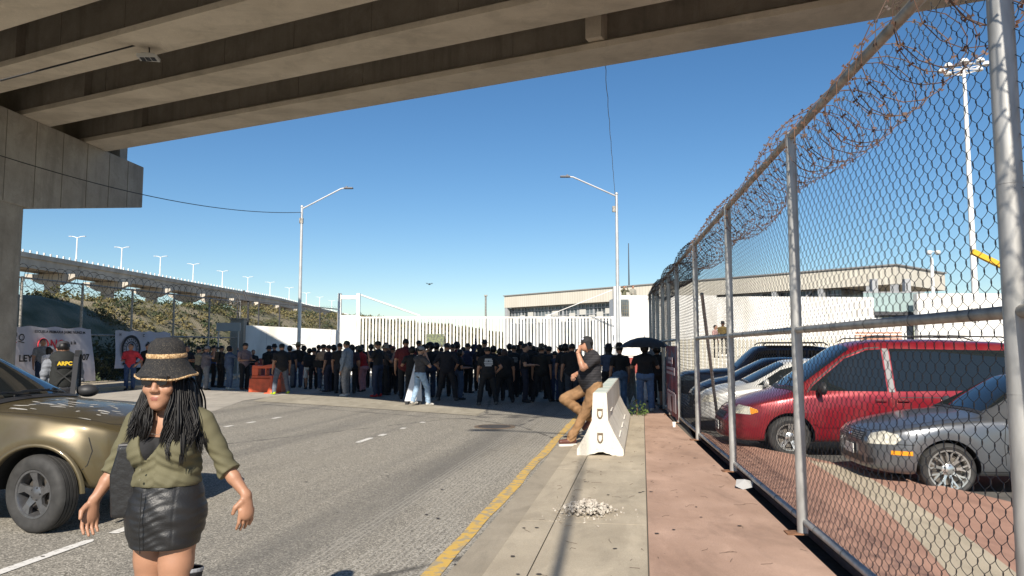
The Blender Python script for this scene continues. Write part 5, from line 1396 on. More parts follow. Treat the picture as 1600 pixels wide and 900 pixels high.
# ------------------------------------------------------------------ orange barrier and cone
c = gp(421, 612); t = thing('plastic_barrier', 'orange plastic water-filled road barrier beside the man with neon shoes', 'barrier', (c.x, 27.2, 0), R(-6))
def fill_prof(pts, w, name, parent, m, y0=-.22, y1=.22):
    b = MB(); b.prism(pts, y0, y1, (Vector((0, 0, 0)), Vector((1, 0, 0)), Vector((0, 0, 1)), Vector((0, -1, 0)))); o = b.build(name, m, parent); return o
b = MB()
F_ = (Vector((0, 0, 0)), Vector((1, 0, 0)), Vector((0, 0, 1)), Vector((0, -1, 0)))
b.prism([(-.62, 0), (.62, 0), (.60, .50), (-.60, .50)], -.24, .24, F_)
b.prism([(-.56, .50), (.56, .50), (.55, .60), (-.55, .60)], -.17, .17, F_)
b.prism([(-.55, .60), (-.32, .60), (-.32, .86), (-.55, .86)], -.14, .14, F_)
b.prism([(-.06, .60), (-.0, .60), (.0, .90), (-.06, .88)], -.14, .14, F_)
b.prism([(.38, .60), (.55, .60), (.55, 1.0), (.38, .97)], -.14, .14, F_)
b.prism([(-.55, .86), (.0, .86), (.38, .90), (.55, .97), (.55, 1.10), (.2, 1.02), (-.2, .96), (-.55, .98)], -.14, .14, F_)
o = b.build('shell', M_orange, t); bevel_obj(o, .02)
MB().cyl((-.45, 0, .96), (-.45, 0, 1.08), .05, n=10).build('filler_cap', mat('dark_orange_cap', (.30, .05, .03), .6), t)
c = gp(448, 613); t = thing('traffic_cone', 'orange traffic cone half hidden behind the man with neon shoes', 'traffic cone', (c.x - .35, 26.4, 0))
b = MB(); b.lathe([(.15, .03), (.035, .62), (.02, .63), (0, .63)], 20); b.build('cone', M_orange, t, smooth=True)
b = MB(); b.box((0, 0, .018), (.42, .42, .036)); o = b.build('base', M_orange, t); bevel_obj(o, .01)
MB().lathe([(.113, .22), (.085, .36)], 20).build('band', mat('pale_orange_band', (.7, .25, .15), .5), t)
c = at(618, 540, 20.6)
# ------------------------------------------------------------------ white folding board behind the photographer
t = thing('white_board', 'plain white leaning board standing on small feet behind the photographer in charcoal', 'board', (at(648, 540, 21.3).x, 21.3, 0))
b = MB(); b.prism([(-.27, .10), (.22, .10), (.20, .5), (.12, 1.42), (.04, 1.42)], 0, .035, (Vector((0, 0, 0)), Vector((1, 0, 0)), Vector((0, .16, .99)), Vector((0, -1, .1)))); b.build('panel', mat('white_board', (.78, .78, .80), .5), t)
for s in (-.2, .16): MB().box((s, 0, .05), (.08, .25, .10)).build('foot', M_black, t)
# ------------------------------------------------------------------ banners on the left fence
def banner(name, label, q0, q1, ztop, zbot, m, tilt=0.0, off=.09):
    """hung on the left fence between road coordinates v = q0..q1"""
    p = road(-22.5 + off, q0); q = road(-22.5 + off, q1); L = (q - p).length
    t = thing(name, label, 'banner', (p.x, p.y, 0), R(90) - RA)
    b = MB(); n = 24; vs = []
    for i in range(n + 1):
        for j in range(13):
            x = L * i / n; z0 = zbot + .12 * math.sin(i * .35) * 0 ; zt = ztop + .03 * math.sin(i * 1.0)
            z = z0 + (zt - z0) * j / 12; xx = x + tilt * (1 - j / 12) * (i / n)
            vs.append((xx, -.03 * math.sin(i * .8 + j * .4) - .02, z))
    b.add(vs, [(i * 13 + j, (i + 1) * 13 + j, (i + 1) * 13 + j + 1, i * 13 + j + 1) for i in range(n) for j in range(12)])
    b.build('cloth', m, t, smooth='all'); return t, L
M_bcl = mat('white_banner_cloth', (.50, .48, .53), .8, var=.06, scale=2)
M_ink = mat('black_ink', (.02, .02, .022), .8); M_inkr = mat('red_ink', (.50, .03, .05), .8); M_inkg = mat('grey_ink', (.28, .28, .32), .8)
t, L = banner('protest_banner', 'large white protest banner with black and red lettering behind the officer', 22.4, 26.95, 2.40, .25, M_bcl, .35)
def ink(text, size, m, x, z, xs=1.0, bold=.0, tt=None): return lettering('lettering', text, size, m, tt, (x, -.075, z), (R(90), 0, 0), .001, bold=bold, xs=xs)
ink('ESCUELA PRIMARIA JAIME NUNO M.', .14, M_ink, 2.9, 2.22, 1.15, .003, t)
ink('CHIL\nBA', .26, M_inkr, .55, 1.75, 1, .008, t)
ink('NO', .52, M_inkr, 2.75, 1.72, .9, .014, t)
ink('a la', .22, M_ink, 3.55, 1.82, 1, .006, t)
ink('LEY DEL ISSSTE 2007', .34, M_ink, 2.7, 1.22, 1.15, .01, t)
ink('jubilaciones dignas', .16, M_inkg, 3.6, .75, 1, .002, t)
b = MB(); rr = [(.24 + .028 * math.cos(a), .028 * math.sin(a)) for a in [R(60 * i) for i in range(6)]]
b.lathe(rr, 24, (0, 0, 0), 'Y', closed=True); b.bar((-.17, 0, .17), (.17, 0, -.17), .05, .03, up=(0, 1, 0)); b.build('prohibition_sign', M_inkr, t, loc=(2.05, -.07, 1.72))
b = MB()                                         # small drawn figures in the corner
for x, z in ((.35, 2.15), (.72, 2.10), (1.05, 2.0)): b.lathe([(.09, 0), (.11, .004), (.13, 0)], 14, (x, 0, z), 'Y'); b.bar((x - .13, 0, z - .14), (x + .12, 0, z - .20), .03, .01, up=(0, 1, 0))
b.build('drawn_faces', M_ink, t, loc=(0, -.075, 0))
b = MB(); b.bar((.35, 0, .7), (.75, 0, .78), .03, .01, up=(0, 1, 0)); b.bar((.4, 0, .62), (.7, 0, .62), .08, .01, up=(0, 1, 0)); b.build('red_drawing', M_inkr, t, loc=(0, -.075, 0))
t, L = banner('union_banner', 'white banner with a round black emblem behind the man in red', 28.4, 32.2, 2.35, .72, M_bcl, .05)
b = MB()
b.lathe([(.50, 0), (.50, .006), (.62, .006), (.62, 0)], 32, (0, 0, 0), 'Y'); b.lathe([(.30, 0), (.31, .005), (.34, .005), (.35, 0)], 28, (0, 0, 0), 'Y')
for i in range(20): a = R(18 * i); b.bar((.39 * math.cos(a), 0, .39 * math.sin(a)), (.47 * math.cos(a), 0, .47 * math.sin(a)), .035, .01, up=(0, 1, 0))
b.bar((-.18, 0, -.1), (.18, 0, -.1), .05, .01, up=(0, 1, 0)); b.bar((0, 0, -.2), (0, 0, .2), .05, .01, up=(0, 1, 0)); b.lathe([(.07, 0), (.08, .004), (.1, 0)], 12, (0, 0, .1), 'Y')
b.build('round_emblem', M_ink, t, loc=(.95, -.075, 1.55))
MB().box((.95, -.075, .92), (1.0, .01, .10)).build('emblem_ribbon', M_ink, t); ink('SECCION', .09, M_inkr, .95, .915, 1, .003, t)
ink('N', .16, M_ink, .22, 2.18, 1, .006, t); ink('C', .18, M_ink, 1.75, 2.16, 1, .006, t)
ink('POSICION', .40, M_ink, 2.72, 1.72, .78, .013, t); ink('SINDICAL', .30, M_ink, 2.70, 1.22, .9, .009, t)
# banner on the near fence, far end
p = fl(8.9, -.08); q = fl(11.2, -.08)
t = thing('fence_poster', 'dark red and blue printed poster tied to the far end of the near fence', 'poster', p, math.atan2(FD.y, FD.x))
M_poster = mat('dark_red_blue_print', (.16, .035, .045), .7, col2=(.10, .11, .16), scale=3.2, ramp=(.42, .5))
L = (q - p).length; b = MB(); vs = [(L * i / 10, .015 * math.sin(i * 1.4), .12 + (1.55) * j / 8) for i in range(11) for j in range(9)]
b.add(vs, [(i * 9 + j, (i + 1) * 9 + j, (i + 1) * 9 + j + 1, i * 9 + j + 1) for i in range(10) for j in range(8)]); b.build('cloth', M_poster, t, smooth='all')
b = MB()
for z, w, h_ in ((1.35, .9, .14), (1.12, 1.7, .16), (.62, 1.5, .10)): b.box((L / 2, .03, z), (w, .008, h_)); b.box((L / 2, .034, z), (w * .9, .008, h_ * .25), mi=1)
b.box((.45, .03, .45), (.6, .008, .4)); b.box((1.5, .03, .40), (.7, .008, .35)); b.build('print_blocks', [mat('faded_print', (.36, .30, .33), .8), M_poster], t)
# ------------------------------------------------------------------ vehicles
from mathutils.geometry import delaunay_2d_cdt
def interp(tab, x):
    xs = [p[0] for p in tab]; ys = [p[1] for p in tab]
    return float(np.interp(x, xs, ys))
def paint(name, col, metal=.6, rough=.28, dust=.25, dustcol=(.30, .27, .22)):
    k = NB(name); v = k.coords(); n = k.noise(v, 3.0, 6, .65)
    base = k.mix(k.ramp(n, [(.45, 0.0), (.8, dust)]), col, dustcol)
    k.b.inputs['Coat Weight'].default_value = .4; k.b.inputs['Coat Roughness'].default_value = .08
    return k.done(base, k.math('ADD', k.math('MULTIPLY', n, .18), rough - .08), metal)
M_lens = mat('headlight_lens', (.55, .53, .45), .12, 0, var=.25, scale=18, spec=.8)
M_amber = mat('amber_lens', (.75, .28, .02), .2)
M_chrome = mat('chrome', (.75, .75, .75), .1, 1.0)
M_trim = mat('dark_trim', (.025, .025, .027), .55)
M_plate = mat('number_plate', (.6, .6, .58), .5)

class Car:
    def __init__(s, name, label, spec, front_axle, heading, z, paintm, ph):
        """front_axle: world xy of the centre of the front axle; heading in radians from +X"""
        s.sp = spec; s.pm = paintm
        d = Vector((math.cos(heading), math.sin(heading), 0)); c = Vector((front_axle[0], front_axle[1], z)) - d * spec['xf']
        s.t = thing(name, label, ph, c, heading, spec.get('group'))
        s.body()
    def body(s):
        sp = s.sp; top, belt, hw, sill = sp['top'], sp['belt'], sp['hw'], sp['sill']
        x0, x1 = top[0][0], top[-1][0]
        xs = sorted(set([p[0] for p in top] + [p[0] for p in hw] + [x0 + (x1 - x0) * i / 26 for i in range(27)]))
        keep = [xs[0]]
        for x in xs[1:]:
            if x - keep[-1] > .035: keep.append(x)
        rows = []
        for x in keep:
            w = interp(hw, x); zs = interp(sill, x); zb = interp(belt, x); zt = interp(top, x)
            g = max(0, min(1, (zt - zb) / sp['gh'])); zt = max(zt, zb + .012)
            cr = .045 * (1 - g) + .035 * g; ze = max(zb + .004, zt - min(cr, (zt - zb) * .6))
            yr = (w * sp.get('hoodw', .86)) * (1 - g) + sp['rw'] * g
            dz = zb - zs
            sh = w * sp.get('shoulder', .965)
            P = [(0, zs), (w * .78, zs), (w * .955, zs + .035), (w * .99, zs + .16 * dz + .03), (w, zs + .42 * dz), (w * .998, zs + .70 * dz), (w * .985, zb - .08 * dz - .01), (sh, zb),
                 (sh - .02 - (sh - yr - .03) * .22, zb + .20 * (ze - zb)), (yr + .035 * g + .01, ze - .16 * (ze - zb) - .005 * g), (yr - .04, ze), (yr * .5, zt - (zt - ze) * .22), (0, zt)]
            rows.append((x, P))
        bm = bmesh.new(); V = []; n = len(rows[0][1])
        for x, P in rows:
            r = [bm.verts.new((x, -y, z)) for y, z in P]
            l = [r[0]] + [bm.verts.new((x, y, z)) for y, z in P[1:-1]] + [r[-1]]
            V.append((r, l))
        for (r0, l0), (r1, l1) in zip(V[:-1], V[1:]):
            for i in range(n - 1):
                bm.faces.new((r0[i], r1[i], r1[i + 1], r0[i + 1])); bm.faces.new((l0[i + 1], l1[i + 1], l1[i], l0[i]))
        for r, l, fl_ in ((V[0][0], V[0][1], 0), (V[-1][0], V[-1][1], 1)):
            for i in range(n - 1):
                a = [r[i], r[i + 1], l[i + 1], l[i]]; a2 = []
                for q in a:
                    if q not in a2: a2.append(q)
                if fl_: a2 = a2[::-1]
                if len(a2) > 2: bm.faces.new(a2[::-1])
        bmesh.ops.recalc_face_normals(bm, faces=bm.faces)
        me = bpy.data.meshes.new('car_body'); bm.to_mesh(me); bm.free()
        me.materials.append(s.pm); me.materials.append(M_dark)
        o = put('body', me, s.t)
        md = o.modifiers.new('s', 'SUBSURF'); md.levels = 2; md.render_levels = 2
        dg = bpy.context.evaluated_depsgraph_get(); dg.update(); nm = bpy.data.meshes.new_from_object(o.evaluated_get(dg)); o.modifiers.clear(); o.data = nm
        fb = sp.get('flare', .012); rc = sp['R'] + .14
        for v in nm.vertices:                       # fenders swell over the wheels
            if abs(v.co.y) < .45 or v.co.z < .2: continue
            for ax in (sp['xf'], sp['xr']):
                r_ = math.hypot(v.co.x - ax, v.co.z - sp['R']); k_ = max(0, 1 - abs(r_ - rc) / .17); k_ = k_ * k_ * (3 - 2 * k_)
                v.co.y += math.copysign(fb * k_, v.co.y)
        cb_ = MB()
        for ax in ('xf', 'xr'):
            for sg in (-1, 1):
                R_ = sp['R'] + sp.get('gap', .055); w = interp(hw, sp[ax])
                cb_.cyl((sp[ax], sg * (w - .30), sp['R']), (sp[ax], sg * (w + .2), sp['R']), R_, n=40, mi=1)
        cut = cb_.build('arch_cutter', [s.pm, M_dark], s.t)
        md = o.modifiers.new('b', 'BOOLEAN'); md.operation = 'DIFFERENCE'; md.object = cut; md.solver = 'EXACT'; md.use_self = False
        dg = bpy.context.evaluated_depsgraph_get(); dg.update()
        nm = bpy.data.meshes.new_from_object(o.evaluated_get(dg)); o.modifiers.clear(); o.data = nm; bpy.data.objects.remove(cut)
        nm.polygons.foreach_set('use_smooth', [True] * len(nm.polygons)); nm.set_sharp_from_angle(angle=R(38))
        s.o = o
        vs = [v.co.copy() for v in nm.vertices]; s.bvh = BVHTree.FromPolygons(vs, [tuple(p.vertices) for p in nm.polygons])
        for ax, steer in (('xf', sp.get('steer', 0)), ('xr', 0)):
            for sg in (-1, 1):
                s.wheel(Vector((sp[ax], sg * (interp(hw, sp[ax]) - .105), sp['R'])), sg, steer)
    def drape(s, name, poly, view, m, off=.004, step=.06, parent=None, thick=0):
        """view: 'R','L' side (x,z); 'T' top (x,y); 'F' front (y,z); or (origin, A, B, dir)"""
        O, A, B_, d = {'R': ((0, -3, 0), (1, 0, 0), (0, 0, 1), (0, 1, 0)), 'L': ((0, 3, 0), (1, 0, 0), (0, 0, 1), (0, -1, 0)), 'T': ((0, 0, 3), (1, 0, 0), (0, 1, 0), (0, 0, -1)), 'F': ((4, 0, 0), (0, 1, 0), (0, 0, 1), (-1, 0, 0)),
                       'B': ((-4, 0, 0), (0, 1, 0), (0, 0, 1), (1, 0, 0))}[view] if isinstance(view, str) else view
        O, A, B_, d = Vector(O), Vector(A), Vector(B_), Vector(d)
        pts = []; n = len(poly)
        for i in range(n):
            p, q = Vector(poly[i]), Vector(poly[(i + 1) % n]); k = max(1, int((q - p).length / step))
            for j in range(k): pts.append(p.lerp(q, j / k))
        nb = len(pts); xs = [p.x for p in pts]; ys = [p.y for p in pts]
        x = min(xs) + step / 2
        while x < max(xs):
            y = min(ys) + step / 2
            while y < max(ys):
                pts.append(Vector((x, y))); y += step
            x += step
        out = delaunay_2d_cdt([p.to_2d() if len(p) > 2 else p for p in pts], [], [list(range(nb))], 1, 1e-5)
        V = []; bad = set()
        for i, p in enumerate(out[0]):
            o_ = O + A * p.x + B_ * p.y; hit = s.bvh.ray_cast(o_, d, 6)
            for jx, jy in ((.0013, .0007), (-.0017, .0011), (.002, -.0023)):
                if hit[0] is None: hit = s.bvh.ray_cast(o_ + A * jx + B_ * jy, d, 6)
            if hit[0] is None:
                nr = s.bvh.find_nearest(o_ + d * (3 - interp(s.sp['hw'], 0)) if isinstance(view, str) else o_ + d * 2)
                if nr[0] is not None and nr[3] < .5: hit = nr
            if hit[0] is None: bad.add(i); V.append(o_ + d * 3); continue
            nrm = hit[1] if hit[1].dot(d) < 0 else -hit[1]
            V.append(hit[0] + (nrm * .5 - d * .5).normalized() * off)
        F = [tuple(f) for f in out[2] if not any(i in bad for i in f)]
        b = MB(); b.add(V, F)
        o = b.build(name, m, parent or s.t, smooth='all')
        return o
    def line(s, name, pts, view, w=.007, m=None, off=.0025, parent=None):
        polys = []
        pts = [Vector(p) for p in pts]
        L = []; Rr = []
        for i, p in enumerate(pts):
            d = (pts[min(i + 1, len(pts) - 1)] - pts[max(i - 1, 0)]).normalized(); n = Vector((-d.y, d.x))
            L.append(p + n * w / 2); Rr.append(p - n * w / 2)
        return s.drape(name, [tuple(q) for q in L + Rr[::-1]], view, m or M_dark, off, .08, parent)
    def wheel(s, c, sg, steer):
        sp = s.sp; R_ = sp['R']; rr = sp.get('rim', .62) * R_; W = .105
        M3 = Matrix.Rotation(R(steer), 4, 'Z') @ (Matrix.Identity(4) if sg < 0 else Matrix.Rotation(math.pi, 4, 'Z'))   # outer face at local -y
        b = MB(); b.lathe([(0, .03), (rr * .75, .03), (rr * .75, .05), (rr * .98, .06), (rr * .98, W * .9), (0, W * .9)], 24, axis='Y'); wo = b.build('wheel', M_dark, s.t)
        wo.matrix_local = Matrix.Translation(c) @ M3
        prof = [(rr, -W * .80), (rr + .012, -W * .93), (rr + .03, -W * .97), ((rr + R_) / 2, -W * 1.06), (R_ - .03, -W * .97), (R_ - .008, -W * .78)]
        for g in (-.5, -.17, .17, .5): prof += [(R_ - .001, W * (g - .045)), (R_ - .012, W * (g - .03)), (R_ - .012, W * (g + .03)), (R_ - .001, W * (g + .045))]
        prof += [(R_ - .008, W * .78), (R_ - .03, W * .97), ((rr + R_) / 2, W * 1.06), (rr + .012, W * .93), (rr, W * .8)]
        b = MB(); b.lathe([(r, y) for r, y in prof], 56, axis='Y')
        b.build('tyre', M_rubber, wo, smooth=35)
        b = MB(); b.lathe([(rr + .004, -W * .84), (rr + .006, -W * .90), (rr - .012, -W * .88), (rr - .022, -W * .70), (rr - .03, W * .6)], 48, axis='Y')
        m = sp.get('rimmat', M_alloy); st = sp.get('spokes', 'five')
        def spoke(a, w0, w1, r0, r1, y0, y1, th=.02, skew=0):
            ca, sa = math.cos(a), math.sin(a); a2 = a + skew; cb2, sb2 = math.cos(a2), math.sin(a2)
            p = []
            for (r, w, y, cc, ss) in ((r0, w0, y0, ca, sa), (r1, w1, y1, cb2, sb2)):
                for q in (-1, 1):
                    for yy in (0, th): p.append((cc * r - ss * w * q / 2, y + yy, ss * r + cc * w * q / 2))
            b.add(p, [(0, 2, 6, 4), (1, 5, 7, 3), (0, 4, 5, 1), (2, 3, 7, 6), (0, 1, 3, 2), (4, 6, 7, 5)])
        ho = -W * .55
        if st == 'five':
            for i in range(5):
                a = 2 * math.pi * i / 5 + .3
                spoke(a, .085, .055, .03, rr * .62, ho, -W * .74, .03, .0); spoke(a + .02, .055, .10, rr * .60, rr - .012, -W * .74, -W * .80, .03, .10)
        elif st == 'star':
            for i in range(5):
                a = 2 * math.pi * i / 5 + .2
                spoke(a - .16, .03, .032, .05, rr - .012, ho, -W * .80, .022, .0); spoke(a + .16, .03, .032, .05, rr - .012, ho, -W * .80, .022, .0)
                spoke(a, .05, .10, rr * .72, rr - .01, -W * .66, -W * .82, .02)
        else:
            for i in range(9):
                a = 2 * math.pi * i / 9 + .1
                spoke(a, .036, .028, .04, rr * .52, ho, -W * .68, .022); spoke(a, .022, .02, rr * .48, rr - .01, -W * .68, -W * .82, .02, .17); spoke(a, .022, .02, rr * .48, rr - .01, -W * .68, -W * .82, .02, -.17)
        b.lathe([(0, ho - .02), (.035, ho - .018), (.075, ho - .002), (.078, ho + .03)], 20, axis='Y')
        ro = b.build('rim', m, wo, smooth=35)
        b = MB()
        for i in range(5): a = 2 * math.pi * i / 5; b.lathe([(0, -.004), (.009, -.002), (.010, .004)], 8, (.052 * math.cos(a), ho - .012, .052 * math.sin(a)), 'Y')
        b.build('wheel_nuts', M_trim, ro)
        b = MB(); b.lathe([(.05, .0), (rr * .8, .0), (rr * .8, .012), (.05, .012)], 28, axis='Y'); b.build('brake_disc', mat('brake_steel', (.18, .16, .14), .5, .7), wo)
    def part(s, b, name, m, smooth=False, bev=0):
        o = b.build(name, m, s.t, smooth=smooth)
        if bev: bevel_obj(o, bev)
        return o
    def mirror(s, x, z, sg, m, w=.12, k=1.0):
        y = interp(s.sp['hw'], x) * sg
        b = MB(); b.ball((x - .02, y + sg * .11, z + .02), (.07 * k, w, .085 * k), 14, 10)
        for i, v in enumerate(b.v):
            if v[0] < x - .04: b.v[i] = (x - .04, v[1], v[2])
        b.tube([(x + .03, y - sg * .05, z - .06), (x, y + sg * .04, z - .02)], .025, 6)
        o = s.part(b, 'wing_mirror', m, 'all'); return o

# ---- gold SUV (foreground left), faces right
suv_spec = dict(flare=.040, xf=1.335, xr=-1.335, R=.345, rim=.60, gap=.075, gh=.42, rw=.60, hoodw=.84, shoulder=.955, steer=-17, rimmat=M_grey_alloy, spokes='five',
    top=[(-2.16, .95), (-2.14, 1.25), (-2.0, 1.52), (-1.85, 1.60), (-1.2, 1.66), (-.6, 1.665), (-.25, 1.63), (-.05, 1.545), (.2, 1.405), (.5, 1.235), (.66, 1.145), (.74, 1.125), (1.0, 1.105), (1.5, 1.055), (1.85, .985), (2.0, .92), (2.07, .84), (2.10, .76)],
    belt=[(-2.16, .93), (-2.0, 1.08), (-1.2, 1.08), (.3, 1.06), (.7, 1.06), (1.3, 1.02), (1.8, .94), (2.02, .86), (2.10, .74)],
    hw=[(-2.16, .70), (-2.05, .84), (-1.8, .89), (-1.3, .915), (-.9, .89), (0, .885), (.85, .89), (1.35, .93), (1.72, .89), (1.92, .82), (2.05, .70), (2.10, .58)],
    sill=[(-2.16, .50), (-2.0, .38), (-1.5, .34), (1.5, .34), (1.95, .36), (2.10, .44)])
M_gold = paint('olive_gold_metallic', (.105, .082, .040), .42, .40, .5, (.12, .10, .075))
suv = Car('parked_suv', 'dusty olive-gold SUV in the left foreground with its far front door open', suv_spec, (-4.21, 7.57), R(-1), 0.0, M_gold, 'car')
# windscreen, wipers, hood shut lines
suv.drape('windscreen', [(.655, -.66), (.655, .66), (.55, .68), (-.20, .53), (-.20, -.53), (.55, -.68)], 'T', M_glass, .006)
for sg in (-1, 1): suv.line('windscreen_seal', [(.66, sg * .672), (.55, sg * .692), (-.21, sg * .542)], 'T', .022, M_trim, .009)
suv.line('cowl', [(.67, -.72), (.685, 0), (.67, .72)], 'T', .07, M_trim, .008)
for y0 in (-.1, .42):
    b = MB(); b.tube([(.70, y0, 1.165), (.62, y0 - .25, 1.205), (.60, y0 - .52, 1.205)], .010, 6); b.bar((.625, y0 - .12, 1.20), (.61, y0 - .62, 1.195), .012, .02); suv.part(b, 'wiper', M_black)
suv.line('bonnet_gap', [(.70, -.80), (1.4, -.795), (1.85, -.70), (1.99, -.5), (2.02, 0)], 'T', .008, M_dark, .0025); suv.line('bonnet_gap', [(.70, .80), (1.4, .795), (1.85, .70), (1.99, .5), (2.02, 0)], 'T', .008, M_dark, .0025)
rg = random.Random(4); 
b = MB()
M_bonnet_fleck = mat('pale_fleck', (.42, .40, .36), .75)  # small pale flecks scattered over the bonnet
for i in range(46):
    x = rg.uniform(.85, 1.75); y = rg.uniform(-.72, .45); L = rg.uniform(.02, .14) * .8; a = rg.uniform(-.4, .4); w = rg.uniform(.008, .028)
    pts = [(x + math.cos(k) * L * rg.uniform(.6, 1), y + math.sin(k) * w * rg.uniform(.5, 1.2) + math.cos(k) * L * a) for k in [R(45 * q) for q in range(8)]]
    o = suv.drape('x', pts, 'T', M_bonnet_fleck, .0018, .05)
    m0 = o.data; n0 = len(b.v); b.v += [tuple(v.co) for v in m0.vertices]; b.f += [tuple(i_ + n0 for i_ in p.vertices) for p in m0.polygons]; b.m += [0] * len(m0.polygons); bpy.data.objects.remove(o)
suv.part(b, 'pale_bonnet_flecks', M_bonnet_fleck)
# sides: both get windows, doors, arch lips
for vw, sg in (('R', -1), ('L', 1)):
    suv.drape('side_window', [(.42, 1.11), (.40, 1.18), (-.12, 1.50), (-.62, 1.53), (-.66, 1.11)], vw, M_glass, .005)
    suv.drape('side_window', [(-.74, 1.11), (-.71, 1.53), (-1.45, 1.50), (-1.62, 1.15)], vw, M_glass, .005)
    suv.line('door_gap', [(.55, 1.06), (.62, .75), (.62, .42)], vw); suv.line('door_gap', [(-.70, 1.06), (-.70, .42)], vw)
    suv.line('sill_trim', [(-.9, .42), (.9, .42)], vw, .12, M_trim, .008)
    for ax in (1.335, -1.335):
        b = MB()
        w = interp(suv_spec['hw'], ax) + .028; prof = []; n = 22; ring = []
        for i in range(n + 1):
            a = R(2 + 176 * i / n); c_, s_ = math.cos(a), math.sin(a)
            ring.append([(ax + (.425 + dr) * c_, sg * (w + dy), .345 + (.425 + dr) * s_) for dr, dy in ((-.008, -.05), (-.006, .004), (.008, .010), (.022, .004), (.034, -.014))])
        vs = [p for r_ in ring for p in r_]; b.add(vs, [(i * 5 + j, i * 5 + j + 1, (i + 1) * 5 + j + 1, (i + 1) * 5 + j) for i in range(n) for j in range(4)])
        suv.part(b, 'wheel_arch_lip', M_gold, 'all')
    b = MB(); b.ball((.78, sg * .905, .98), (.045, .012, .016), 10, 6); suv.part(b, 'side_indicator', M_lens, 'all')
# front end: headlights, grille, bumper
for sg in (-1, 1):
    suv.drape('headlight', [(sg * .42, .70), (sg * .40, .80), (sg * .60, .86), (sg * .73, .86), (sg * .70, .72)] if sg > 0 else [(sg * .42, .70), (sg * .70, .72), (sg * .73, .86), (sg * .60, .86), (sg * .40, .80)], 'F', M_lens, .01)
    suv.line('bumper_gap', [(1.76, .84), (1.80, .72), (1.78, .60), (1.74, .56)], 'R' if sg < 0 else 'L', .007)
suv.drape('grille', [(-.38, .68), (.38, .68), (.36, .82), (-.36, .82)], 'F', M_black, .012)
suv.drape('bumper_insert', [(-.5, .46), (.5, .46), (.46, .58), (-.46, .58)], 'F', M_trim, .012)
b = MB(); b.bar((2.11, -.30, .745), (2.11, .30, .745), .02, .02); suv.part(b, 'grille_bar', M_chrome)
suv.mirror(.40, 1.12, -1, M_trim, .11)
b = MB()
for y in (-.56, .56): b.tube([(-.3, y, 1.66), (-.5, y, 1.71), (-1.5, y, 1.70), (-1.7, y, 1.64)], .018, 6)
suv.part(b, 'roof_rail', M_galv_d)
# open far door
hinge = Vector((.50, .90, 0)); da = R(180 - 62)
dd = Vector((math.cos(da), math.sin(da), 0)); dn = Vector((-dd.y, dd.x, 0))
fr_ = (hinge, dd, Vector((0, 0, 1)), dn)
dp = MB().prism([(0, .42), (1.0, .42), (1.08, .8), (1.06, 1.07), (0, 1.07)], -.03, .05, fr_).build('open_door', M_gold, suv.t); bevel_obj(dp, .012)
b = MB(); tops = [(.02, 1.07), (.42, 1.52), (.60, 1.585), (1.02, 1.58), (1.06, 1.07)]
for (a0, z0), (a1, z1) in zip(tops[:-1], tops[1:]): b.bar(hinge + dd * a0 + Vector((0, 0, z0)), hinge + dd * a1 + Vector((0, 0, z1)), .05, .05, up=dn)
b.build('window_frame', M_trim, dp); MB().prism([(.05, 1.07), (.43, 1.50), (.61, 1.56), (1.0, 1.555), (1.03, 1.07)], -.004, .004, fr_).build('door_glass', mat('blue_tinted_glass', (.16, .21, .26), .05, 0, spec=.9), dp)
c = hinge + dd * .16 - dn * .12
b = MB(); b.ball(tuple(c + Vector((.02, .02, 1.14))), (.12, .10, .075), 16, 10, rot=Matrix.Rotation(R(20), 3, 'Z')); b.build('wing_mirror', M_trim, dp, smooth='all')

# ---- parked row on the right, facing left
HD = R(180 - 7)
def axle(px, py, spec, z):
    c = gp(px, py, z); n = Vector((-math.sin(HD), math.cos(HD), 0))
    # near side is the car's left (+y local -> towards the camera): centre lies away from the camera
    return c - n * (-1) * 0 + Vector((math.sin(HD), -math.cos(HD), 0)) * -0.0 + (Vector((0, 1, 0)) * (interp(spec['hw'], spec['xf']) - .02))
sed_spec = dict(xf=1.28, xr=-1.23, R=.315, rim=.74, gap=.045, gh=.36, rw=.53, hoodw=.83, shoulder=.955, spokes='mesh',
    top=[(-2.22, .78), (-2.18, .95), (-2.0, 1.0), (-1.6, 1.02), (-1.42, 1.05), (-1.0, 1.28), (-.7, 1.40), (-.3, 1.445), (0, 1.44), (.12, 1.42), (.5, 1.20), (.80, 1.02), (.88, .985), (1.2, .955), (1.6, .88), (1.95, .79), (2.06, .72), (2.12, .62)],
    belt=[(-2.22, .76), (-2.1, .88), (-1.2, .93), (0, .92), (.8, .90), (1.3, .86), (1.7, .79), (1.98, .71), (2.12, .58)],
    hw=[(-2.22, .66), (-2.1, .78), (-1.7, .84), (-1.2, .865), (0, .865), (1.0, .865), (1.4, .862), (1.72, .83), (1.93, .76), (2.05, .67), (2.12, .56)],
    sill=[(-2.22, .38), (-2.0, .26), (-1.4, .22), (1.4, .22), (1.9, .22), (2.12, .28)], group='cars parked behind the near fence')
M_silver = paint('grey_blue_metallic', (.135, .145, .16), .6, .30, .16)
sd_ = Car('parked_sedan', 'grey metallic sedan with many-spoked alloy wheels, nearest in the parked row', sed_spec, axle(1499, 777, sed_spec, -.13), HD, -.13, M_silver, 'car')
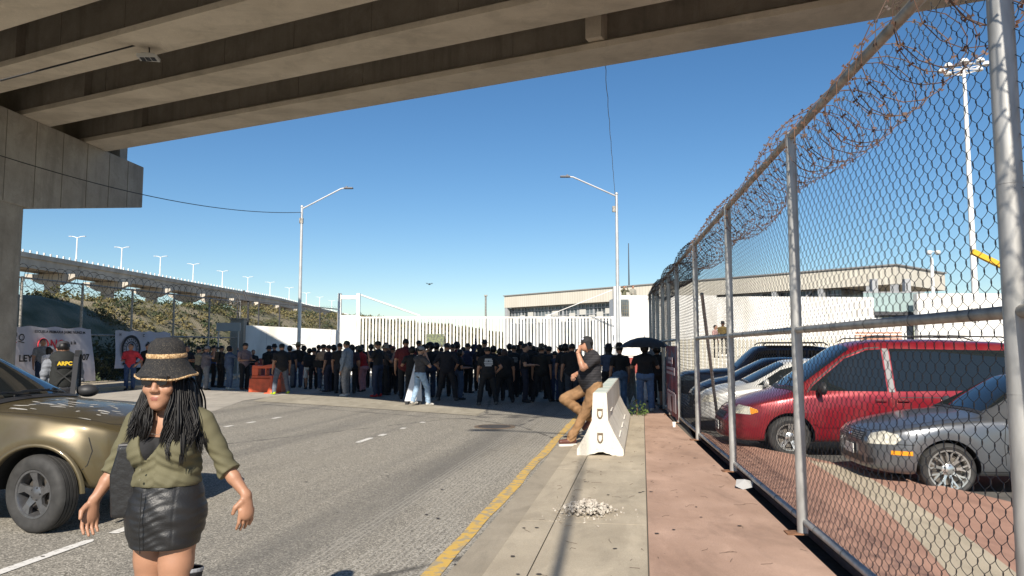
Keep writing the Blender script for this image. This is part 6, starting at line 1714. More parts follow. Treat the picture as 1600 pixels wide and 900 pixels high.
for sg in (-1, 1):
    vw = 'R' if sg < 0 else 'L'
    sd_.drape('side_window', [(.55, .965), (.20, 1.22), (-.02, 1.33), (-.28, 1.345), (-.30, .965)], vw, M_glass, .005)
    sd_.drape('side_window', [(-.36, .965), (-.34, 1.345), (-.72, 1.31), (-1.05, 1.15), (-1.1, .97)], vw, M_glass, .005)
    sd_.line('door_gap', [(.62, .93), (.66, .6), (.64, .30)], vw); sd_.line('door_gap', [(-.33, .93), (-.33, .30)], vw); sd_.line('door_gap', [(-1.05, .93), (-.95, .6), (-.80, .30)], vw)
    sd_.line('rubbing_strip', [(-.85, .55), (.60, .55)], vw, .035, M_trim, .008); sd_.line('sill_line', [(-.8, .30), (.9, .30)], vw, .008)
    sd_.line('bumper_gap', [(1.62, .70), (1.66, .60), (2.0, .60)], vw, .007)
    sd_.drape('side_marker', [(1.68, .475), (1.90, .475), (1.90, .525), (1.68, .525)], vw, M_amber, .006, .03)
    
    for hx_ in ((.1, .82), (-.85, .84)): sd_.part(MB().box((hx_[0], sg * .872, hx_[1]), (.16, .03, .03)), 'door_handle', M_silver, bev=.006)
    hl = [(sg * .44, .595), (sg * .42, .70), (sg * .62, .735), (sg * .74, .70), (sg * .74, .61)]
    O_ = Vector((3.2, sg * 1.6, 0)); dv = Vector((-.75, -sg * .66, 0)).normalized(); Aa = Vector((-dv.y, dv.x, 0)) if sg > 0 else Vector((dv.y, -dv.x, 0))
    hx = [(-.20, .585), (.14, .60), (.20, .66), (.16, .72), (-.02, .745), (-.20, .70)]
    cpt = Vector((1.93, sg * .66, 0)); O2 = cpt - dv * 2
    sd_.drape('headlight', hx if sg < 0 else hx, (O2, Vector((-dv.y, dv.x, 0)) * (-1 if sg > 0 else 1), (0, 0, 1), dv), M_lens, .007, .03)
    sd_.mirror(.50, .98, sg, M_silver, .10)
sd_.drape('windscreen', [(.78, -.60), (.82, 0), (.78, .60), (.66, .62), (.15, .49), (.15, -.49), (.66, -.62)], 'T', M_glass, .006)
sd_.line('windscreen_seal', [(.80, -.64), (.86, 0), (.80, .64)], 'T', .05, M_trim, .007)
sd_.drape('rear_window', [(-1.40, -.58), (-1.0, -.48), (-1.0, .48), (-1.40, .58)], 'T', M_glass, .006)
sd_.line('bonnet_gap', [(.82, .73), (1.5, .70), (1.90, .60), (2.02, .35), (2.04, 0)], 'T', .007); sd_.line('bonnet_gap', [(.82, -.73), (1.5, -.70), (1.90, -.60), (2.02, -.35), (2.04, 0)], 'T', .007)
sd_.drape('grille', [(-.40, .60), (.40, .60), (.38, .70), (-.38, .70)], 'F', M_black, .010, .04)
for k in range(4): sd_.line('grille_slat', [(-.38, .615 + .022 * k), (.38, .615 + .022 * k)], 'F', .006, M_galv_d, .016)
b = MB(); b.lathe([(.040, 0), (.046, .01), (.052, 0)], 24, axis='X'); b.bar((.006, -.030, .026), (.006, 0, -.03), .008, .008); b.bar((.006, .030, .026), (.006, 0, -.03), .008, .008)
hit = sd_.bvh.ray_cast(Vector((4, 0, .65)), Vector((-1, 0, 0)), 6)[0]; o = sd_.part(b, 'badge', M_chrome); o.location = (hit.x + .018, 0, .655)
sd_.drape('lower_intake', [(-.42, .33), (.42, .33), (.40, .41), (-.40, .41)], 'F', M_black, .008, .05)
for sg in (-1, 1): sd_.drape('lower_intake', [(sg * .50, .34), (sg * .64, .36), (sg * .64, .41), (sg * .50, .41)], 'F', M_black, .008, .04)
b = MB(); b.box((2.14, 0, .47), (.01, .30, .12)); sd_.part(b, 'number_plate', M_plate)

van_spec = dict(xf=1.50, xr=-1.53, R=.33, rim=.64, gap=.06, gh=.64, rw=.66, hoodw=.84, shoulder=.965, spokes='star',
    top=[(-2.45, 0.95), (-2.42, 1.466), (-2.30, 1.776), (-2.0, 1.871), (-1.0, 1.913), (0, 1.907), (.25, 1.871), (.45, 1.8), (.9, 1.49), (1.3, 1.193), (1.42, 1.098), (1.50, 1.06), (1.8, 0.98), (2.1, 0.88), (2.32, 0.76), (2.44, 0.64), (2.48, 0.54)],
    belt=[(-2.45, .93), (-2.3, 1.05), (-1.0, 1.06), (.5, 1.04), (1.3, 1.00), (1.7, .93), (2.0, .85), (2.3, .70), (2.48, .50)],
    hw=[(-2.45, .82), (-2.3, .93), (-1.8, .97), (0, .98), (1.2, .975), (1.65, .96), (1.95, .92), (2.2, .84), (2.36, .72), (2.48, .52)],
    sill=[(-2.45, .40), (-2.2, .28), (-1.6, .23), (1.6, .23), (2.2, .23), (2.48, .28)], group='cars parked behind the near fence')
M_redp = paint('deep_red_metallic', (.24, .012, .022), .4, .30, .14)
van = Car('parked_minivan', 'dark red minivan with dark side glass and roof rails behind the grey sedan', van_spec, axle(1247, 716, van_spec, -.13), HD, -.13, M_redp, 'car')
for sg in (-1, 1):
    vw = 'R' if sg < 0 else 'L'
    van.drape('front_side_window', [(1.16, 1.074), (1.10, 1.145), (.55, 1.586), (.20, 1.728), (-.02, 1.74), (-.02, 1.074)], vw, M_glass, .006)
    van.line('window_surround', [(1.20, 1.045), (1.12, 1.157), (.56, 1.615), (.2, 1.758), (.0, 1.77)], vw, .018, M_trim, .004)
    van.drape('pillar_trim', [(-.04, 1.06), (-.04, 1.752), (-.13, 1.752), (-.13, 1.06)], vw, mat('grey_pillar_trim', (.16, .16, .165), .4, .3), .008)
    van.drape('rear_side_window', [(-.15, 1.074), (-.15, 1.752), (-2.15, 1.716), (-2.25, 1.11)], vw, M_glass, .006)
    van.line('door_gap', [(1.22, 1.03), (1.24, .7), (1.20, .30)], vw); van.line('door_gap', [(-.08, 1.03), (-.08, .30)], vw); van.line('door_gap', [(-1.15, 1.03), (-1.12, .6), (-1.0, .45)], vw)
    van.line('side_moulding', [(-1.1, .52), (1.15, .52)], vw, .05, M_redp, .014); van.line('slide_rail', [(-2.2, .98), (-.2, .98)], vw, .012, M_trim)
    
    for hx_ in (.10, -.24): van.part(MB().box((hx_, sg * .985, .93), (.17, .03, .035)), 'door_handle', mat('dark_red_handle', (.12, .01, .015), .4), bev=.008)
    dv = Vector((-.62, -sg * .78, 0)).normalized(); O2 = Vector((2.16, sg * .80, 0)) - dv * 2
    van.drape('headlight', [(-.26, .69), (.10, .68), (.21, .72), (.20, .76), (.08, .80), (-.26, .81)], (O2, Vector((-dv.y, dv.x, 0)) * (-1 if sg > 0 else 1), (0, 0, 1), dv), M_lens, .008, .03)
    van.drape('indicator', [(.10, .68), (.21, .72), (.20, .76), (.08, .795)], (O2, Vector((-dv.y, dv.x, 0)) * (-1 if sg > 0 else 1), (0, 0, 1), dv), M_amber, .012, .03)
    van.mirror(1.02, 1.10, sg, M_trim, .14, 1.2)
van.drape('windscreen', [(1.34, -.72), (1.40, 0), (1.34, .72), (1.2, .74), (.45, .60), (.42, 0), (.45, -.60), (1.2, -.74)], 'T', M_glass, .006)
van.line('cowl', [(1.37, -.80), (1.46, 0), (1.37, .80)], 'T', .07, M_trim, .006)
van.line('bonnet_gap', [(1.4, .80), (2.0, .72), (2.25, .6)], 'T', .007); van.line('bonnet_gap', [(1.4, -.80), (2.0, -.72), (2.25, -.6)], 'T', .007)
b = MB()
for y in (-.62, .62): b.tube([(.25, y, 1.87), (.15, y, 1.93), (-.8, y, 1.96), (-1.9, y, 1.94), (-2.05, y, 1.89)], .014, 6)
for x in (-.2, -1.4): b.tube([(x, -.62, 1.95), (x, 0, 1.97), (x, .62, 1.95)], .014, 6)
van.part(b, 'roof_rack', M_trim)
for y0 in (-.2, .4):
    b = MB(); b.tube([(1.42, y0, 1.14), (1.25, y0 - .3, 1.24), (1.24, y0 - .55, 1.245)], .010, 6); van.part(b, 'wiper', M_black)
van.drape('grille', [(-.40, .58), (.40, .58), (.38, .68), (-.38, .68)], 'F', M_black, .010, .05)
b = MB(); b.box((2.50, 0, .44), (.012, .32, .14)); van.part(b, 'number_plate', M_plate)

def simple_car(name, label, spec, nose, pm, cat='car', rack=False):
    """nose: world xy of the front centre"""
    d = Vector((math.cos(HD), math.sin(HD), 0)); fa = Vector((nose[0], nose[1], 0)) - d * (spec['top'][-1][0] - spec['xf'])
    c = Car(name, label, spec, fa, HD, -.13, pm, cat); w = spec['win']
    for sg in (-1, 1):
        vw = 'R' if sg < 0 else 'L'
        for q in w['side']: c.drape('side_window', q, vw, M_glass, .006, .08)
        dv = Vector((-.70, -sg * .70, 0)).normalized(); xn = spec['top'][-1][0]; yn = interp(spec['hw'], xn - .2); O2 = Vector((xn - .17, sg * yn, 0)) - dv * 2; hz = w['hz']
        c.drape('headlight', [(-.18, hz - .07), (.18, hz - .05), (.22, hz + .03), (.05, hz + .09), (-.18, hz + .05)], (O2, Vector((-dv.y, dv.x, 0)) * (-1 if sg > 0 else 1), (0, 0, 1), dv), M_lens, .008, .04)
        c.mirror(w['mx'], w['mz'], sg, M_trim if w.get('dm') else pm, .11)
        c.line('door_gap', [(w['mx'] + .08, w['mz'] - .05), (w['mx'] + .1, .35)], vw)
    c.drape('windscreen', w['ws'], 'T', M_glass, .007, .08)
    c.line('cowl', [(w['ws'][0][0] + .03, w['ws'][0][1] - .03), (w['ws'][0][0] + .05, 0), (w['ws'][0][0] + .03, -w['ws'][0][1] + .03)], 'T', .05, M_trim, .006)
    c.drape('grille', w['gr'], 'F', M_black, .010, .05)
    b = MB(); b.box((spec['top'][-1][0] + .02, 0, .46), (.012, .30, .12)); c.part(b, 'number_plate', M_plate)
    if rack:
        b = MB(); zt = interp(spec['top'], -.8)
        for y in (-.6, .6): b.tube([(.0, y, zt), (-.1, y, zt + .07), (-1.7, y, zt + .07), (-1.8, y, zt)], .02, 6)
        b.box((-.9, 0, zt + .08), (1.5, 1.2, .03)); c.part(b, 'roof_rack', M_trim)
    return c
hatch = dict(xf=1.25, xr=-1.25, R=.31, rim=.62, gap=.05, gh=.38, rw=.55, hoodw=.80, spokes='star',
    top=[(-1.95, .85), (-1.92, 1.15), (-1.7, 1.38), (-1.0, 1.50), (-.3, 1.53), (.15, 1.50), (.6, 1.28), (1.0, 1.07), (1.08, 1.04), (1.5, .96), (1.8, .84), (1.95, .72), (2.02, .60)],
    belt=[(-1.95, .83), (-1.5, .97), (0, .95), (1.0, .92), (1.5, .86), (1.85, .74), (2.02, .56)],
    hw=[(-1.95, .70), (-1.7, .83), (0, .85), (1.3, .85), (1.65, .81), (1.88, .70), (2.02, .50)],
    sill=[(-1.95, .36), (-1.6, .24), (1.5, .22), (2.02, .27)], group='cars parked behind the near fence',
    win=dict(side=[[(.85, .99), (.35, 1.30), (-.1, 1.43), (-.25, 1.43), (-.25, .99)], [(-.32, .99), (-.32, 1.43), (-1.1, 1.38), (-1.4, 1.02)]], hz=.70, mx=.72, mz=1.02, ws=[(.98, .62), (.90, .64), (.25, .50), (.25, -.50), (.90, -.64), (.98, -.62)], gr=[(-.35, .52), (.35, .52), (.33, .60), (-.33, .60)]))
simple_car('parked_hatchback', 'pearl white hatchback with pale headlights just left of the red minivan', hatch, (4.0, 16.2), paint('pearl_white', (.62, .62, .60), .15, .3, .2))
simple_car('parked_hatchback', 'dark blue compact car between the white hatchback and the dark SUV', hatch, (4.55, 19.0), paint('navy_blue_metallic', (.025, .035, .065), .5, .28, .15))
bigs = dict(xf=1.45, xr=-1.45, R=.37, rim=.6, gap=.06, gh=.45, rw=.62, hoodw=.86, spokes='five',
    top=[(-2.4, .95), (-2.37, 1.4), (-2.25, 1.72), (-1.5, 1.82), (-.3, 1.83), (.1, 1.80), (.35, 1.60), (.75, 1.22), (.85, 1.17), (1.5, 1.14), (2.1, 1.08), (2.3, 1.02), (2.38, .90)],
    belt=[(-2.4, .93), (-2.2, 1.14), (0, 1.12), (1.0, 1.08), (2.0, 1.02), (2.3, .95), (2.38, .85)],
    hw=[(-2.4, .82), (-2.2, .92), (0, .95), (1.5, .95), (2.0, .92), (2.3, .84), (2.38, .74)],
    sill=[(-2.4, .48), (-2.0, .38), (2.0, .38), (2.38, .44)], group='cars parked behind the near fence',
    win=dict(side=[[(.60, 1.17), (.15, 1.60), (-.1, 1.68), (-.35, 1.68), (-.35, 1.17)], [(-.45, 1.17), (-.45, 1.68), (-1.15, 1.68), (-1.15, 1.17)], [(-1.25, 1.17), (-1.25, 1.68), (-2.0, 1.65), (-2.1, 1.2)]], hz=.88, mx=.5, mz=1.2, ws=[(.75, .68), (.70, .70), (.20, .56), (.20, -.56), (.70, -.70), (.75, -.68)], gr=[(-.5, .62), (.5, .62), (.48, .90), (-.48, .90)], dm=1))
simple_car('parked_suv', 'large dark blue SUV with black roof rack, farthest of the parked row', bigs, (4.95, 22.2), paint('dark_slate_metallic', (.045, .05, .075), .5, .3, .15), rack=True)
# ------------------------------------------------------------------ woman in the foreground
WX, WY = -1.520, 3.30
M_lip = mat('muted_lips', (.27, .095, .07), .5)
wt = thing('person', 'woman in black straw hat, olive blouse and black mini skirt walking towards the camera', 'person', (WX, WY, 0), R(180), 'people in the foreground')
f = SDF((-.50, -.26, -.005), (.50, .34, 1.64), .0055)
# legs
f.chain([(-.078, .015, .93), (-.066, .03, .72), (-.066, .055, .46)], [.080, .069, .052], 0, .02)
f.chain([(-.070, .06, .46), (-.068, .05, .33), (-.066, .04, .10)], [.056, .057, .036], 0, .02)
f.chain([(.078, -.02, .93), (.070, -.03, .72), (.072, -.035, .46)], [.080, .069, .052], 0, .02)
f.chain([(.076, -.035, .46), (.076, -.08, .33), (.078, -.15, .12)], [.054, .055, .036], 0, .02)
# torso
f.ell((0, -.01, .93), (.150, .110, .13), 0, .04); f.cone((0, 0, .98), (0, 0, 1.10), .125, .108, 0, .03, ((0, 1, 0), .72)); f.cone((0, 0, 1.10), (0, -.01, 1.28), .108, .128, 0, .04, ((0, 1, 0), .68))
f.ell((.07, .064, 1.205), (.060, .055, .060), 0, .02).ell((-.07, .064, 1.205), (.060, .055, .060), 0, .02)
f.cone((-.108, -.01, 1.33), (.108, -.01, 1.33), .040, .040, 0, .04); f.ell((0, .02, 1.29), (.10, .055, .07), 0, .03)
f.cone((0, -.01, 1.33), (0, .012, 1.43), .049, .048, 0, .025)
# head, slightly bowed
hc = V3(0.004, .050, 1.484)
f.ell(hc + V3(0, -.012, .012), (.068, .088, .096), 0, .02); f.ell(hc + V3(0, .040, -.048), (.048, .045, .058), 0, .03); f.ell(hc + V3(0, .066, -.086), (.022, .018, .017), 0, .02)
f.cone(hc + V3(0, .080, .022), hc + V3(0, .097, -.016), .009, .0125, 0, .012); f.ell(hc + V3(.012, .092, -.022), (.010, .010, .008), 0, .008).ell(hc + V3(-.012, .092, -.022), (.010, .010, .008), 0, .008)
for sg in (1, -1):
    f.ell(hc + V3(sg * .040, .060, -.016), (.024, .022, .022), 0, .015); f.ell(hc + V3(sg * .073, -.005, -.005), (.010, .02, .03), 0, .006)
f.ell(hc + V3(0, .079, -.050), (.021, .0115, .0050), 1, .006); f.ell(hc + V3(0, .078, -.0590), (.017, .0115, .0058), 1, .006)
# arms: her right (viewer's left), her left (viewer's right)
RS, RE, RW = V3(.150, -.01, 1.325), V3(.252, -.03, 1.10), V3(.300, .03, .985)
LS, LE, LW = V3(-.150, -.01, 1.325), V3(-.245, -.045, 1.11), V3(-.345, -.02, .995)
for S_, E_, W_, sg in ((RS, RE, RW, 1), (LS, LE, LW, -1)):
    f.cone(S_, E_, .040, .031, 0, .03); f.chain([E_, E_ + (W_ - E_) * .35, W_], [.030, .0295, .0195], 0, .010)
hand(f, RW, (.16, .10, -1), (-.75, .5, 0), (0, 1, 0), 0, .98, .42)
hand(f, LW, (-.05, .05, -1), (.7, -.55, 0), (0, 1, 0), 0, .98, .30)
for sg, ax_, ay in ((-1, -.066, .04), (1, .078, -.15)):
    f.chain([(ax_, ay - .03, .05), (ax_, ay + .06, .04), (ax_, ay + .13, .035)], [.036, .034, .026], 2, .015)
me = f.mesh('woman_body', [mat('woman_skin', (.36, .185, .112), .5, var=.07, scale=14, bump=.06, bscale=160), M_lip, cloth((.02, .02, .02))])  # skin in its own warm brown tone
put('body', me, wt)
# blouse
M_blouse = mat('olive_crepe', (.115, .105, .058), .82, var=.10, scale=10, bump=.12, bscale=220)
g = SDF((-.42, -.24, 1.02), (.42, .24, 1.42), .0055)
g.cone((0, 0, 1.02), (0, 0, 1.10), .148, .136, 0, .03, ((0, 1, 0), .78)); g.cone((0, 0, 1.10), (0, -.008, 1.28), .136, .148, 0, .04, ((0, 1, 0), .72))
g.ell((.072, .070, 1.205), (.072, .066, .072), 0, .035).ell((-.072, .070, 1.205), (.072, .066, .072), 0, .035); g.ell((0, .045, 1.075), (.135, .080, .05), 0, .03)
g.cone((-.115, -.012, 1.335), (.115, -.012, 1.335), .050, .050, 0, .04); g.ell((0, -.01, 1.33), (.10, .075, .055), 0, .03)
g.cone((-.055, -.055, 1.365), (.055, -.055, 1.365), .034, .034, 0, .02)
for S_, E_, W_ in ((RS, RE, RW), (LS, LE, LW)):
    Ec = E_ + (W_ - E_) * .12
    g.cone(S_, S_ + (Ec - S_) * .5, .047, .041, 0, .018); g.cone(S_ + (Ec - S_) * .5, Ec, .041, .044, 0, .016)
    g.cone(E_ + (W_ - E_) * -.02, E_ + (W_ - E_) * .16, .0475, .050, 0, .006)
X, Y_, Z = g.grid()
ax_x = np.abs(X)
fold = .0030 * np.sin(Z * 46 + X * 58 + 2.0 * np.sin(X * 30 + Z * 20)) * np.sin(X * 30 - Z * 24 + 1) * np.clip(1.25 - (ax_x - .10) * 9, .25, 1) + .003 * np.sin(X * 75 + 3 * np.sin(Z * 26)) * np.clip((1.16 - Z) * 9, 0, 1)
fold += .0030 * np.sin((X * 1.0 + (Z - 1.12) * np.sign(X) * 2.2) * 70) * np.clip(1 - ((Z - 1.13) / .10) ** 2, 0, 1)
g.F = (g.F + fold).astype(np.float32)
# placket ridge, pockets
plc = np.clip(.0035 - np.abs(np.abs(X - .045) - .014) * .9, 0, .0035) * (Y_ > .04)
g.F = (g.F - plc).astype(np.float32)
# sleeve ends, hem, V neck
for E_, W_ in ((RE, RW), (LE, LW)):
    d = (W_ - E_) / np.linalg.norm(W_ - E_); c = E_ + (W_ - E_) * .16
    side = np.sign(c[0]); pl = (X - c[0]) * d[0] + (Y_ - c[1]) * d[1] + (Z - c[2]) * d[2]
    pl = np.where(X * side > .19, -pl, 1.0); g.F = np.maximum(g.F, -pl).astype(np.float32)
g.F = np.maximum(g.F, 1.052 - Z - 10 * (ax_x > .19)).astype(np.float32)
V_ = np.maximum(np.abs(X - .045 + (Z - 1.16) * .22) - (Z - 1.16) * .52, .035 - Y_)       # negative inside the opening
g.F = np.maximum(g.F, -V_).astype(np.float32)
neck = np.sqrt(X ** 2 + (Y_ - .005) ** 2) - .064; g.F = np.maximum(g.F, -np.maximum(neck, 1.335 - Z)).astype(np.float32)
shirt = put('blouse', g.mesh('blouse', [M_blouse]), wt)
for z, y in ((1.135, .150), (1.092, .150)):
    MB().lathe([(0, .0025), (.0045, .002), (.005, -.001)], 10, (.045, y, z), 'Y').build('button', mat('olive_button', (.16, .15, .10), .35), shirt)
# camisole
g = SDF((-.2, -.2, .95), (.2, .2, 1.3), .006)
g.cone((0, 0, .98), (0, 0, 1.10), .132, .116, 0, .03, ((0, 1, 0), .72)); g.cone((0, 0, 1.10), (0, -.01, 1.26), .116, .134, 0, .04, ((0, 1, 0), .70)); g.ell((.07, .066, 1.205), (.066, .060, .064), 0, .03).ell((-.07, .066, 1.205), (.066, .060, .064), 0, .03)
X, Y_, Z = g.grid(); g.F = np.maximum(g.F, Z + 0 * X + 0 * Y_ - 1.262).astype(np.float32)
put('camisole', g.mesh('camisole', [cloth((.014, .014, .016))]), wt)
# skirt
g = SDF((-.24, -.2, .74), (.24, .22, 1.08), .0055)
g.cone((0, 0, 1.08), (0, -.002, .92), .146, .164, 0, .03, ((0, 1, 0), .78)); g.cone((0, -.002, .92), (0, .012, .72), .164, .130, 0, .04, ((0, 1, 0), .88)); g.ell((-.06, .045, .82), (.07, .085, .09), 0, .03); g.ell((0, -.05, .92), (.14, .10, .11), 0, .03)
X, Y_, Z = g.grid()
wr = .0016 * np.sin(Z * 120 + 2.5 * np.sin(X * 18) + X * 20) * np.clip(.9 - np.abs(Z - .93) * 3, 0, 1) + .0022 * np.sin(Z * 230 + X * 45 + 2 * np.sin(X * 40)) * (.5 + .5 * np.sin(X * 25 + 1)) + .002 * np.sin(Z * 75 - X * 60)
seam = .003 * np.exp(-((X - .033) / .003) ** 2) + .002 * np.exp(-((X + .085) / .003) ** 2) + .002 * np.exp(-((X - .11) / .003) ** 2)
g.F = (g.F + wr + seam).astype(np.float32)
g.F = np.maximum(g.F, np.maximum(Z - 1.056, .792 - Z) + 0 * X + 0 * Y_).astype(np.float32)
M_leather = mat('waxed_black_cloth', (.014, .014, .015), .46, bump=.12, bscale=160, scale=40, spec=.5)
sk = put('skirt', g.mesh('skirt', [M_leather]), wt)
MB().tube([(.033, .158, 1.04), (.033, .160, .95), (.033, .168, .88), (.033, .150, .79)], .0022, 5).build('zip_seam', M_dark, sk)
# knee brace on her left leg
b = MB(); ring = [(.058, .40), (.064, .46), (.074, .55), (.084, .655), (.0865, .660), (.0865, .672), (.081, .676)]
b.lathe(ring, 28, (0, 0, 0)); br = b.build('knee_brace', cloth((.022, .022, .024)), wt, smooth='all', loc=(-.0725, .068, .01)); br.rotation_euler = (R(7.5), 0, 0)
MB().lathe([(.0862, .664), (.0885, .668), (.0885, .678), (.0862, .681)], 28).build('brace_trim', mat('grey_brace_trim', (.35, .36, .38), .6), br)
# hair: a dark mass with many waved locks
rg = random.Random(21)
g = SDF((-.2, -.2, 1.12), (.2, .2, 1.62), .008)
g.ell(tuple(hc + V3(0, -.03, .02)), (.078, .086, .09), 0, .02); g.cone(tuple(hc + V3(.0, -.06, -.04)), (.0, -.085, 1.22), .092, .085, 0, .04, ((0, 1, 0), .6))
g.cone((.080, .0, 1.47), (.105, .025, 1.31), .030, .028, 0, .03); g.cone((-.080, .0, 1.47), (-.118, .03, 1.29), .030, .034, 0, .03)
hm = put('hair', g.mesh('hair', [M_hair]), wt)
def lock(x0, y0, z0, x1, y1, z1, r, wv, n=34):
    ph1, ph2 = rg.uniform(0, 6.28), rg.uniform(0, 6.28); fr_ = rg.uniform(9, 14); pts = []; rs = []
    for i in range(n):
        t = i / (n - 1); a = t * (z0 - z1) * 4.2 * fr_
        amp = wv * (.1 + t * .9)
        pts.append((x0 + (x1 - x0) * t ** .8 + amp * math.sin(a + ph1), y0 + (y1 - y0) * t + amp * .8 * math.cos(a + ph2), z0 + (z1 - z0) * t)); rs.append(r * (1 - .75 * max(0, t - .45) / .55) * (.7 + .3 * min(1, t * 6)))
    return pts, rs
b = MB()
def cluster(x0, y0, z0, x1, y1, z1, wv, turns, nst, rad):
    ph1, ph2 = rg.uniform(0, 6.28), rg.uniform(0, 6.28); n = 40
    for k_ in range(nst):
        ox, oy = rg.gauss(0, rad), rg.gauss(0, rad); dz = rg.uniform(-.035, .02); dp = rg.gauss(0, .16); pts = []; rs = []; r = rg.uniform(.0014, .0030)
        for i in range(n):
            t = i / (n - 1); a = t * turns * 6.283; amp = wv * (.05 + t ** 1.3); sp = (.55 + .75 * t) * (1 - .55 * max(0, t - .7) / .3)
            pts.append((x0 + (x1 - x0) * t ** .75 + amp * math.sin(a + ph1 + dp) + ox * sp, y0 + (y1 - y0) * t + amp * .7 * math.cos(a + ph2 + dp) + oy * sp, z0 + (z1 + dz - z0) * t))
            rs.append(r * (1 - .8 * max(0, t - .8) / .2))
        b.tube(pts, rs, 5)
# viewer's left (her right) then viewer's right
for x0, y0, x1, y1, z1 in ((.050, .080, .060, .115, 1.30), (-.050, .080, -.058, .118, 1.27), (.055, .072, .070, .112, 1.27), (-.054, .074, -.070, .12, 1.22), (.060, .060, .052, .118, 1.275), (.070, .050, .085, .115, 1.235), (.078, .035, .115, .095, 1.225), (.084, .01, .145, .070, 1.24), (.085, -.02, .150, .02, 1.25), (.075, .045, .105, .120, 1.30), (.080, .02, .130, .10, 1.27),
                           (-.058, .062, -.042, .122, 1.255), (-.066, .055, -.075, .125, 1.20), (-.074, .045, -.105, .118, 1.175), (-.080, .030, -.135, .095, 1.185), (-.085, .005, -.160, .060, 1.21), (-.085, -.02, -.165, .02, 1.23), (-.070, .05, -.088, .130, 1.25), (-.078, .03, -.122, .112, 1.235), (-.08, .02, -.150, .08, 1.27)):
    cluster(x0 * .95, y0, rg.uniform(1.495, 1.515), x1, y1, z1, rg.uniform(.012, .019), rg.uniform(.8, 1.35), 42, .0078)
for i in range(16):
    x0 = -.085 + .0113 * i; cluster(x0, -.075, 1.49, x0 * 1.6, -.13, rg.uniform(1.18, 1.24), .012, 2, 16, .009)
b.build('hair_locks', M_hair, hm, smooth='all')
# straw hat
k = NB('black_woven_straw'); v = k.coords((1, 1, 1)); vv = k.voro(v, 330, out='Distance'); cc = k.sep(k.voro(v, 330, out='Color'))[0]
k.bump(vv, .8, .003); M_straw = k.done(k.ramp(cc, [(0, (.008, .008, .009)), (.8, (.020, .019, .019)), (1, (.085, .072, .055))]), .75)
k = NB('tan_woven_straw'); v = k.coords(); vv = k.voro(v, 210, out='Distance'); cc = k.sep(k.voro(v, 210, out='Color'))[0]
k.bump(vv, 1.0, .004); M_tan = k.done(k.ramp(cc, [(0, (.30, .17, .07)), (.6, (.58, .38, .19)), (1, (.72, .52, .30))]), .75)
outer = [(0, .172), (.030, .172), (.055, .169), (.072, .161), (.081, .146), (.086, .125), (.089, .100), (.093, .082), (.097, .068), (.108, .045), (.122, .022), (.136, .004), (.141, -.002)]
inner = [(.138, -.004), (.118, .018), (.103, .042), (.093, .066), (.086, .10), (.078, .15), (.05, .176), (0, .18)]
b = MB(); b.lathe(outer + inner, 64)
for i, v_ in enumerate(b.v):
    a = math.atan2(v_[1], v_[0]); rr_ = math.hypot(v_[0], v_[1]); w_ = max(0, (rr_ - .10) / .04)
    b.v[i] = (v_[0] * (1 + .02 * w_ * math.cos(2 * a)), v_[1], v_[2] + w_ * (.006 * math.sin(2 * a + 1) + .003 * math.sin(5 * a)))
hat = b.build('sun_hat', M_straw, wt, smooth='all', loc=(hc[0], hc[1] - .02, 1.526), rot=(R(-4), 0, R(0)))
hat.scale = (.885, .90, .93)
MB().lathe([(.0885, .079), (.0915, .080), (.0945, .098 - .005), (.0925, .104), (.0895, .105)], 64).build('hat_band', M_tan, hat, smooth='all')
b = MB(); b.lathe([(.1385, -.006), (.1425, -.008), (.1455, -.004), (.1440, .001), (.1395, .002)], 64, closed=True)
for i, v_ in enumerate(b.v):
    a = math.atan2(v_[1], v_[0]); b.v[i] = (v_[0] * (1 + .02 * math.cos(2 * a)), v_[1], v_[2] + (.006 * math.sin(2 * a + 1) + .003 * math.sin(5 * a)))
b.build('brim_edge', M_tan, hat, smooth='all')
# sunglasses
sg_ = MB()
for s in (1, -1):
    pts = [(s * .008, .012), (s * .012, -.018), (s * .030, -.024), (s * .052, -.018), (s * .058, .006), (s * .056, .014)]
    if s < 0: pts = pts[::-1]
    sg_.prism([(x, z) for x, z in pts], 0, .003, (Vector(hc + V3(0, .094, .025)), Vector((1, 0, 0)), Vector((0, .12, 1)), Vector((0, 1, -.12))))
    sg_.bar(hc + V3(s * .056, .094, .035), hc + V3(s * .078, .0, .03), .005, .012)
sg_.bar(hc + V3(-.057, .096, .038), hc + V3(.057, .096, .038), .005, .006)
sg_.build('sunglasses', mat('dark_sunglass', (.008, .008, .009), .05, spec=.9), wt)
MB().tube([(-.03, .105, 1.31), (-.01, .11, 1.275), (.03, .108, 1.28), (.05, .10, 1.31)], .0012, 5).build('necklace', M_chrome, wt)
# hand bag on her right shoulder
bt_ = thing('shoulder_bag', 'black leather shoulder bag hanging at the hat wearer\'s side', 'bag', (WX - .185, WY + .06, 1.08), R(14))
M_bag = mat('black_bag_leather', (.012, .012, .013), .38, bump=.2, bscale=30, scale=20, spec=.6)
bb = MB()
bb.prism([(-.045, -.16), (.045, -.16), (.055, .02), (.028, .15), (-.022, .15), (-.055, .02)], -.16, .16, (Vector((0, 0, 0)), Vector((1, 0, 0)), Vector((0, 0, 1)), Vector((0, -1, 0))))
o = bb.build('bag_body', M_bag, bt_); bevel_obj(o, .018, 3)
b = MB(); b.prism([(-.024, .152), (.030, .152), (.036, .122), (-.030, .122)], -.155, .155, (Vector((0, 0, 0)), Vector((1, 0, 0)), Vector((0, 0, 1)), Vector((0, -1, 0)))); o = b.build('rim_band', mat('grey_bag_edge', (.05, .05, .055), .4), bt_); bevel_obj(o, .004)
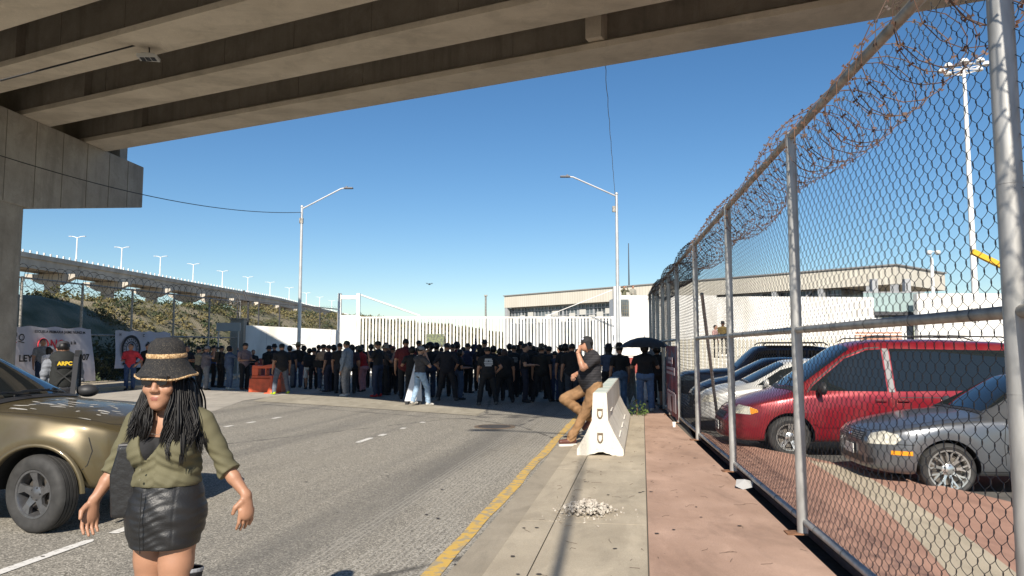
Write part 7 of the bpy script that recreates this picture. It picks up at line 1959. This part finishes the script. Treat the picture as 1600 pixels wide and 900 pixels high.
for yy in (-.10, .10):
    MB().tube([(.0, yy, .13), (.012, yy * .8, .20), (.045, yy * .4 - .08, .285), (.062, -.13, .305), (.055, -.15 + yy * .1, .285)], .008, 6, flat=.5).build('strap', M_bag, bt_, smooth='all')

# ------------------------------------------------------------------ man leaning on the barrier with a phone
mp_ = road(-.86, 12.75)
mt_ = thing('person', 'stocky man in dark striped T-shirt, tan trousers and black cap phoning against the barrier', 'person', (mp_.x, mp_.y, .024), R(104), 'people in the foreground')
f = SDF((-.42, -.40, -.005), (.42, .85, 1.80), .0085)
# near side is -x (his left), far side +x ; y = front
f.chain([(-.10, -.02, .95), (-.12, .17, .52), (-.12, .40, .13)], [.115, .080, .062], 3, .03); f.chain([(-.12, .37, .06), (-.12, .46, .05), (-.125, .60, .045)], [.048, .048, .040], 4, .02)
f.cone((-.12, .40, .16), (-.12, .42, .10), .078, .072, 3, .01)
f.chain([(.10, .00, .93), (.10, .46, .74)], [.120, .088], 3, .03); f.chain([(.10, .46, .74), (.08, .14, .50), (.07, .02, .40)], [.086, .078, .064], 3, .015); f.chain([(.07, .0, .36), (.07, .07, .29), (.07, .12, .24)], [.048, .046, .038], 4, .02)
f.ell((0, -.03, .97), (.185, .155, .14), 3, .04)
f.cone((0, .01, 1.0), (0, .02, 1.18), .19, .19, 2, .03, ((0, 1, 0), .95)); f.ell((0, .095, 1.10), (.17, .155, .15), 2, .05); f.cone((0, .02, 1.18), (0, -.01, 1.40), .185, .175, 2, .05, ((0, 1, 0), .82))
f.cone((-.15, -.02, 1.45), (.15, -.02, 1.45), .075, .075, 2, .05); f.cone((0, 0, 1.48), (0, .05, 1.60), .068, .062, 0, .03)
hd_ = V3(0, .085, 1.665)
f.ell(hd_, (.080, .100, .118), 0, .02); f.ell(hd_ + V3(0, .045, -.06), (.058, .055, .055), 0, .03); f.cone(hd_ + V3(0, .098, .01), hd_ + V3(0, .118, -.022), .011, .017, 0, .01)
f.ell(hd_ + V3(0, .095, -.055), (.022, .012, .012), 0, .006); f.ell(hd_ + V3(-.083, -.005, -.01), (.012, .022, .034), 0, .008).ell(hd_ + V3(.083, -.005, -.01), (.012, .022, .034), 0, .008)
f.ell(hd_ + V3(0, -.022, .022), (.085, .094, .098), 1, .006); f.ell(hd_ + V3(0, -.06, -.045), (.066, .048, .05), 1, .01)
S1, E1, W1 = V3(-.205, .0, 1.43), V3(-.285, .26, 1.27), V3(-.150, .30, 1.53)
f.cone(S1, S1 + (E1 - S1) * .62, .078, .070, 2, .03); f.cone(S1 + (E1 - S1) * .5, E1, .058, .052, 0, .01); f.chain([E1, E1 + (W1 - E1) * .35, W1], [.052, .050, .032], 0, .012)
hand(f, W1, (.20, -.52, .80), (.8, .3, 0), (.2, -1, 0), 0, 1.05, .35)
S2, E2, W2 = V3(.205, .0, 1.43), V3(.27, .10, 1.17), V3(.12, .30, 1.13)
f.cone(S2, S2 + (E2 - S2) * .62, .078, .070, 2, .03); f.cone(S2 + (E2 - S2) * .5, E2, .058, .05, 0, .01); f.chain([E2, E2 + (W2 - E2) * .35, W2], [.050, .048, .032], 0, .012)
hand(f, W2, (-.9, .35, -.25), (0, -.5, -1), (0, .3, 1), 0, 1.05, .5)
X, Y_, Z = f.grid(); lab = f.L
pan = .0065 * np.sin(Z * 42 + 8 * Y_ + 3 * np.sin(X * 20)) * np.sin(Y_ * 26 + Z * 18) + .0045 * np.sin(Z * 95 + Y_ * 60) * np.clip((.30 - Z) * 6, 0, 1)
shi = .0045 * np.sin(Z * 60 + Y_ * 30 + X * 15) * np.sin(Y_ * 24 + 1)
f.F = (f.F + np.where(lab == 3, pan, 0) + np.where(lab == 2, shi, 0)).astype(np.float32)
kk = NB('dark_striped_jersey'); v = kk.coords(); z_ = kk.sep(v)[2]; st = kk.math('SINE', kk.math('MULTIPLY', z_, 150)); M_jersey = kk.done(kk.ramp(st, [(.25, (.016, .015, .018)), (.75, (.030, .028, .032))]), .85)
me = f.mesh('man_body', [mat('tanned_skin', (.42, .215, .135), .45, var=.08, scale=16), M_hair, M_jersey, mat('tan_canvas', (.25, .14, .065), .85, var=.15, scale=12, bump=.2, bscale=60), mat('brown_leather_shoe', (.11, .04, .03), .5)])
mb_ = put('body', me, mt_)
MB().chain if False else None
b = MB()
for (x, y0, y1, z) in ((-.12, .335, .635, .012), ): b.prism([(x - .045, y0), (x + .045, y0), (x + .05, y1 - .09), (x + .03, y1), (x - .035, y1), (x - .05, y1 - .09)], -.022, .014)
b.build('shoe_sole', mat('off_white_sole', (.62, .60, .55), .6), mt_)
make_hat('cap', (.016, .016, .018), mt_, Vector(hd_ + V3(0, .0, .012)), 1)
b = MB(); b.lathe([(0, .003), (.022, .002), (.024, -.002)], 16, axis='Y'); b.build('cap_badge', mat('white_blue_badge', (.5, .55, .7), .6, col2=(.75, .75, .78), scale=60), mt_, loc=(-.042, .175, 1.765), rot=(R(14), 0, R(24)))
d = (W1 - E1) / np.linalg.norm(W1 - E1); c = W1 - d * .03
wm = MB(); wm.tube([c - d * .012, c + d * .012], .0345, 14); wm.build('watch', M_black, mt_)
pt = thing('mobile_phone', 'black mobile phone held to the ear of the man leaning on the barrier', 'phone', mt_.location + Matrix.Rotation(R(104), 3, 'Z') @ Vector((-.112, .095, 1.66)), R(104))
b = MB(); b.box((0, 0, 0), (.010, .075, .15), rot=Matrix.Rotation(R(-20), 3, 'X')); o = b.build('handset', M_black, pt); bevel_obj(o, .003)
